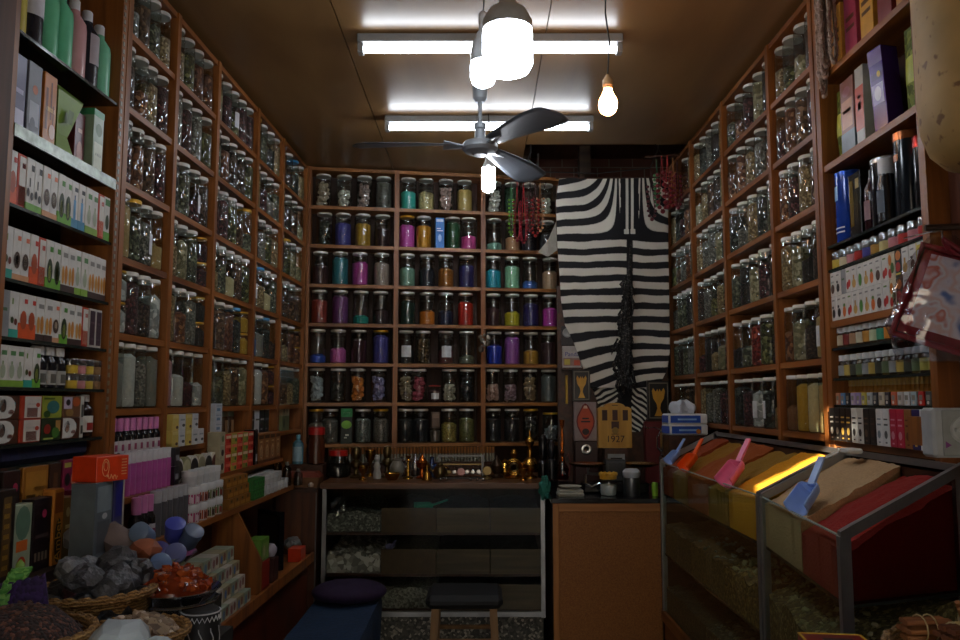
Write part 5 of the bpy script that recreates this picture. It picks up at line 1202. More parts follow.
for k, (px, dx, c, n_, ln_, cord) in enumerate(((511, 0, '6aa42a', 9, 54, '2f6a3a'), (517, 0, '6e1a26', 12, 60, 'a01f2c'), (523.5, 0, '7c1c28', 13, 62, 'b0202c'), (530, 0, '661820', 10, 50, '3a2020'), (535, 0, '921a18', 9, 55, '402020'), (540, 0, 'b5835c', 8, 50, '8a5a2a'))):
    p0 = on_y(px, 182, 4.62); bead_string('%s bead necklace, %s from left before top right jars of back shelving' % (('lime green', 'deep red', 'crimson', 'dark red', 'bright red', 'tan')[k], ORD[k]), p0, ln_ / 800 * 4.6, .0098 if k in (1, 2, 4) else .0085, c, n_, GL, .01, 'bead_necklace', cord, .020 if k else .012)
mb = MB(); a_ = on_y(505, 180.5, 4.62); b_ = on_y(546, 182.5, 4.62); mb.tube([a_, b_], .004, DARKWOOD, 6)
mb.tube([a_, a_ + Vector((0, .12, .0))], .003, DARKWOOD, 5); mb.tube([b_, b_ + Vector((0, .16, 0))], .003, DARKWOOD, 5)
T('hanging_rod', 'thin rod holding necklaces before top row of back shelving', 'rod', mb.mesh('hanging_rod'))
GR = 'bead necklaces beside the zebra skin'
for k, (px, y0, c, n_, ln_, cord, w_) in enumerate(((651, 170, '5a2226', 12, 50, '3a1418', .02), (656.5, 160, '3f7a4a', 12, 46, '2f5a3a', .012), (661.5, 156, '701a22', 13, 56, '8a1f24', .024), (667, 155, '7c2028', 12, 52, 'a02a2a', .02), (672.5, 158, '6c1c20', 11, 48, '9a6a3a', .018), (677, 160, '7c3038', 10, 48, '3a1a1a', .016))):
    p0 = on_y(px, y0, 4.28 - k * .012); bead_string('%s bead necklace, %s from left beside zebra skin' % (('dark wine', 'green', 'large red', 'rosy red', 'brick red', 'pinkish red')[k], ORD[k]), p0, ln_ / 800 * 4.3, .0125 if k in (2, 3) else .0105, c, int(ln_ / 800 * 4.3 * .65 / (.026 if k in (2, 3) else .022)), GR, .01, 'bead_necklace', cord, w_)
    mb = MB(); 
mb = MB(); a_ = on_y(645, 157, 4.30); b_ = on_y(680, 155, 4.22); mb.tube([a_, b_], .005, DARKWOOD, 6); mb.tube([(a_ + b_) / 2, Vector(((a_.x + b_.x) / 2 - .05, 4.2, CEIL))], .003, BLACK, 5)
T('hanging_rod', 'thin rod holding necklaces beside the zebra skin', 'rod', mb.mesh('hanging_rod'))
for k, (px, ln_, c) in enumerate(((818, 92, 'b09a8c'), (824, 104, 'a58f80'), (829.5, 84, 'bba598'), (835, 72, '9c8678'), (850, 66, 'a8988a'))):
    Yk = 2.44 - k * .012 - (.04 if k == 4 else 0); p0 = on_y(px, -4, Yk); p0.x = min(p0.x, RX - .02)
    bead_string('string of pale seed shells, %s from left before top right bags' % ORD[k], p0, ln_ / 800 * 2.5, .0075, c, 30, 'shell strings on the right', .006, 'shell_string', '6a5a4a', .012, .4, True, .05)
mb = MB(); a_ = on_y(812, -6, 2.46); b_ = on_y(856, -6, 2.36); a_.x = RX - .04; b_.x = RX - .03; b_.z = a_.z; mb.tube([a_, b_], .004, DARKWOOD, 6); mb.tube([b_, Vector((RX + .02, b_.y, b_.z))], .003, DARKWOOD, 5)
T('hanging_rod', 'thin rod holding shell strings on the right unit', 'rod', mb.mesh('hanging_rod'))
# ================================================================ GLASS SPICE CASES ON THE RIGHT
ZF, ZBK = 1.068, 1.200
def case(name, label, FA, FB, BA_, BB, cols, nearglass):
    FA, FB, BA_, BB = [Vector((p[0], p[1], 0)) for p in (FA, FB, BA_, BB)]
    o = T(name, label, 'display case', None, (FA.x, FA.y, 0)); L = o.location
    def Q(s, t, z): p = (FA * (1 - s) + FB * s) * (1 - t) + (BA_ * (1 - s) + BB * s) * t; return Vector((p.x, p.y, z))
    def slab(nm, s0, s1, t0, t1, z0f, z1f, m, z0b=None, z1b=None, label=None):
        z0b = z0f if z0b is None else z0b; z1b = z1f if z1b is None else z1b
        mb = MB()
        mb.hexa([Q(s0, t0, z0f) - L, Q(s1, t0, z0f) - L, Q(s1, t1, z0b) - L, Q(s0, t1, z0b) - L], [Q(s0, t0, z1f) - L, Q(s1, t0, z1f) - L, Q(s1, t1, z1b) - L, Q(s0, t1, z1b) - L], m)
        return P(o, nm, mb.mesh(nm, False), label=label)
    ls = (FB - FA).length; e = .020 / ls
    lt = (BA_ - FA).length; et = .020 / lt
    WB = wood('5c2f14', '7f4a22', (1, 14, 1), 5, .5)
    slab('base', 0, 1, .02, 1, 0, .40, WB)
    slab('base_trim', 0, 1, -.03, .03, .36, .405, WOODH)
    for s0 in (0, 1 - e): slab('front_post', s0, s0 + e, -.01, et, .40, ZF - .002, ALU)
    for s0 in (0, 1 - e): slab('back_post', s0, s0 + e, 1 - et, 1, .40, ZBK - .002, ALU)
    for s0 in (0, 1 - e): slab('end_rail', s0, s0 + e, 0, 1, ZF - .016, ZF + .008, ALU, ZBK - .016, ZBK + .008)
    slab('back_rail', e, 1 - e, 1 - et * .6, 1, ZBK - .012, ZBK + .004, ALU)
    for z in (.925, .66): slab('shelf_board', e * .3, 1 - e * .3, .03, .98, z - .008, z, SHELFGLASS)
    slab('glass_front', e, 1 - e, .0, .012, .41, ZF, PANE)
    slab('glass_end', 0.002, .006, et, 1 - et, .925, ZF - .016, PANE, .925, ZBK - .016)
    if nearglass: slab('glass_end', .994, .998, et, 1 - et, .925, ZF - .016, thin_glass('shadepane', 'cfc6c2', .02, .03, .4), .925, ZBK - .016)  # near end pane tinted dark to stand in for shade on the bin's end
    slab('back_wall', 0, 1, .985, .999, .40, ZBK - .02, DARKWOOD)
    slab('glass_lip', e, 1 - e, -.004, .016, ZF - .003, ZF, plain('a9b4ae', .2))
    # dividers and powders
    for k, (s0, s1, hexcol, what, lab, hump, drop) in enumerate(cols):
        s0, s1 = max(s0, e), min(s1, 1 - e)
        if k: slab('divider', s0 - .002, s0 + .002, .03, .97, .926, ZF - .075, PANE, .926, ZBK - .03)
        m = plain(hexcol, .92, 0, .10, 160, .35) if not isinstance(hexcol, tuple) else grains(*hexcol)
        mb = MB(); nu, nv = 26, 30
        def fn(u, v, s0=s0, s1=s1, hump=hump, drop=drop, k=k):
            s = s0 + .004 + (s1 - s0 - .008) * u; t = .03 + .94 * v
            base = ZF - .026 - drop + (ZBK - ZF) * (v ** .95) 
            z = base + hump * math.sin(PI * min(1, u * .98 + .01)) * (.4 + .6 * math.sin(PI * min(1, v))) + .010 * noise.noise((u * 3 + k * 9, v * 4, 2)) + .004 * noise.noise((u * 12, v * 14, k))
            return Q(s, t, min(z, ZF + (ZBK - ZF) * v + .02))
        V = mb.grid(fn, nu, nv, m)
        rim = [V[a][0] for a in range(nu + 1)] + [V[nu][b] for b in range(1, nv + 1)] + [V[a][nv] for a in range(nu - 1, -1, -1)] + [V[0][b] for b in range(nv - 1, 0, -1)]
        low = [mb.bm.verts.new((v.co.x, v.co.y, .9262)) for v in rim]
        i = mb.mi(m)
        for q in range(len(rim)):
            q2 = (q + 1) % len(rim); f = mb.bm.faces.new([rim[q], low[q], low[q2], rim[q2]]); f.material_index = i
        T('spice_powder', lab, 'spice', mb.mesh('spice_powder', True, 1.0), kind='stuff')
    return o, Q
c1, Q1 = case('spice_case', 'long glass case of five ground spices along the right side', (.83, 3.735), (.83, 2.425), (1.095, 3.735), (1.095, 2.425),
    [(0, .16, '8e3a14', 'red-brown', 'heap of red-brown ground spice at far end of spice case', .012, .0), (.16, .345, '9a6a14', 'dull yellow', 'heap of dull yellow ground spice with the orange scoop', .0, .008), (.345, .57, '96470e', 'orange-brown', 'heap of orange-brown ground spice in middle of spice case', .012, .0),
     (.57, .755, '8f6a1c', 'mustard tan', 'heap of mustard tan ground spice with the pink scoop', .0, .01), (.755, 1.0, 'dc9408', 'bright yellow', 'heap of bright yellow turmeric crossed by a streak of sunlight', .004, .0)], False)
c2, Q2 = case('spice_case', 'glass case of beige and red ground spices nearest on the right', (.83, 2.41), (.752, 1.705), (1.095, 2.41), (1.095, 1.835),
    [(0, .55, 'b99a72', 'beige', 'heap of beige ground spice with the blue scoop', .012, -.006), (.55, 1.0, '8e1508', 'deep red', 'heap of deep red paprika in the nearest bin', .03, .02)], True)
# loose goods on the lower tiers
def tier(Q, s0, s1, z, hf, hb, m, label, lumps=None, seed=0):
    mb = MB(); nu, nv = 30, 18
    def fn(u, v):
        return Q(s0 + (s1 - s0) * u, .035 + .9 * v, z + hf + (hb - hf) * v + .02 * noise.noise((u * 5, v * 4, seed)) + .008 * noise.noise((u * 20, v * 14, seed)))
    V = mb.grid(fn, nu, nv, m)
    rim = [V[a][0] for a in range(nu + 1)] + [V[nu][b] for b in range(1, nv + 1)] + [V[a][nv] for a in range(nu - 1, -1, -1)] + [V[0][b] for b in range(nv - 1, 0, -1)]
    low = [mb.bm.verts.new((v.co.x, v.co.y, z + .0008)) for v in rim]; i = mb.mi(m)
    for q in range(len(rim)):
        q2 = (q + 1) % len(rim); f = mb.bm.faces.new([rim[q], low[q], low[q2], rim[q2]]); f.material_index = i
    if lumps:
        rr = random.Random(seed)
        for k in range(lumps[0]):
            p = fn(rr.uniform(.03, .97), rr.uniform(.02, .6)); mb.ball(p, lumps[1] * rr.uniform(.6, 1.2), lumps[2], 1, (1, rr.uniform(.4, 1), rr.uniform(.25, .8)), .25, Matrix.Rotation(rr.uniform(0, 3), 4, (rr.random(), rr.random(), .5)))
    T('spice_heap', label, 'spice', mb.mesh('spice_heap', True, 1.0), kind='stuff')
OLV = grains('4a4020', '6d6034', '8d8050', 110); PLE = plain('a39a70', .7, 0, .2)
tier(Q1, .03, .36, .66, .125, .15, grains('4a3a22', '6a5633', None, 120), 'brown seeds at far end of the case middle tier', None, 4)
tier(Q1, .365, .7, .66, .125, .17, grains('5a4626', '7c6336', None, 120), 'tan seeds and grey curls in the case middle tier', (30, .013, plain('8d9086', .5)), 5)
tier(Q1, .705, .97, .66, .125, .18, grains('5c4522', '856630', 'a5864a', 110), 'golden brown seeds with pale pods in the case middle tier', (46, .014, PLE), 6)
tier(Q1, .03, .5, .4005, .115, .14, grains('33301f', '4d4830', None, 110), 'dark green herb at far end of the case lowest tier', None, 7)
tier(Q1, .505, .97, .4005, .115, .16, grains('3a3626', '59523a', '77704f', 100), 'grey green herb near the post in the case lowest tier', (30, .012, plain('6f705f', .6)), 8)
tier(Q2, .04, .96, .66, .13, .24, OLV, 'olive dried flower buds heaped below the red paprika', (90, .011, PLE), 9)
tier(Q2, .04, .96, .4005, .14, .2, grains('4a4020', '6d6034', '8d8050', 100), 'olive brown seeds in lowest tier of the nearest case', None, 10)
# scoops standing in the spices
def scoop_in(label, col, Q, s, t, zup, rz, tilt, sc=1.0):
    p = Q(s, t, 0); p.z = ZF - .03 + (ZBK - ZF) * t + zup
    return scoop(label, col, p, (tilt, 0, rz), sc)
scoop_in('pale blue plastic scoop at the far corner of spice case', '8fb0ea', Q1, .07, .18, .02, -1.1, .65, .72)
scoop_in('orange plastic scoop standing in the dull yellow spice', 'f25a12', Q1, .30, .16, .022, -1.1, .68, .82)
scoop_in('pink plastic scoop standing in the mustard tan spice', 'f07aa4', Q1, .735, .16, .026, -1.05, .70, .98)
scoop_in('blue plastic scoop standing in the beige spice', '93b4f2', Q2, .47, .16, .026, -1.0, .68, .88)

# tissue packs and kettle at the far end of the case
pz = on_y(688, 430, 3.95)
mb = MB(); mb.box(-.09, .09, -.055, .055, 0, .285, DARKWOOD, .003)
T('pedestal', 'dark wooden block behind the far end of spice case', 'pedestal', mb.mesh('pedestal', False), (.985, 3.89, ZC), 0)
ztop = ZC + .285
for k in range(2):
    mb = MB(); mb.box(-.095, .095, -.055, .055, 0, .05, WHITEPL, .006)
    mb.box(-.085, .06, -.0565, -.0545, .008, .042, plain('1f4fae', .4)); mb.box(-.0965, -.0945, -.05, .05, .008, .042, plain('1f4fae', .4))
    mb.box(-.05, .04, -.058, -.0562, .02, .028, plain('8fb8e0', .4)); mb.lathe([(0, 0), (.012, 0), (.012, .002), (0, .002)], plain('c9762a', .4), 12, Matrix.Translation((.045, -.0565, .018)) @ Matrix.Rotation(PI / 2, 4, 'X'), False) if k == 0 else None
    o = T('tissue_pack', '%s blue and white tissue pack stacked by the right shelving' % ('lower', 'upper')[k], 'tissue pack', mb.mesh('tissue_pack', False), (.985, 3.88, ztop + .0005 + k * .0505), .12 - k * .07, 'blue and white tissue packs')
mb = MB(); mb.ball((0, 0, 0), .062, plain('b9c0cc', .8), 3, (1.05, .35, .72))
for v in mb.bm.verts:
    v.co.x *= 1 + .25 * noise.noise(Vector((v.co.z * 30, 2, 1))); v.co.y += .014 * math.sin(v.co.x * 90); v.co.z += .012 * noise.noise(v.co * 40); v.co.z = max(v.co.z, -.02)
P(o, 'tissue', mb.mesh('tissue', True, .4), (-.01, 0, .072))
kt = T('metal_canister', 'shiny metal kettle with wire handle beside the tissue packs', 'kettle', lathe_mesh('metal_canister', [(0, 0), (.07, 0), (.078, .01), (.078, .14), (.07, .15), (.072, .156), (0, .158)], STEEL, 28), (.985, 4.07, 1.065))
P(kt, 'handle', MB().tube([(-.078, -.02, .13), (-.10, -.03, .10), (-.10, -.03, .05), (-.079, -.02, .03)], .005, STEEL, 7).mesh('handle'))
P(kt, 'wire', MB().tube([(-.075, -.03, .135), (-.12, -.05, .15), (-.15, -.05, .145), (-.165, -.05, .155)], .0035, STEEL, 6).mesh('wire'))
mb = MB(); mb.box(-.07, .07, -.07, .07, 0, 1.065 - CZ1 - .001, DARKWOOD, .003)
T('pedestal', 'dark wooden block on the cabinet carrying the metal kettle', 'pedestal', mb.mesh('pedestal', False), (.985, 4.07, CZ1 + .0005))
for k, (dx, c) in enumerate(((-.05, 'c9c0bc'), (.0, '9a6a6a'))):
    T('carton', 'tiny %s box on the metal kettle below the tissues' % ('white', 'dusty red')[k], 'box', carton(('kb', k), .035, .03, .04, c, [('r', .2, .2, .8, .5, 'b0504a')]), (.985 + dx, 4.05, 1.065 + .1585))
# white plastic tub under the right unit
mb = MB(); mb.box(-.02, .02, -.03, .03, 0, .014, WHITEPL, .003)
T('plastic_box', 'small white plastic box between spice case and right unit', 'box', mb.mesh('plastic_box', False), (1.05, 2.29, ZBK + .0005), 0)

# ================================================================ NEAREST THINGS ON THE RIGHT
# large tan hide vessel
HIDE = plain('b08a52', .65, 0, .2, 9, .12)
nt = HIDE.node_tree; b = nt.nodes['Principled BSDF']; src = b.inputs['Base Color'].links[0].from_socket
tc = nt.nodes.new('ShaderNodeTexCoord'); n2 = nt.nodes.new('ShaderNodeTexNoise'); n2.inputs['Scale'].default_value = 38; n2.inputs['Detail'].default_value = 2
lk(nt, tc.outputs['Object'], n2.inputs['Vector']); r2 = nt.nodes.new('ShaderNodeValToRGB'); r2.color_ramp.elements[0].position = .62; r2.color_ramp.elements[1].position = .70
lk(nt, n2.outputs['Fac'], r2.inputs['Fac']); mx = nt.nodes.new('ShaderNodeMix'); mx.data_type = 'RGBA'
lk(nt, r2.outputs['Color'], mx.inputs['Factor']); lk(nt, src, mx.inputs['A']); mx.inputs['B'].default_value = lin('76502a'); lk(nt, mx.outputs['Result'], b.inputs['Base Color'])
m = HIDE
dv = T('hanging_hide_vessel', 'large tan spotted hide vessel hanging at upper right', 'vessel', None, (.945, 1.42, 1.765))
mb = MB(); prof = [(0, 0), (.05, .004), (.09, .02), (.112, .045), (.124, .085), (.127, .14), (.128, .3), (.13, .5), (.126, .68), (.11, .78), (.06, .84), (.03, .87), (.03, .9), (0, .9)]
mb.lathe(prof, HIDE, 36, None, False)
for v in mb.bm.verts:
    n = noise.noise(v.co * 5) * .012; v.co.x *= 1 + n * 4; v.co.y *= 1 + n * 4
P(dv, 'body', mb.mesh('body'))
P(dv, 'rope', MB().tube([(0, 0, .89), (0, 0, CEIL - 1.765)], .006, plain('6a5436', .9), 8).mesh('rope'))
# iron bar with the wrapped bag
mb = MB(); bl_ = on_y(925, 228, 1.90); mb.tube([bl_, Vector((1.25, 1.86, bl_.z))], .008, plain('3a2a20', .5, .4), 8)
T('iron_bar', 'thin dark rod across the right end post above wrapped bag', 'rod', mb.mesh('iron_bar'))
hk_ = on_y(942, 233, 1.72)
wb = T('fabric_bag', 'red-edged pink patterned bag wrapped in clear plastic hanging at right', 'bag', None, hk_)
BP = (Matrix.Rotation(-.32, 4, 'Z') @ Matrix.Rotation(math.radians(20), 4, 'Y')).to_4x4()
mb = MB()
def pillow(u, v, w, h, d, sg):
    x = (u - .5) * w; z = (v - .5) * h; q = (max(0, 1 - (2 * u - 1) ** 4) * max(0, 1 - (2 * v - 1) ** 4)) ** .5
    return BP @ Vector((x, -sg * (d * q + .002), z)) + Vector((.03, 0, -.155))
m2, nt, b = newmat('printed_cloth')
tc = nt.nodes.new('ShaderNodeTexCoord'); n1 = nt.nodes.new('ShaderNodeTexNoise'); n1.inputs['Scale'].default_value = 17; n1.inputs['Detail'].default_value = 2; lk(nt, tc.outputs['Object'], n1.inputs['Vector'])
r = nt.nodes.new('ShaderNodeValToRGB'); r.color_ramp.interpolation = 'EASE'
for e_, (p_, c_) in zip([r.color_ramp.elements[0], r.color_ramp.elements[1]], ((.3, '4a6ab0'), (.42, 'd9ccd8'))): e_.position = p_; e_.color = lin(c_)
for p_, c_ in ((.5, 'dcb4b0'), (.55, 'dcd2da'), (.6, 'c4685a'), (.68, 'e0d4dc')):
    e_ = r.color_ramp.elements.new(p_); e_.color = lin(c_)
lk(nt, n1.outputs['Fac'], r.inputs['Fac']); lk(nt, r.outputs['Color'], b.inputs['Base Color']); b.inputs['Roughness'].default_value = .5
CRIM = plain('8a1426', .55, 0, .1)
mb.grid(lambda u, v: pillow(u, v, .20, .19, .03, 1), 16, 14, CRIM); mb.grid(lambda u, v: pillow(u, v, .21, .20, .03, -1), 16, 14, plain('2a2a38', .6))
P(wb, 'bag_body', mb.mesh('bag_body'))
mb = MB(); mb.grid(lambda u, v: pillow(.085 + u * .85, .10 + v * .82, .21, .20, .033, 1), 16, 14, m2); P(wb, 'printed_panel', mb.mesh('printed_panel', fix=False), label='pink and blue printed front')
mb = MB(); mb.tube([pillow(u, v, .215, .205, .0, 1) for u, v in [(0, 0), (.5, 0), (1, 0), (1, .5), (1, 1), (.5, 1), (0, 1), (0, .5)]], .008, CRIM, 8, True); P(wb, 'piping', mb.mesh('piping'))
mb = MB(); q0 = pillow(.3, 1, .21, .2, 0, 1); q1 = pillow(.7, 1, .21, .2, 0, 1); mb.tube([q0, (q0 + Vector((0, 0, -.0))) * .35 + Vector((0, -.006, -.02)), Vector((0, 0, -.012)), q1 * .35 + Vector((0, -.006, -.02)), q1], .006, CRIM, 8); P(wb, 'strap', mb.mesh('strap'))
mb = MB()
mb.grid(lambda u, v: (lambda a, r_: Vector((.02 * min(1, v * 1.6) + r_ * math.cos(a) * (1.0), r_ * math.sin(a) * .42, -.006 - .275 * v)))(2 * PI * u, (.006 + .138 * math.sin(PI * min(.80, .06 + v * .62)) ** 1.1) * (1 + .12 * noise.noise((math.cos(2 * PI * u) * 2.3, math.sin(2 * PI * u) * 2.3, v * 6)) + .05 * noise.noise((math.cos(2 * PI * u) * 7, math.sin(2 * PI * u) * 7, v * 16)))), 64, 40, PLASTIC_CLEAR)
P(wb, 'plastic_wrap', mb.mesh('plastic_wrap', fix=False), label='crinkled clear plastic wrap')
mb = MB(); mb.tube([(0, 0, -.012), (.0, .0, .004), (.0, .04, .012), (0, .155, .02)], .002, STEEL, 5); P(wb, 'hook', mb.mesh('hook'))
# grey switch box
a = on_y(935, 458, 1.66); b_ = on_y(985, 408, 1.66)
sx = T('switch_box', 'grey white switch box with round dial at right edge', 'switch', None, (a.x, 1.66, a.z))
w, h = b_.x - a.x, b_.z - a.z
mb = MB(); mb.box(0, w, 0, .05, 0, h, plain('a4a6a8', .45), .006); mb.box(.018, w - .004, -.003, .001, .004, h - .004, plain('8c8e8c', .45), .001); P(sx, 'case', mb.mesh('case', False))
mb = MB(); M = Matrix.Translation((w * .55, -.003, h * .56)) @ Matrix.Rotation(PI / 2, 4, 'X'); mb.lathe([(0, .002), (.020, .002), (.022, .004), (.026, .004), (.0275, 0)], plain('b0b2b2', .4), 24, M, False); mb.box(-.02, .02, -.004, .004, .002, .012, plain('b9bbbc', .4), .001, M); P(sx, 'dial', mb.mesh('dial'))
mb = MB(); mb.prism([(.022, -.0032, .020), (.034, -.0032, .026), (.022, -.0032, .034)], (0, -.0006, 0), plain('7a3a78', .5)); P(sx, 'triangle_mark', mb.mesh('triangle_mark', False), label='small purple triangle')
mb = MB(); mb.box(a.x + w * .2, RX + .05, 1.712, 1.80, a.z + .02, a.z + h - .02, WOOD)
T('mounting_block', 'wooden block fixing the switch box to right end panel', 'block', mb.mesh('mounting_block', False))
# low stand, cinnamon basket and tea box
mb = MB(); mb.box(.50, 1.12, 1.18, 1.60, 0, .80, wood('4a2a14', '6a4020', (14, 1, 1), 5, .6), .004)
T('low_stand', 'brown wooden stand carrying the cinnamon basket', 'stand', mb.mesh('low_stand', False))
WICK = None
def wicker(h1='6a4a22', h2='a57c42'):
    key = 'wicker' + h1
    if key in _M: return _M[key]
    m, nt, b = newmat(key)
    tc = nt.nodes.new('ShaderNodeTexCoord'); w1 = nt.nodes.new('ShaderNodeTexWave'); w1.wave_type = 'BANDS'; w1.bands_direction = 'Z'; w1.inputs['Scale'].default_value = 45; w1.inputs['Distortion'].default_value = 4; w1.inputs['Detail'].default_value = 3; w1.inputs['Detail Scale'].default_value = 3
    lk(nt, tc.outputs['Object'], w1.inputs['Vector'])
    r = nt.nodes.new('ShaderNodeValToRGB'); r.color_ramp.elements[0].color = lin(h1); r.color_ramp.elements[1].color = lin(h2); lk(nt, w1.outputs['Fac'], r.inputs['Fac']); lk(nt, r.outputs['Color'], b.inputs['Base Color'])
    bp = nt.nodes.new('ShaderNodeBump'); bp.inputs['Strength'].default_value = .8; bp.inputs['Distance'].default_value = .004; lk(nt, w1.outputs['Fac'], bp.inputs['Height']); lk(nt, bp.outputs['Normal'], b.inputs['Normal'])
    b.inputs['Roughness'].default_value = .8; _M[key] = m
    return m
def basket(name, label, c, r, h, m, rimr=.008, sq=1.0):
    o = T(name, label, 'basket', None, c)
    mb = MB(); mb.lathe([(0, .0), (r * .78, 0), (r * .92, h * .5), (r, h), (r * .95, h), (r * .88, h * .5), (r * .74, .008), (0, .008)], m, 40, Matrix.Diagonal((1, sq, 1, 1)), False); P(o, 'body', mb.mesh('body'))
    mb = MB(); n = 72
    mb.tube([((r + .002) * math.cos(2 * PI * k / n), sq * (r + .002) * math.sin(2 * PI * k / n), h + .003 * math.sin(k * 2.1)) for k in range(n)], rimr, m, 8, True); P(o, 'rim', mb.mesh('rim'))
    return o
bc = on_z(925, 640, .90)
bk = basket('wicker_basket', 'pale wicker basket of cinnamon bundles at lower right', (.86, 1.40, .8005), .155, .125, wicker('7a5a34', 'b08a58'))
CIN = [wood('5a2e16', '8a5028', (14, 1, 1), 7, .7), wood('6a3a1c', '99602f', (14, 1, 1), 7, .7), wood('4a2412', '774422', (14, 1, 1), 7, .7)]
def cinnamon(label, loc, rot, n=7, ln_=.075, r=.0075, mi=0):
    o = T('cinnamon_bundle', label, 'cinnamon bundle', None, loc, rot, 'cinnamon bundles in the basket')
    mb = MB(); pos_ = [(0, 0)] + [(2.05 * r * math.cos(PI * k / 3), 2.05 * r * math.sin(PI * k / 3)) for k in range(6)]
    for k, (y, z) in enumerate(pos_[:n]):
        q = ln_ * random.uniform(.92, 1.05) / 2
        for sg in (-1, 1):
            cc = (y + sg * r * .42, z)
            mb.tube([(-q, cc[0], cc[1]), (q, cc[0], cc[1])], r * .62, CIN[mi], 8)
    P(o, 'stick', mb.mesh('stick'), label='rolled bark sticks')
    for sg in (-1, 1):
        mb = MB(); mb.tube([(sg * ln_ * .12, 3.2 * r * math.cos(2 * PI * k / 14), 3.2 * r * math.sin(2 * PI * k / 14)) for k in range(14)], .0014, plain('b09a6a', .8), 5, True); P(o, 'string', mb.mesh('string'))
    return o
CB = [('cinnamon bundle lying at left end of the basket', (.735, 1.45, .905), (0, 0, .1), 1), ('dark cinnamon bundle pointing forward at front of the basket', (.765, 1.40, .905), (.2, .1, .5), 2), ('pale cinnamon bundle standing tilted in the basket middle', (.818, 1.44, .918), (0, 1.0, .7), 1),
      ('cinnamon bundle showing its curled ends at back of basket', (.865, 1.47, .93), (.4, .3, 1.3), 0), ('cinnamon bundle tied with pale string at right of basket', (.905, 1.42, .92), (.1, -.4, .4), 0), ('cinnamon bundle low in the right of the basket', (.85, 1.39, .895), (.1, .2, 1.1), 2), ('cinnamon bundle deep in basket under the tilted one', (.80, 1.41, .875), (.1, 0, .2), 2), ('cinnamon bundle at the far right basket rim', (.93, 1.45, .905), (0, 0, -.5), 1)]
for lab, p_, r_, mi in CB: cinnamon(lab, (p_[0] + .045, p_[1], p_[2] + .046), r_, 7, .08, .0075, mi)
RB = T('tea_box', 'red box with yellow edges at the foot of the near case', 'box', None, (.632, 1.47, .8005), -.12)
mb = MB(); mb.box(-.055, .055, -.04, .04, 0, .125, plain('7a1414', .35), .001); P(RB, 'body', mb.mesh('body', False))
mb = MB(); YL = plain('c9a22c', .4)
for (x0, x1, y0, y1) in ((-.0555, .0555, -.0405, -.036), (-.0555, .0555, .036, .0405), (-.0555, -.051, -.04, .04), (.051, .0555, -.04, .04)): mb.box(x0, x1, y0, y1, .1235, .1262, YL)
mb.box(-.0555, .0555, -.0407, -.0398, .112, .1235, YL); mb.box(-.02, .03, -.02, .01, .125, .1258, plain('2a1a1c', .4)); mb.box(-.0555, -.0548, -.0407, -.036, 0, .124, YL)
P(RB, 'yellow_edging', mb.mesh('yellow_edging', False))
# ================================================================ STEPPED PRODUCT RACK ON THE LEFT
rk = T('product_rack', 'stepped wooden rack of creams and boxes below the left shelving', 'rack', None, LW(2.35, 0, 0)); rinv = -rk.location
def rslab(nm, u0, u1, o0, o1, z0, z1, m, label=None):
    mb = MB(); mb.hexa([LW(u0, o0, z0) + rinv, LW(u1, o0, z0) + rinv, LW(u1, o1, z0) + rinv, LW(u0, o1, z0) + rinv], [LW(u0, o0, z1) + rinv, LW(u1, o0, z1) + rinv, LW(u1, o1, z1) + rinv, LW(u0, o1, z1) + rinv], m)
    return P(rk, nm, mb.mesh(nm, False), label=label)
RY0, RY1 = 2.30, 3.95
S1, S2, S3, S4 = 1.19, 1.07, .94, .61
rslab('step_board', RY0, RY1, .06, .008, S2 - .016, S2, WOODH)
rslab('step_board', RY0, RY1, .116, .008, S3 - .02, S3, WOODH)
rslab('lower_tray', RY0, RY1, .21, .008, S4 - .02, S4, WOODH)
rslab('tray_lip', RY0, RY1, .222, .21, S4 - .03, S4 + .012, WOOD)
rslab('front_panel', RY0, RY1, .19, .17, 0, S4 - .03, REDWOOD, 'red-brown grained front panel')
rslab('riser_panel', RY0, RY1, .014, .008, S4, S2 - .016, DARKWOOD)
for u in (2.305, 2.48, 3.14):
    mb = MB(); q = [(.015, S4), (.209, S4), (.209, S4 + .125), (.112, S3 - .021), (.015, S3 - .021)]
    mb.prism([LW(u, o_, z) + rinv for o_, z in q], (0, .014, 0), WOOD); P(rk, 'divider', mb.mesh('divider', False))
# -- zone below the nearest bay
WHL = plain('c9c9cc', .45)
def pinkbottle(k): return bottle(('pink', k), .0165, .105, '141316', 'c878ae', .6, [(.02, .36, 'c4bfc2', 5.2), (.08, .26, '8a3a5a', 1.0)], cap_h=.36, capr=.68)
for row in range(2):
    for k in range(8):
        put_bottle(pinkbottle(0), 'black bottle with pink pump top, %s from left in %s row of top step' % (ORD[k], ('front', 'rear')[row]), LW(2.375 + k * .0415, -.014 - row * .042, S1 + .0005 ), RZL, 'pink-topped bottles on the top step')
def tubeprod(key, col, capcol, r=.0165, h=.12, up=True):
    if key not in _D:
        b_ = lathe_mesh('squeeze_tube', [(0, h * .22), (r, h * .22), (r, h * .6), (r * .8, h * .95), (r * .75, h), (0, h)] if up else [(0, 0), (r, 0), (r, h * .74), (0, h * .74)], plain(col, .4), 12)
        c_ = lathe_mesh('cap', [(0, 0), (r * .85, 0), (r * .9, h * .01), (r * .9, h * .22), (0, h * .22)] if up else [(0, h * .74), (r * .9, h * .74), (r * .9, h), (0, h)], plain(capcol, .4), 12)
        _D[key] = (b_, c_, None)
    return _D[key]
for k in range(9):
    mb_ = tubeprod('whitecap', 'b0559a', 'c9c9ce', .0165, .125, False)
    o = put_bottle(mb_, 'pink tube with white cap, %s from left on second step' % ORD[k], LW(2.375 + k * .0365, .028, S2 + .0005), RZL, 'pink white-capped tubes', 'squeeze_tube', 'tube')
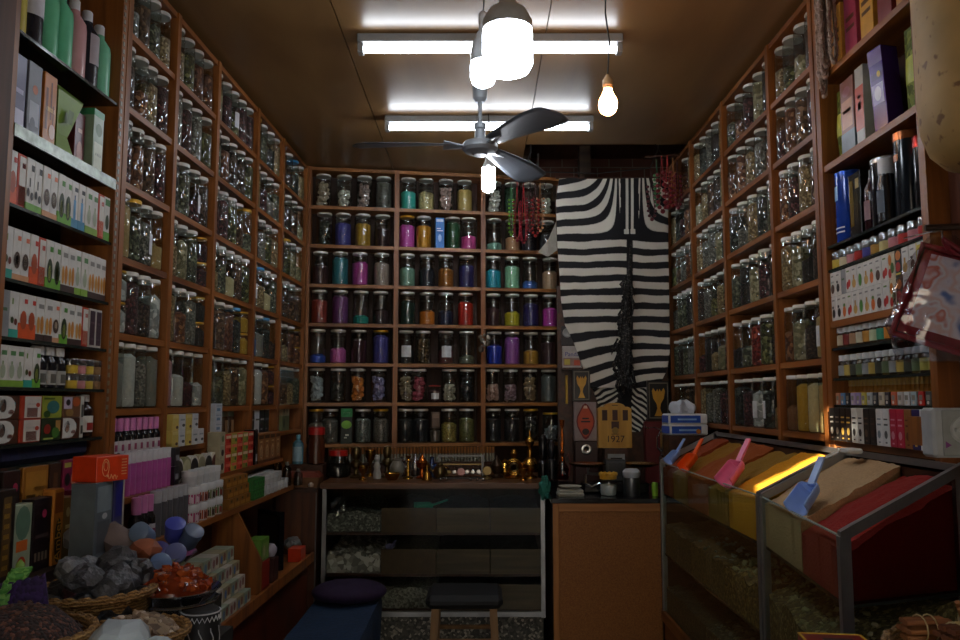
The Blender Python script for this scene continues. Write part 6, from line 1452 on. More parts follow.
for k in range(3):
    put_bottle(pinkbottle(0), 'black bottle with pink pump top, %s from left on third step' % ORD[k], LW(2.335 + k * .04, .085, S3 + .0005), RZL, 'pink-topped bottles on the third step', sc=1.25)
for k in range(6):
    put_bottle(tubeprod('greytube', '55555a', 'a9abb0', .0185, .135, False), 'grey tube with pale cap, %s from left on third step' % ORD[k], LW(2.462 + k * .041, .085, S3 + .0005), RZL, 'grey tubes on the third step', 'squeeze_tube', 'tube')
# -- second bay: yellow and white boxes, discs, white tubs, large pink tubs
SM = {'y': ('c2ac5a', [('r', .1, .75, .9, .95, 'd2c07a'), ('e', .5, .1, .9, .3, '4a2a1c')], 'yellow'), 'w': ('bfc0c2', [('r', .15, .6, .85, .7, '8a9096'), ('e', .4, .2, .9, .4, '3a3a3c')], 'white')}
for lay in range(2):
    for k, c in enumerate('ywyww'):
        b_, d_, n_ = SM[c]; z = S1 + .0005 + lay * .0555
        if lay == 1 and k == 4: continue
        T('carton', 'small %s cream box, %s layer, %s from left under second bay' % (n_, ('lower', 'upper')[lay], ORD[k]), 'box', carton(('sm', c), .052, .04, .055, b_, d_), LW(2.745 + k * .0585, .002, z), RZL, 'small cream boxes on the top step')
DISC = [('c9c6bc', '2a1f1c', 'white-rimmed dark'), ('8a8a68', 'b5b08a', 'olive'), ('c9c6bc', '1f1a1a', 'white-rimmed black'), ('b5ad94', '8a8468', 'pale olive'), ('c4c1b8', '2a2a2a', 'grey white'), ('cfccc4', '5a2a22', 'white-rimmed red-brown')]
for k, (c, d, n_) in enumerate(DISC):
    mb = MB(); M = Matrix.Rotation(PI / 2, 4, 'X') @ Matrix.Translation((0, .042, -.012))
    mb.lathe([(0, 0), (.042, 0), (.042, .024), (0, .024)], plain(c, .4), 22, M, False); mb.lathe([(0, .024), (.033, .024), (.033, .0252), (0, .0252)], plain(d, .4), 22, M, False)
    T('round_tin', '%s round tin standing on edge, %s from left on second step' % (n_, ORD[k]), 'tin', mb.mesh('round_tin'), LW(2.735 + k * .068, .03, S2 + .0005), RZL, 'round tins on the second step')
for row in range(1):
    for k in range(5):
        tm = tub_mesh('c2c3c4', .023, .05)
        if 'wt' not in _D: _D['wt'] = (lathe_mesh('tub', [(0, 0), (.022, 0), (.024, .004), (.024, .032), (0, .032)], plain('bfc0c2', .4)), lathe_mesh('lid', [(0, .032), (.0255, .032), (.0255, .05), (0, .052)], plain('cfd0d2', .35)))
        o = T('cream_tub', 'small white cream tub, %s from left on top of the large labelled tubs' % ORD[k], 'tub', _D['wt'][0], LW(2.73 + k * .056, .08, S3 + .001 + 2 * .0606), RZL, 'small white tubs on the third step')
        P(o, 'lid', _D['wt'][1])
def big_tub(lc, key):
    if key not in _D:
        r, h = .0345, .0602
        mb = MB(); mb.lathe([(0, 0), (r * .95, 0), (r, .004), (r, h * .66), (0, h * .66)], plain('c4c2c2', .4), 24, None, False)
        lb = MB(); q = r * 1.005; c1, c2 = lc
        lb.grid(lambda u, v: (q * math.cos(-PI / 2 + (u - .5) * 4.4), q * math.sin(-PI / 2 + (u - .5) * 4.4), h * (.08 + .5 * v)), 14, 1, plain(c1, .45)); q2 = q + .0005
        for a0 in (-1.2, -.45, .3, .9): lb.grid(lambda u, v, a0=a0: (q2 * math.cos(-PI / 2 + a0 + .42 * u), q2 * math.sin(-PI / 2 + a0 + .42 * u), h * (.12 + .34 * v + .05 * math.sin(u * 6))), 3, 1, plain(c2, .45))
        _D[key] = (mb.mesh('tub'), lathe_mesh('lid', [(0, h * .66), (r * 1.03, h * .66), (r * 1.03, h * .97), (r, h), (0, h)], plain('c9cacb', .4), 24), lb.mesh('paper_label', fix=False))
    return _D[key]
BT_ = [('a8326a', 'd9c4cc', 'pink'), ('a8502a', '6a2a1c', 'rust orange'), ('6a7a3a', '3a2a22', 'green'), ('4a6a2a', '8a3a2a', 'leaf green')]
for lay in range(2):
    for k in range(4):
        c1_, c2_, n_ = BT_[k]; m3 = big_tub((c1_, c2_), ('big', k))
        o = T('cream_tub', 'large white-lidded tub with %s label, %s layer under second bay' % (n_, ('lower', 'upper')[lay]), 'tub', m3[0], LW(2.735 + k * .0735, .08, S3 + .0005 + lay * .0605), RZL, 'large labelled tubs on the third step')
        P(o, 'lid', m3[1]); P(o, 'paper_label', m3[2])
for k in range(2): pack(.04, .04, .06, ('15131a', '2a2a30')[k], [('r', .2, .3, .8, .6, '8a8a90')], '%s little dark box standing between tubes and tubs' % ('lower', 'upper')[k], 2.685, .056 , S2 + .001 + k * .0612, LW, RZL)
# -- middle bay
for lay in range(4):
    T('carton', 'white blue-grey box in the tall column under middle bay, %s from bottom' % ORD[lay], 'box', carton(('wb', lay % 2), .075, .05, .036, 'b4bcc4', [('r', .2, .2, .7, .5, '5a7a94'), ('r', .1, .7, .9, .8, '8a98a4')]), LW(3.16, -.005, S1 + .0005 + lay * .0365), RZL, 'white boxes in the middle bay')
for k in range(4):
    put_bottle(bottle('brownb', .022, .15, '4a3526', '2f3428', .55, [(.6, .74, '6f7a6a', 5.5), (.12, .5, '8a6a4a', 1.3)], cap_h=.22, capr=.7), 'brown bottle with dark cap, %s from left behind the red and yellow boxes' % ORD[k], LW(3.25 + k * .075, -.05, S1 + .0005), RZL, 'brown bottles under the middle bay')
for lay in range(3):
    T('carton', 'beige box with dark flower left of the red boxes, %s from bottom' % ORD[lay], 'box', carton(('beige', lay), .055, .05, .052, 'a59c80', [('e', .25, .25, .75, .75, ('3a3226', '2a1a1c', '5a6a44')[lay])]), LW(3.10, .035, S2 + .0005 + lay * .0525), RZL, 'beige boxes on the second step')
RY = [('c23a2c', 'red'), ('a59a3a', 'yellow'), ('c8402f', 'bright red'), ('8a8a3a', 'olive yellow'), ('b83226', 'deep red')]
for lay in range(4):
    for k, (c, n_) in enumerate(RY):
        T('carton', '%s tea box of the checkered wall of boxes, layer %s from bottom' % (n_, ('one', 'two', 'three', 'four')[lay]), 'box', carton(('ry', k, lay % 2), .068, .05, .036, c, [('r', .1, .55, .9, .85, 'd8c0a0' if lay % 2 else 'd86a54'), ('e', .55, .1, .9, .5, '4a6a3a' if k % 2 else '8a2018')]), LW(3.165 + k * .0695, .035, S2 + .0005 + lay * .0365), RZL, 'red and yellow tea boxes')
OG = wood('7a4f1c', '9a6a2a', (3, 3, 3), 8, .5)
for lay in range(3):
    for k in range(4):
        T('carton', 'ochre printed box under the checkered boxes, %s from left, %s layer' % (ORD[k], ('bottom', 'middle', 'top')[lay]), 'box', carton(('og', lay), .062, .06, .038, '86581f', [('r', .08, .15, .92, .5, 'a5742c'), ('e', .3, .6, .6, .9, '3a2412')]), LW(3.075 + k * .0635, .08 - lay * .006, S3 + .0005 + lay * .0385), RZL, 'ochre boxes on the third step')
# -- fourth bay and beyond
for k, (c, d, n_) in enumerate((('16161a', '8a8a8c', 'black'), ('c4c6c8', '1a1a1e', 'white'), ('141418', 'a0a2a4', 'black-and-grey'), ('18181c', '6a6c70', 'black'))):
    pack(.072, .05, .13, c, [('r', .1, .86, .9, .96, 'b9babc'), ('r', .2, .5, .9, .56, d), ('r', .2, .15, .6, .2, d)], '%s slim box under fourth bay, %s from left' % (n_, ORD[k]), 3.67 + k * .077, -.01, S1, LW, RZL)
for k in range(4):
    pack(.085, .05, .13, '8a5a30', [('b', 0, .0, 1, .1, '5a3016'), ('e', .25, .15, .75, .62, 'c09a70'), ('e', .34, .2, .66, .5, '2a1c16'), ('r', .1, .82, .9, .94, '3a1c10'), ('r', .3, .7, .7, .74, 'd0b080')], 'brown hair dye box with dark-haired head, %s from left' % ORD[k], 3.59 + k * .088, .06, S2, LW, RZL, .4, 0, 'carton', 'box', 'brown boxes on the second step')
pack(.04, .05, .15, '120f12', [('r', .3, .1, .8, .3, 'a9a9ac')], 'black box between the checkered and brown boxes', 3.522, .06, S2, LW, RZL)
for row, (off, z, n_) in enumerate(((.036, S3 + .0005, 7), (.036, S3 + .044, 6), (.089, S3 + .0005, 7), (.089, S3 + .044, 5))):
    for k in range(n_):
        if 'wt2' not in _D: _D['wt2'] = (lathe_mesh('tub', [(0, 0), (.024, 0), (.0255, .004), (.0255, .022), (0, .022)], plain('b4b5b4', .4), 18), lathe_mesh('lid', [(0, .022), (.0265, .022), (.0265, .042), (0, .0425)], plain('c4c6c6', .35), 18))
        o = T('cream_tub', 'white jar under the fourth bay, %s from left, %s %s row' % (ORD[k], ('lower', 'upper')[row % 2], ('rear', 'front')[row // 2]), 'tub', _D['wt2'][0], LW(3.50 + k * .057, off, z), RZL, 'white jars on the third step')
        P(o, 'lid', _D['wt2'][1])
pack(.13, .05, .06, '8a7c60', [('e', .1, .2, .35, .8, '3a2a20'), ('e', .5, .2, .75, .8, '4a3a2a')], 'beige printed box upper on the far end of top step', 4.24, -.01, S1 + .0785, LW, RZL)
pack(.13, .05, .078, '6a7050', [('e', .1, .2, .35, .8, '2a2a20')], 'grey green box lower on the far end of top step', 4.24, -.01, S1, LW, RZL)
# far end: cabinet with jars and a little wooden chest
ec = T('end_cabinet', 'narrow dark brown cabinet at the left end of the counter', 'cabinet', None, (-.90, 4.05, 0))
part(ec, 'body', [(-1.0, -.80, 3.985, 4.5, 0, .90)], wood('3a1c0d', '5c3218', (1, 1, 14), 5, .5)); part(ec, 'worktop', [(-1.005, -.795, 3.97, 4.5, .9, .918)], DARKWOOD)
part(ec, 'metal_edge', [(-.803, -.797, 3.975, 3.985, .1, .9)], plain('7a7a78', .3, .8))
ZE = .9185
o = put_bottle(bottle('redlid', .046, .19, '4a2414', 'a82020', .85, None, cap_h=.2, capr=.95), 'large brown jar with red lid on the end cabinet', (-.855, 4.22, 1.02), 0, None, 'storage_jar', 'jar')
mb = MB(); mb.box(-.13, .05, -.07, .10, 0, .1005, DARKWOOD, .003); T('pedestal', 'dark wooden block under the red-lidded brown jar', 'pedestal', mb.mesh('pedestal', False), (-.855, 4.22, ZE + .0004))
put_bottle(bottle('bluegl', .028, .15, '5a8a9a', '6aa0b0', .35, [(.1, .6, '8fb0ba', 2)], cap_h=.12, capr=.4), 'pale blue lotion bottle left of the red-lidded jar', (-.945, 4.20, 1.02), 0, None)
ch = T('wooden_chest', 'small carved wooden chest with reddish top on end cabinet', 'chest', None, (-.885, 4.07, ZE))
mb = MB(); mb.hexa([(-.08, -.05, 0), (.08, -.05, 0), (.08, .05, 0), (-.08, .05, 0)], [(-.09, -.055, .05), (.09, -.055, .05), (.09, .05, .05), (-.09, .05, .05)], wood('5a3a20', '7a5430', (14, 1, 1), 6, .6)); P(ch, 'body', mb.mesh('body', False))
mb = MB(); mb.hexa([(-.092, -.058, .0505), (.092, -.058, .0505), (.092, .052, .0505), (-.092, .052, .0505)], [(-.07, -.04, .075), (.07, -.04, .075), (.07, .045, .075), (-.07, .045, .075)], plain('6e2c18', .5)); P(ch, 'lid', mb.mesh('lid', False))
for k, x in enumerate((-.06, .05)): P(ch, 'foot', lathe_mesh('foot', [(0, 0), (.012, 0), (.014, .012), (.006, .02), (0, .02)], plain('b9a898', .5), 12), (x, -.058, .006), (PI / 2 * 0, 0, 0), 'pale round knob')
for k, (x, y, hh) in enumerate(((3.915, .09, .14), (3.925, .04, .17), (3.93, .14, .12))):
    put_bottle(bottle(('clearb', k), .022, hh, 'a9a498', '6a625a', .5, None, True), 'clear glass bottle among jars near end cabinet, %s' % ('shortest in front', 'tallest', 'behind the white jars')[k], LW(x, y, S3 + .0005), 0, 'clear bottles near the end cabinet', sc=(1, 1, 1.0 - .18 * k if k else .8))
# -- lower tray of boxes
FL = [('8f9a86', '5a7a94', 'blue-flowered'), ('b4aca0', '8a5a5a', 'rose-printed'), ('9a9070', '4a6a9a', 'blue and ochre')]
for lay in range(4):
    for k in range(7):
        c, d, n_ = FL[(lay + k) % 3]
        T('carton', '%s soap box in tray before divider, %s layer, %s from left' % (n_, ('bottom', 'second', 'third', 'top')[lay], ORD[k]), 'box', carton(('fl', (lay + k) % 3), .074, .07, .05, c, [('e', .1, .2, .4, .8, d), ('e', .5, .3, .8, .9, '7a4a3a'), ('r', .45, .1, .95, .3, 'c9c0a8')]), LW(2.54 + k * .0765, .168 - lay * .022, S4 + .0005 + lay * .0505), RZL, 'flowered soap boxes in the lower tray')
for lay in range(2):
    for k in range(3):
        T('carton', 'pale floral box behind the baskets, %s from left, %s layer' % (ORD[k], ('lower', 'upper')[lay]), 'box', carton(('pf', lay), .04, .06, .09, ('a9848c', 'b0a494')[lay], [('e', .2, .3, .8, .8, '7a3050'), ('r', .1, .05, .9, .2, 'c9c0b8')]), LW(2.345 + k * .0405, .172 - lay * .03, S4 + .0005 + lay * .0905), RZL, 'pale floral boxes in the lower tray')
pack(.10, .06, .085, '5a8a34', [('r', .1, .1, .9, .8, '7a9a4a'), ('e', .2, .2, .5, .7, 'a9a97a')], 'light green box standing on the red box in lower tray', 3.215, .20, S4 + .115, LW, RZL)
pack(.10, .07, .1145, '8a1c14', [('r', .05, .05, .95, .15, '5a1410')], 'red box under the light green box in lower tray', 3.215, .205, S4, LW, RZL)
for lay in range(2):
    for k in range(4):
        T('carton', 'deep green box on the third step, %s from left, %s layer' % (ORD[k], ('lower', 'upper')[lay]), 'box', carton(('dg', lay), .036, .045, .042, '2a6a2c', [('r', .1, .2, .9, .8, '34803a'), ('e', .3, .3, .7, .7, '1f4a20')]), LW(3.345 + k * .0365, .092, S3 - .0 + .0005 + lay * .0425), RZL, 'deep green boxes on the third step')
for k in range(5):
    put_bottle(bottle(('mix', k), .02, .12, ('6f7a70', '2a2430', '3a2a5a', '5a5a52', '4a3a34')[k], ('a9aaa4', '3a3a3c', '8a8a90', 'b4b0a8', '2a2a2a')[k], .5, None), '%s small bottle behind the divider in lower tray' % ('grey green', 'black', 'indigo', 'grey', 'brown')[k], LW(3.30 + k * .055, .10, S4 + .0005 + .0), 0, 'small bottles in the lower tray', sc=1.3)
# mirror frame with yellow card
mf = T('picture_frame', 'dark wooden frame with a yellow card leaning on the rack', 'frame', None, LW(3.63, .10, S4 + .001), (0, 0, RZL + .9))
mb = MB(); 
for (x0, x1, z0, z1) in ((-.085, -.065, 0, .25), (.065, .085, 0, .25), (-.065, .065, 0, .02), (-.065, .065, .23, .25)): mb.box(x0, x1, -.012, .012, z0, z1, BLACKGLOSS, .002)
P(mf, 'moulding', mb.mesh('moulding', False)); mb = MB(); mb.box(-.064, .064, .002, .006, .021, .229, plain('1c1512', .3)); P(mf, 'backing', mb.mesh('backing', False)); mb = MB(); mb.box(-.055, -.005, -.001, .0015, .12, .2, plain('b08a1c', .5)); P(mf, 'yellow_card', mb.mesh('yellow_card', False))
ol = lathe_mesh('ball_ornament', [(0, 0), (.02, .002), (.03, .02), (.03, .035), (.02, .05), (0, .055)], plain('a9a4b0', .4), 16)
T('ball_ornament', 'round pale lilac ball on the lower tray beside dark frame', 'ornament', ol, LW(3.36, .175, S4 + .1005), 0); mb = MB(); mb.box(-.03, .03, -.03, .03, 0, .0995, plain('3a1a16', .5), .002); T('carton', 'dark maroon box under the lilac ball', 'box', mb.mesh('carton', False), LW(3.36, .175, S4 + .0005), RZL)
pack(.09, .06, .06, 'c2381a', [], 'bright orange red packet at far end of the lower tray', 3.80, .205, S4, LW, RZL)
crumple('plastic_bag', 'crumpled grey plastic bag beside the orange red packet', 'bag', LW(3.895, .13, S4 + .06), .04, (1, 1.1, .8), plain('6a6d6c', .35), 9)

# ================================================================ BENCH AND STOOL
be = T('bench', 'long low bench covered with dark blue cloth in the aisle', 'bench', None, (-.585, 3.25, 0))
BLUEC = plain('14304e', .85, 0, .25, 60, .3)
mb = MB()
def cloth(u, v):
    x0, x1 = -.14, .14; Lh = .55
    s = u * 1.0
    if s < .25: x, z = x0 - .006 + .012 * math.sin(v * 20) * (1 - s * 4), .20 + (s / .25) * .27
    elif s > .75: x, z = x1 + .006 + .012 * math.sin(v * 23 + 1) * ((s - .75) * 4), .47 - ((s - .75) / .25) * .27
    else: x, z = x0 + (x1 - x0) * (s - .25) / .5, .47 + .006 * noise.noise((s * 6, v * 6, 2))
    return (x, (v - .5) * .92, z)
mb.grid(cloth, 40, 50, BLUEC); P(be, 'cloth_cover', mb.mesh('cloth_cover', fix=False)); be.children[0].modifiers.new('thick', 'SOLIDIFY').thickness = .004
mb = MB(); mb.box(-.13, .13, -.445, .445, .40, .455, DARKWOOD, .004); P(be, 'seat', mb.mesh('seat', False))
for sx_ in (-.11, .11):
    for sy in (-.41, .41):
        mb = MB(); mb.box(sx_ - .02, sx_ + .02, sy - .02, sy + .02, 0, .40, DARKWOOD); P(be, 'leg', mb.mesh('leg', False))
mb = MB(); mb.ball((0, 0, 0), 1, plain('241336', .85, 0, .2, 50, .2), 4, (.155, .13, .05))
for v in mb.bm.verts:
    v.co.z = max(v.co.z, -.03); v.co.x *= 1.06 - .0
T('cushion', 'dark purple cushion at the far end of the blue bench', 'cushion', mb.mesh('cushion'), (-.575, 3.62, .512), .1)
st = T('stool', 'wooden stool with a dark padded top before the counter', 'stool', None, (-.065, 3.52, 0))
mb = MB(); mb.box(-.16, .16, -.13, .13, .49, .545, plain('0e1216', .7, 0, .2, 30), .02); P(st, 'seat', mb.mesh('seat'))
LGW = wood('6a4e30', '8f6c44', (1, 1, 14), 5, .6)
for sx_ in (-1, 1):
    for sy in (-1, 1):
        mb = MB(); a = Vector((sx_ * .12, sy * .09, .49)); b_ = Vector((sx_ * .145, sy * .12, 0)); e = .016
        mb.hexa([b_ + Vector((-e, -e, 0)), b_ + Vector((e, -e, 0)), b_ + Vector((e, e, 0)), b_ + Vector((-e, e, 0))], [a + Vector((-e, -e, 0)), a + Vector((e, -e, 0)), a + Vector((e, e, 0)), a + Vector((-e, e, 0))], LGW); P(st, 'leg', mb.mesh('leg', False))
for sy in (-1, 1):
    for z in (.36, .22): mb = MB(); mb.tube([(-.13, sy * .105, z), (.13, sy * .105, z)], .01, LGW, 8); P(st, 'stretcher', mb.mesh('stretcher'))

# ================================================================ NEAR LEFT: INCENSE BOXES AND SPICE BASKETS
TZ = .82
mb = MB()
for y0_, y1_, o_ in ((1.2, 1.95, .50), (1.9501, 2.27, .36)): mb.hexa([LW(y0_, o_, 0), LW(y1_, o_, 0), LW(y1_, .005, 0), LW(y0_, .005, 0)], [LW(y0_, o_, TZ), LW(y1_, o_, TZ), LW(y1_, .005, TZ), LW(y0_, .005, TZ)], plain('17110d', .7, 0, .2))
T('display_table', 'dark low table under the spice baskets at lower left', 'table', mb.mesh('display_table', False))
mb = MB(); mb.hexa([LW(1.62, .085, TZ + .0005), LW(2.27, .085, TZ + .0005), LW(2.27, .012, TZ + .0005), LW(1.62, .012, TZ + .0005)], [LW(1.62, .085, .955), LW(2.27, .085, .955), LW(2.27, .012, .955), LW(1.62, .012, .955)], plain('2a1a12', .6))
T('plank_step', 'dark plank step carrying the incense boxes at left', 'step', mb.mesh('plank_step', False))
GI = 'incense boxes at lower left'
def ibox(w, h, col, dec, label, Y, off, z, d=.03, tilt=0):
    return T('carton', label, 'box', simple_box(w, d, h, col, dec, .45), LW(Y, off - d / 2, z), (tilt, 0, RZL), GI)
zi = .9556
VT = PI / 2
ibox(.065, .20, '1d140e', [('r', .3, .08, .75, .92, '5a4220'), *[('r', .38, .14 + q * .11, .68, .19 + q * .11, 'b08a3a') for q in range(7)]], 'tall black and gold incense box leaning at far left edge', 1.770, .06, zi)
ibox(.07, .16, '9aa890', [('e', .1, .5, .9, .98, '5a7a6a'), ('r', .2, .35, .8, .5, 'c9672a'), ('e', .25, .03, .75, .28, 'b8441f'), ('r', 0, 0, 1, .04, '5a8a3a')], 'pale green flowered incense box with an orange leaf', 1.840, .055, zi)
ibox(.075, .165, '1c1016', [*[('r', .14 + q * .19, .13, .25 + q * .19, .25, '7a6a5a') for q in range(4)], ('e', .45, .72, .7, .84, 'a8325a'), ('r', .15, .45, .85, .5, '4a3a3c')], 'near-black incense box with a pink mark', 1.918, .055, zi)
ibox(.042, .18, 'b8762e', [('e', .15, .02, .85, .62, '1d120b'), ('t', .2, .05, .8, .6, 'd8a84a', 'Amber', .036, VT), ('r', .1, .68, .9, .95, '8a4a1c')], 'narrow orange Amber incense box with dark oval', 1.977, .06, zi)
ibox(.06, .155, '7a5a2a', [('e', .3, .68, .6, .84, 'a9996a'), ('r', .3, .5, .75, .56, 'c9b98a'), ('r', 0, 0, 1, .4, '5a4a24'), ('r', .4, .2, .8, .3, 'a9a48a')], 'brown gold incense box right of the Amber box', 2.030, .055, zi)
ibox(.045, .165, '7a1a4a', [('e', .1, .6, .5, .82, '2a1a1c'), ('e', .52, .6, .92, .82, 'b57a6a'), ('r', .1, .15, .9, .3, 'b04a7a'), ('r', .1, .38, .9, .42, 'c9a0a8')], 'magenta incense box with two round pictures', 2.090, .05, zi)
zi2 = zi
ibox(.05, .225, '2a1a10', [('r', .1, .55, .9, .95, '4a2e18')], 'black-brown incense box in the back row at far left', 1.790, .01, zi2, .02); ibox(.065, .232, '22120f', [('e', .55, .78, .85, .88, '9a2a4a'), ('r', .1, .6, .9, .65, '5a3a2a')], 'dark maroon incense box in back row', 1.865, .01, zi2, .02)
ibox(.105, .235, '96601f', [('r', .1, .55, .9, .95, 'a8742a'), ('r', .15, .68, .5, .72, '3a2410'), ('r', .4, .75, .85, .79, '3a2410'), ('e', .55, .6, .75, .7, '4a2c14')], 'wide amber incense box with dark branches in back row', 1.960, .01, zi2, .02)
ibox(.05, .236, '3a2014', [('r', .3, .5, .7, .9, '5a3820')], 'brown incense box between the amber and magenta ones', 2.045, .01, zi2, .02); ibox(.07, .24, '7a1a40', [('e', .1, .72, .45, .86, '1f1416'), ('e', .5, .72, .88, .86, 'b0705a'), ('r', .05, .92, .5, .97, 'a8a04a'), ('r', .1, .6, .9, .64, 'a03a5a')], 'tall magenta incense box in back row', 2.115, .01, zi2, .02)
# blue cloth bundle behind
mb = MB(); mb.box(-.20, .20, -.045, .02, 0, .052, plain('0c1236', .85, 0, .3, 30, .4), .012)
T('cloth', 'dark blue folded cloth above the incense boxes', 'cloth', mb.mesh('cloth'), LW(2.06, -.065, zi2 + .2405), RZL)
T('carton', 'plain rusty orange box left of the blue cloth', 'box', carton('rusty', .05, .05, .05, '6a2a18'), LW(1.825, -.05, zi2 + .2405), RZL)
mb = MB(); mb.hexa([LW(1.80, .0, zi2 + .232), LW(2.28, .0, zi2 + .232), LW(2.28, -.10, zi2 + .232), LW(1.80, -.10, zi2 + .232)], [LW(1.80, .0, zi2 + .24), LW(2.28, .0, zi2 + .24), LW(2.28, -.10, zi2 + .24), LW(1.80, -.10, zi2 + .24)], SHELFGLASS)
P(ln, 'shelf_board', mb.mesh('shelf_board', False)).parent = None
ob = bpy.context.scene.collection.objects[-1] if False else [o_ for o_ in bpy.data.objects if o_.name.startswith('shelf_board') and o_.parent is None][0]
ob.parent = ln; ob.matrix_parent_inverse = Matrix.Translation(-ln.location)
# grey glassy boxes with the orange box on top
for k, (c, n_) in enumerate((('5a646c', 'grey transparent-looking'), ('3f3f66', 'blue-violet fading'))):
    dec = [('r', .1, .62, .9, .95, '7a8890'), ('r', .15, .1, .85, .5, '4a5056'), ('e', .4, .52, .7, .6, 'b0b4b8')] if k == 0 else [('r', .2, .5, .8, .95, '2a2a7a'), ('r', .3, .05, .8, .35, 'b8501f'), ('r', .85, 0, 1, 1, 'b0a89a')]
    pack(.085 - .03 * k, .06, .185, c, dec, '%s gift box under the orange box' % n_, 1.985 + k * .075, .165, TZ + .145, LW, RZL)
mb = MB(); mb.box(-.075, .075, -.045, .045, 0, .1445, plain('1c130e', .6), .002); T('plank_step', 'dark block beneath the grey gift boxes', 'step', mb.mesh('plank_step', False), LW(2.015, .13, TZ + .0004), RZL)
ob = T('orange_box', 'bright orange lidded box with a pale oval emblem', 'box', None, LW(2.02, .135, TZ + .145 + .1858), (0, 0, RZL - .35), scale=(.8, .8, .9))
mb = MB(); mb.box(-.062, .062, -.05, .05, 0, .068, plain('d23a12', .45), .0015); P(ob, 'body', mb.mesh('body', False))
mb = MB(); PEACH = plain('e0a070', .5)
mb.tube([(-.028 + .013 * math.cos(2 * PI * k / 18), -.0508, .038 + .023 * math.sin(2 * PI * k / 18)) for k in range(18)], .0012, PEACH, 5, True); mb.tube([(-.028 + .008 * math.cos(2 * PI * k / 14), -.0508, .042 + .012 * math.sin(2 * PI * k / 14)) for k in range(14)], .001, PEACH, 5, True)
mb.tube([(-.022 + .004 * q, -.0508, .012 + .007 * math.sin(q * 1.9)) for q in range(11)], .0014, PEACH, 5)
for k in range(6): mb.box(.034, .054, -.0509, -.0499, .016 + k * .008, .0185 + k * .008, PEACH)
P(ob, 'emblem', mb.mesh('emblem', False, fix=False), label='pale peach oval emblem and lines')

def heap(name, label, cat, c, r, h, m, lumps, seed, kind=None, base=.004, group=None, sub=1):
    """loose goods piled in a round holder: a base mound with individual-looking lumps"""
    rr = random.Random(seed); mb = MB()
    mb.lathe([(0, base)] + [(r * q, base) for q in (.6,)] + [(r, base + .01), (r * .98, base + .02), (r * .8, base + .02 + h * .45), (r * .5, base + .02 + h * .8), (0, base + .02 + h)], m, 28, None, False)
    for v in mb.bm.verts:
        if v.co.z > base + .015: v.co.z += .01 * noise.noise(v.co * 30 + Vector((seed, 0, 0)))
    for k in range(lumps[0]):
        a = rr.uniform(0, 2 * PI); q = r * math.sqrt(rr.random()) * .95; z = base + .02 + h * (1 - (q / r) ** 1.6) * rr.uniform(.85, 1.08)
        mm = lumps[2][rr.randrange(len(lumps[2]))]
        mb.ball((q * math.cos(a), q * math.sin(a), z), lumps[1] * rr.uniform(.55, 1.25), mm, sub, (1, rr.uniform(.6, 1), rr.uniform(.5, 1)), .22, Matrix.Rotation(rr.uniform(0, 3), 4, (rr.random(), rr.random(), rr.random() + .1)))
    return T(name, label, cat, mb.mesh(name, True, .5), c, 0, group, kind)
WK = wicker()
# cloves
b0 = basket('wicker_basket', 'wicker basket of dark cloves at the lower left corner', (-.80, 1.44, TZ + .0005), .115, .125, WK)
CLV = grains('1a0d0a', '3c2018', '6a4030', 190, 1.2)
heap('clove_heap', 'heap of dark brown cloves in the corner basket', 'spice', (-.80, 1.44, TZ + .09), .104, .06, CLV, (260, .0055, [plain('2a1610', .7, 0, .3), plain('3c2016', .7, 0, .3), plain('5e3a28', .7)]), 3, 'stuff')
# black rocks
b1 = basket('wicker_basket', 'wicker basket with rope rim full of dark mineral rocks', (-.825, 1.76, TZ + .0005), .118, .125, WK, .010)
RKM = [plain('2b2c31', .42, .1, .5, 60, .7), plain('44454a', .45, .1, .5, 60, .7), plain('1c1d21', .35, .1, .5, 60, .7), plain('5f6064', .5, .1, .5, 60, .7), plain('4a2a34', .5, .1, .4, 60, .7)]
rr = random.Random(12)
ROCK = [(-.07, -.05, .035, .042, 3, 'grey'), (0, -.065, .035, .045, 2, 'black'), (.065, -.05, .035, .046, 0, 'glossy black'), (-.075, .02, .05, .04, 0, 'charcoal'), (-.02, .0, .07, .048, 4, 'maroon'), (.045, .0, .075, .05, 1, 'grey'), (.085, .02, .05, .036, 2, 'jet black'), (-.045, .05, .09, .042, 3, 'pale grey'), (.02, .06, .105, .046, 1, 'slate'), (.07, .06, .09, .042, 0, 'black shiny'), (-.005, -.03, .1, .04, 1, 'dark grey'), (-.04, -.02, .115, .036, 3, 'light grey')]
for k, (x, y, z, r, mi, n_) in enumerate(ROCK):
    mb = MB(); mb.ball((0, 0, 0), r, RKM[mi], 3, (1, rr.uniform(.75, 1), rr.uniform(.7, .95)), 0, Matrix.Rotation(rr.uniform(0, 3), 4, (rr.random(), rr.random(), rr.random())))
    for v in mb.bm.verts:
        q = Vector((k * 3.1, k, 0)); v.co *= 1 + .30 * noise.noise(v.co * 34 + q) + .16 * noise.noise(v.co * 85 + q) + .05 * rr.uniform(-1, 1)
    T('mineral_rock', '%s mineral rock %s the basket' % (n_, ('at left front of', 'at front of', 'at right front of', 'at left of', 'in middle of', 'right of centre in', 'at far right rim of', 'at back left of', 'on top at back of', 'at back right of', 'on top of', 'topmost left in')[k]), 'rock', mb.mesh('mineral_rock', True, .35), (-.825 + x, 1.76 + y, TZ + .055 + z), 0, 'mineral rocks in the basket')
heap('rock_rubble', 'small dark stones filling the bottom of mineral basket', 'rubble', (-.825, 1.76, TZ + .02), .07, .03, RKM[2], (20, .015, RKM), 5, 'stuff')
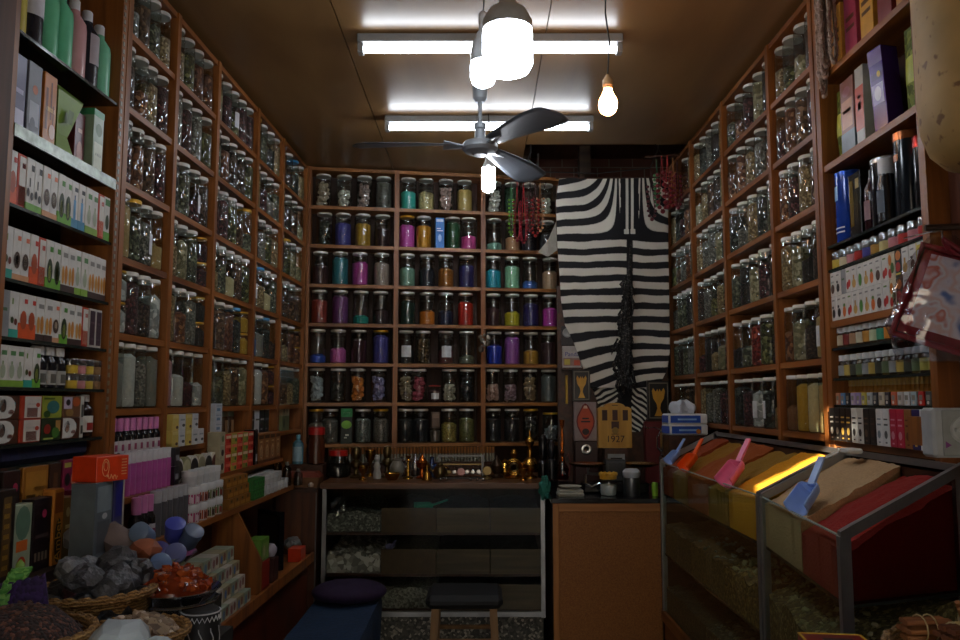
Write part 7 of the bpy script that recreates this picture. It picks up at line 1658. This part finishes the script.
# beige stones
b2 = basket('wicker_basket', 'wicker basket of beige resin stones beside the clove basket', (-.665, 1.60, TZ + .0005), .092, .085, WK)
heap('resin_heap', 'heap of beige resin stones in the middle basket', 'spice', (-.665, 1.60, TZ + .055), .082, .035, grains('6a5440', '9a8264', None, 60), (170, .009, [plain('a98f72', .7), plain('8a7058', .7), plain('c0aa90', .7), plain('77604a', .7)]), 6, 'stuff')
# orange crystals on steel trays
for k in range(3):
    T('steel_tray', 'round steel tray of the stack under orange crystals, %s' % ('lowest', 'middle', 'topmost')[k], 'tray', lathe_mesh('steel_tray', [(0, 0), (.075, 0), (.098, .022), (.102, .026), (.101, .0275), (.094, .022), (.073, .003), (0, .003)], STEEL, 48), (-.70 + .006 * k, 1.86 - .004 * k, TZ + .0305 + .0265 * k), 0, 'stacked steel trays')
mb = MB(); mb.lathe([(0, 0), (.075, 0), (.07, .029), (0, .029)], BLACK, 24, None, False); T('stand', 'round dark stand under the steel trays', 'stand', mb.mesh('stand'), (-.70, 1.86, TZ + .0005))
ORC = [plain('8a3210', .22, 0, .25, 40), plain('6e260a', .22, 0, .25, 40), plain('a04818', .2, 0, .25, 40)]
heap('crystal_heap', 'heap of orange red resin crystals on the steel trays', 'resin', (-.69, 1.852, TZ + .086), .082, .042, ORC[1], (120, .014, ORC), 8, 'stuff')
# mixed bowl behind: pink rock, glass jars
T('steel_bowl', 'wide steel bowl holding pale rock and blue pots', 'bowl', lathe_mesh('steel_bowl', [(0, 0), (.05, 0), (.09, .03), (.118, .062), (.122, .066), (.115, .062), (.085, .033), (.045, .004), (0, .004)], STEEL, 48), (-.84, 2.06, TZ + .08), 0)
mb = MB(); mb.lathe([(0, 0), (.07, 0), (.06, .079), (0, .079)], BLACK, 24, None, False); T('stand', 'round dark stand under the steel bowl', 'stand', mb.mesh('stand'), (-.84, 2.06, TZ + .0004))
mb = MB(); mb.ball((0, 0, 0), .05, plain('6e5f5c', .6, 0, .25, 20, .3), 2, (1.5, .7, .75), .12, Matrix.Rotation(.5, 4, 'Y')); T('pink_rock', 'long pinkish grey rock leaning in the steel bowl', 'rock', mb.mesh('pink_rock', True, .4), (-.91, 2.03, TZ + .185))
mb = MB(); mb.ball((0, 0, 0), .038, plain('9a5a40', .5, 0, .25, 20, .3), 2, (1.1, .9, .8), .14); T('pink_rock', 'rusty orange rock at front of the steel bowl', 'rock', mb.mesh('pink_rock', True, .4), (-.815, 1.985, TZ + .165))
mb = MB(); mb.ball((0, 0, 0), .036, plain('6a6a6c', .3, .2, .25, 20, .3), 2, (1.1, .9, .8), .14); T('pink_rock', 'sparkling grey rock at left of the steel bowl', 'rock', mb.mesh('pink_rock', True, .4), (-.97, 1.985, TZ + .195))
PT = [((-.77, 2.07, TZ + .11), (.9, .2, .2), '5a5aa0', 'violet'), ((-.745, 2.10, TZ + .165), (.5, .3, 0), '4650b0', 'bright blue'), ((-.715, 2.03, TZ + .115), (1.0, .5, .1), '5a6090', 'slate blue'), ((-.80, 2.04, TZ + .165), (1.1, -.2, 0), '6d82a0', 'grey blue'), ((-.70, 2.09, TZ + .15), (.4, .6, 0), '4a5a78', 'dark slate'), ((-.735, 1.985, TZ + .10), (1.1, .3, .3), '6a84b0', 'pale blue'), ((-.725, 2.03, TZ + .085), (.3, .9, 0), '8a9470', 'pale olive')]
for k, (p_, r_, c, n_) in enumerate(PT):
    p_ = (p_[0] - .04, p_[1], p_[2] + .03)
    o = T('little_pot', '%s lidded little pot piled in the steel bowl' % n_, 'pot', lathe_mesh('little_pot', [(0, -.026), (.02, -.026), (.023, -.02), (.0235, .012), (0, .012)], plain(c, .45), 18), p_, r_, 'coloured pots in the steel bowl')
    P(o, 'lid', lathe_mesh('lid', [(0, .012), (.0255, .012), (.0255, .026), (.022, .028), (0, .028)], plain(c, .35, 0, .05), 18))
# alum crystals
ALM = plain('aeb8bc', .25, 0, .1, 15, .15)
for k, (x, y, z, r, n_) in enumerate(((-.625, 1.44, .055, .05, 'largest white alum crystal at the front'), (-.56, 1.42, .036, .04, 'flat white alum crystal right of the largest one'), (-.66, 1.39, .03, .038, 'small white alum crystal left of the largest one'), (-.60, 1.37, .025, .038, 'low white alum crystal before the largest one'))):
    mb = MB(); mb.ball((0, 0, 0), r, ALM, 2, (1.1, .9, .85), .10); T('alum_crystal', n_, 'crystal', mb.mesh('alum_crystal', False), (x, y, TZ + z + .055), .4 * k, 'alum crystals')
T('steel_bowl', 'low steel dish under the white alum crystals', 'dish', lathe_mesh('steel_bowl', [(0, 0), (.05, 0), (.08, .02), (.095, .05), (.098, .052), (.092, .05), (.076, .022), (.046, .004), (0, .004)], STEEL, 40), (-.61, 1.41, TZ + .0005))
# black drum bag with zigzag trim
dr = T('trinket_drum', 'small black drum with white zigzag trim beside the beige stones', 'drum', None, (-.655 + .05, 1.79, TZ + .0005))
P(dr, 'body', lathe_mesh('body', [(0, 0), (.036, 0), (.04, .005), (.04, .075), (.036, .08), (0, .08)], plain('141416', .6), 24))
mb = MB()
pts = [(.0405 * math.cos(2 * PI * k / 48), .0405 * math.sin(2 * PI * k / 48), .06 + (.008 if k % 2 else -.002)) for k in range(48)]; mb.tube(pts, .0016, plain('c9c9cc', .6), 5, True)
mb.tube([(.0405 * math.cos(2 * PI * k / 40), .0405 * math.sin(2 * PI * k / 40), .075) for k in range(40)], .0016, plain('b9b9bc', .6), 5, True)
for k in range(10): mb.tube([(.0405 * math.cos(2 * PI * k / 10 + .1 * math.sin(q)), .0405 * math.sin(2 * PI * k / 10 + .1 * math.sin(q)), .01 + q * .007) for q in range(6)], .0013, plain('a9a9ac', .6), 5)
P(dr, 'zigzag_trim', mb.mesh('zigzag_trim'))
# woven green and purple fan
wf = T('woven_broom', 'green and purple woven hand broom left of the mineral rocks', 'broom', None, (-.93, 1.62, TZ + .0005))
mb = MB(); mb.grid(lambda u, v: (-.045 + .03 * v + .05 * u, -.01 * math.sin(PI * u) + .02 * v, .07 + .13 * u + .0 * v + .004 * math.sin(u * 50)), 30, 10, grains('4a8a3a', '7ab45a', None, 120, .6)); P(wf, 'green_weave', mb.mesh('green_weave', fix=False)); wf.children[0].modifiers.new('t', 'SOLIDIFY').thickness = .012
mb = MB(); mb.grid(lambda u, v: (.0 + .085 * v - .02 * u, .015 - .01 * math.sin(PI * v), .045 + .12 * u + .02 * v + .003 * math.sin(v * 40)), 14, 26, grains('241440', '3c2460', None, 130, .6)); P(wf, 'purple_weave', mb.mesh('purple_weave', fix=False)); wf.children[1].modifiers.new('t', 'SOLIDIFY').thickness = .014
mb = MB(); mb.lathe([(0, 0), (.03, 0), (.022, .1), (.008, .2), (0, .21)], plain('7aa04a', .6), 14, Matrix.Translation((.0, .04, 0)), False); P(wf, 'handle', mb.mesh('handle'))
# ================================================================ LOOSE CABLES AND DAYLIGHT
mb = MB(); a = on_y(531, 152, 4.6); mb.tube([a + Vector((.0, 0, .12)), a, a + Vector((-.02, -.02, -.05)), a + Vector((.04, .05, -.08)), a + Vector((.05, .1, .02))], .006, plain('5a5a58', .6), 6)
T('electric_cable', 'grey cable loop hanging from open ceiling corner', 'cable', mb.mesh('electric_cable'))
mb = MB(); a = on_y(545, 172, 4.7); b_ = on_y(650, 168, 4.6); mb.tube([a, (a + b_) / 2 + Vector((0, 0, -.02)), b_, b_ + Vector((.1, -.1, .25))], .004, BLACK, 6)
T('electric_cable', 'thin black cable running above the zebra skin', 'cable', mb.mesh('electric_cable'))
# silver trinket hung on the upright of the back shelving
mb = MB(); p_ = on_y(484, 344, 4.69)
mb.tube([(0, 0, .09), (0, -.005, .05)], .002, STEEL, 5); rr = random.Random(4)
for k in range(14): mb.ball((rr.uniform(-.028, .028), rr.uniform(-.02, 0), rr.uniform(-.06, .05)), rr.uniform(.008, .016), plain('7d766a', .35, .6, .3), 1, (1, .5, 1.2), .25)
T('silver_trinket', 'cluster of tarnished silver charms hanging on back shelving upright', 'charm', mb.mesh('silver_trinket', True, .5), p_, BA)

mb = MB(); mb.box(-6, 6, -4.25, -4.05, 0, 3.215, plain('b59a78', .85, 0, .15, 3)); S('wall_sun_block', mb.mesh('wall_sun_block', False))  # unseen wall added across the lane, height set to block sun at the doorway
mb = MB(); mb.box(-6, 6, -4.25, -1.6, -.05, 0, plain('8a8378', .9, 0, .15, 3)); S('floor_street', mb.mesh('floor_street', False))
w = bpy.data.worlds.new('world'); SC.world = w; w.use_nodes = True
bg = w.node_tree.nodes['Background']; bg.inputs['Color'].default_value = (.62, .76, 1.0, 1); bg.inputs['Strength'].default_value = 9
sun = bpy.data.lights.new('sun', 'SUN'); sun.energy = 26; sun.angle = .006; sun.color = (1, .9, .72)
so = bpy.data.objects.new('sun', sun); C.objects.link(so)
d = Vector((.3, 1, -.34))
so.rotation_euler = d.to_track_quat('-Z', 'Y').to_euler(); so.location = (.2, -3, 3.2)
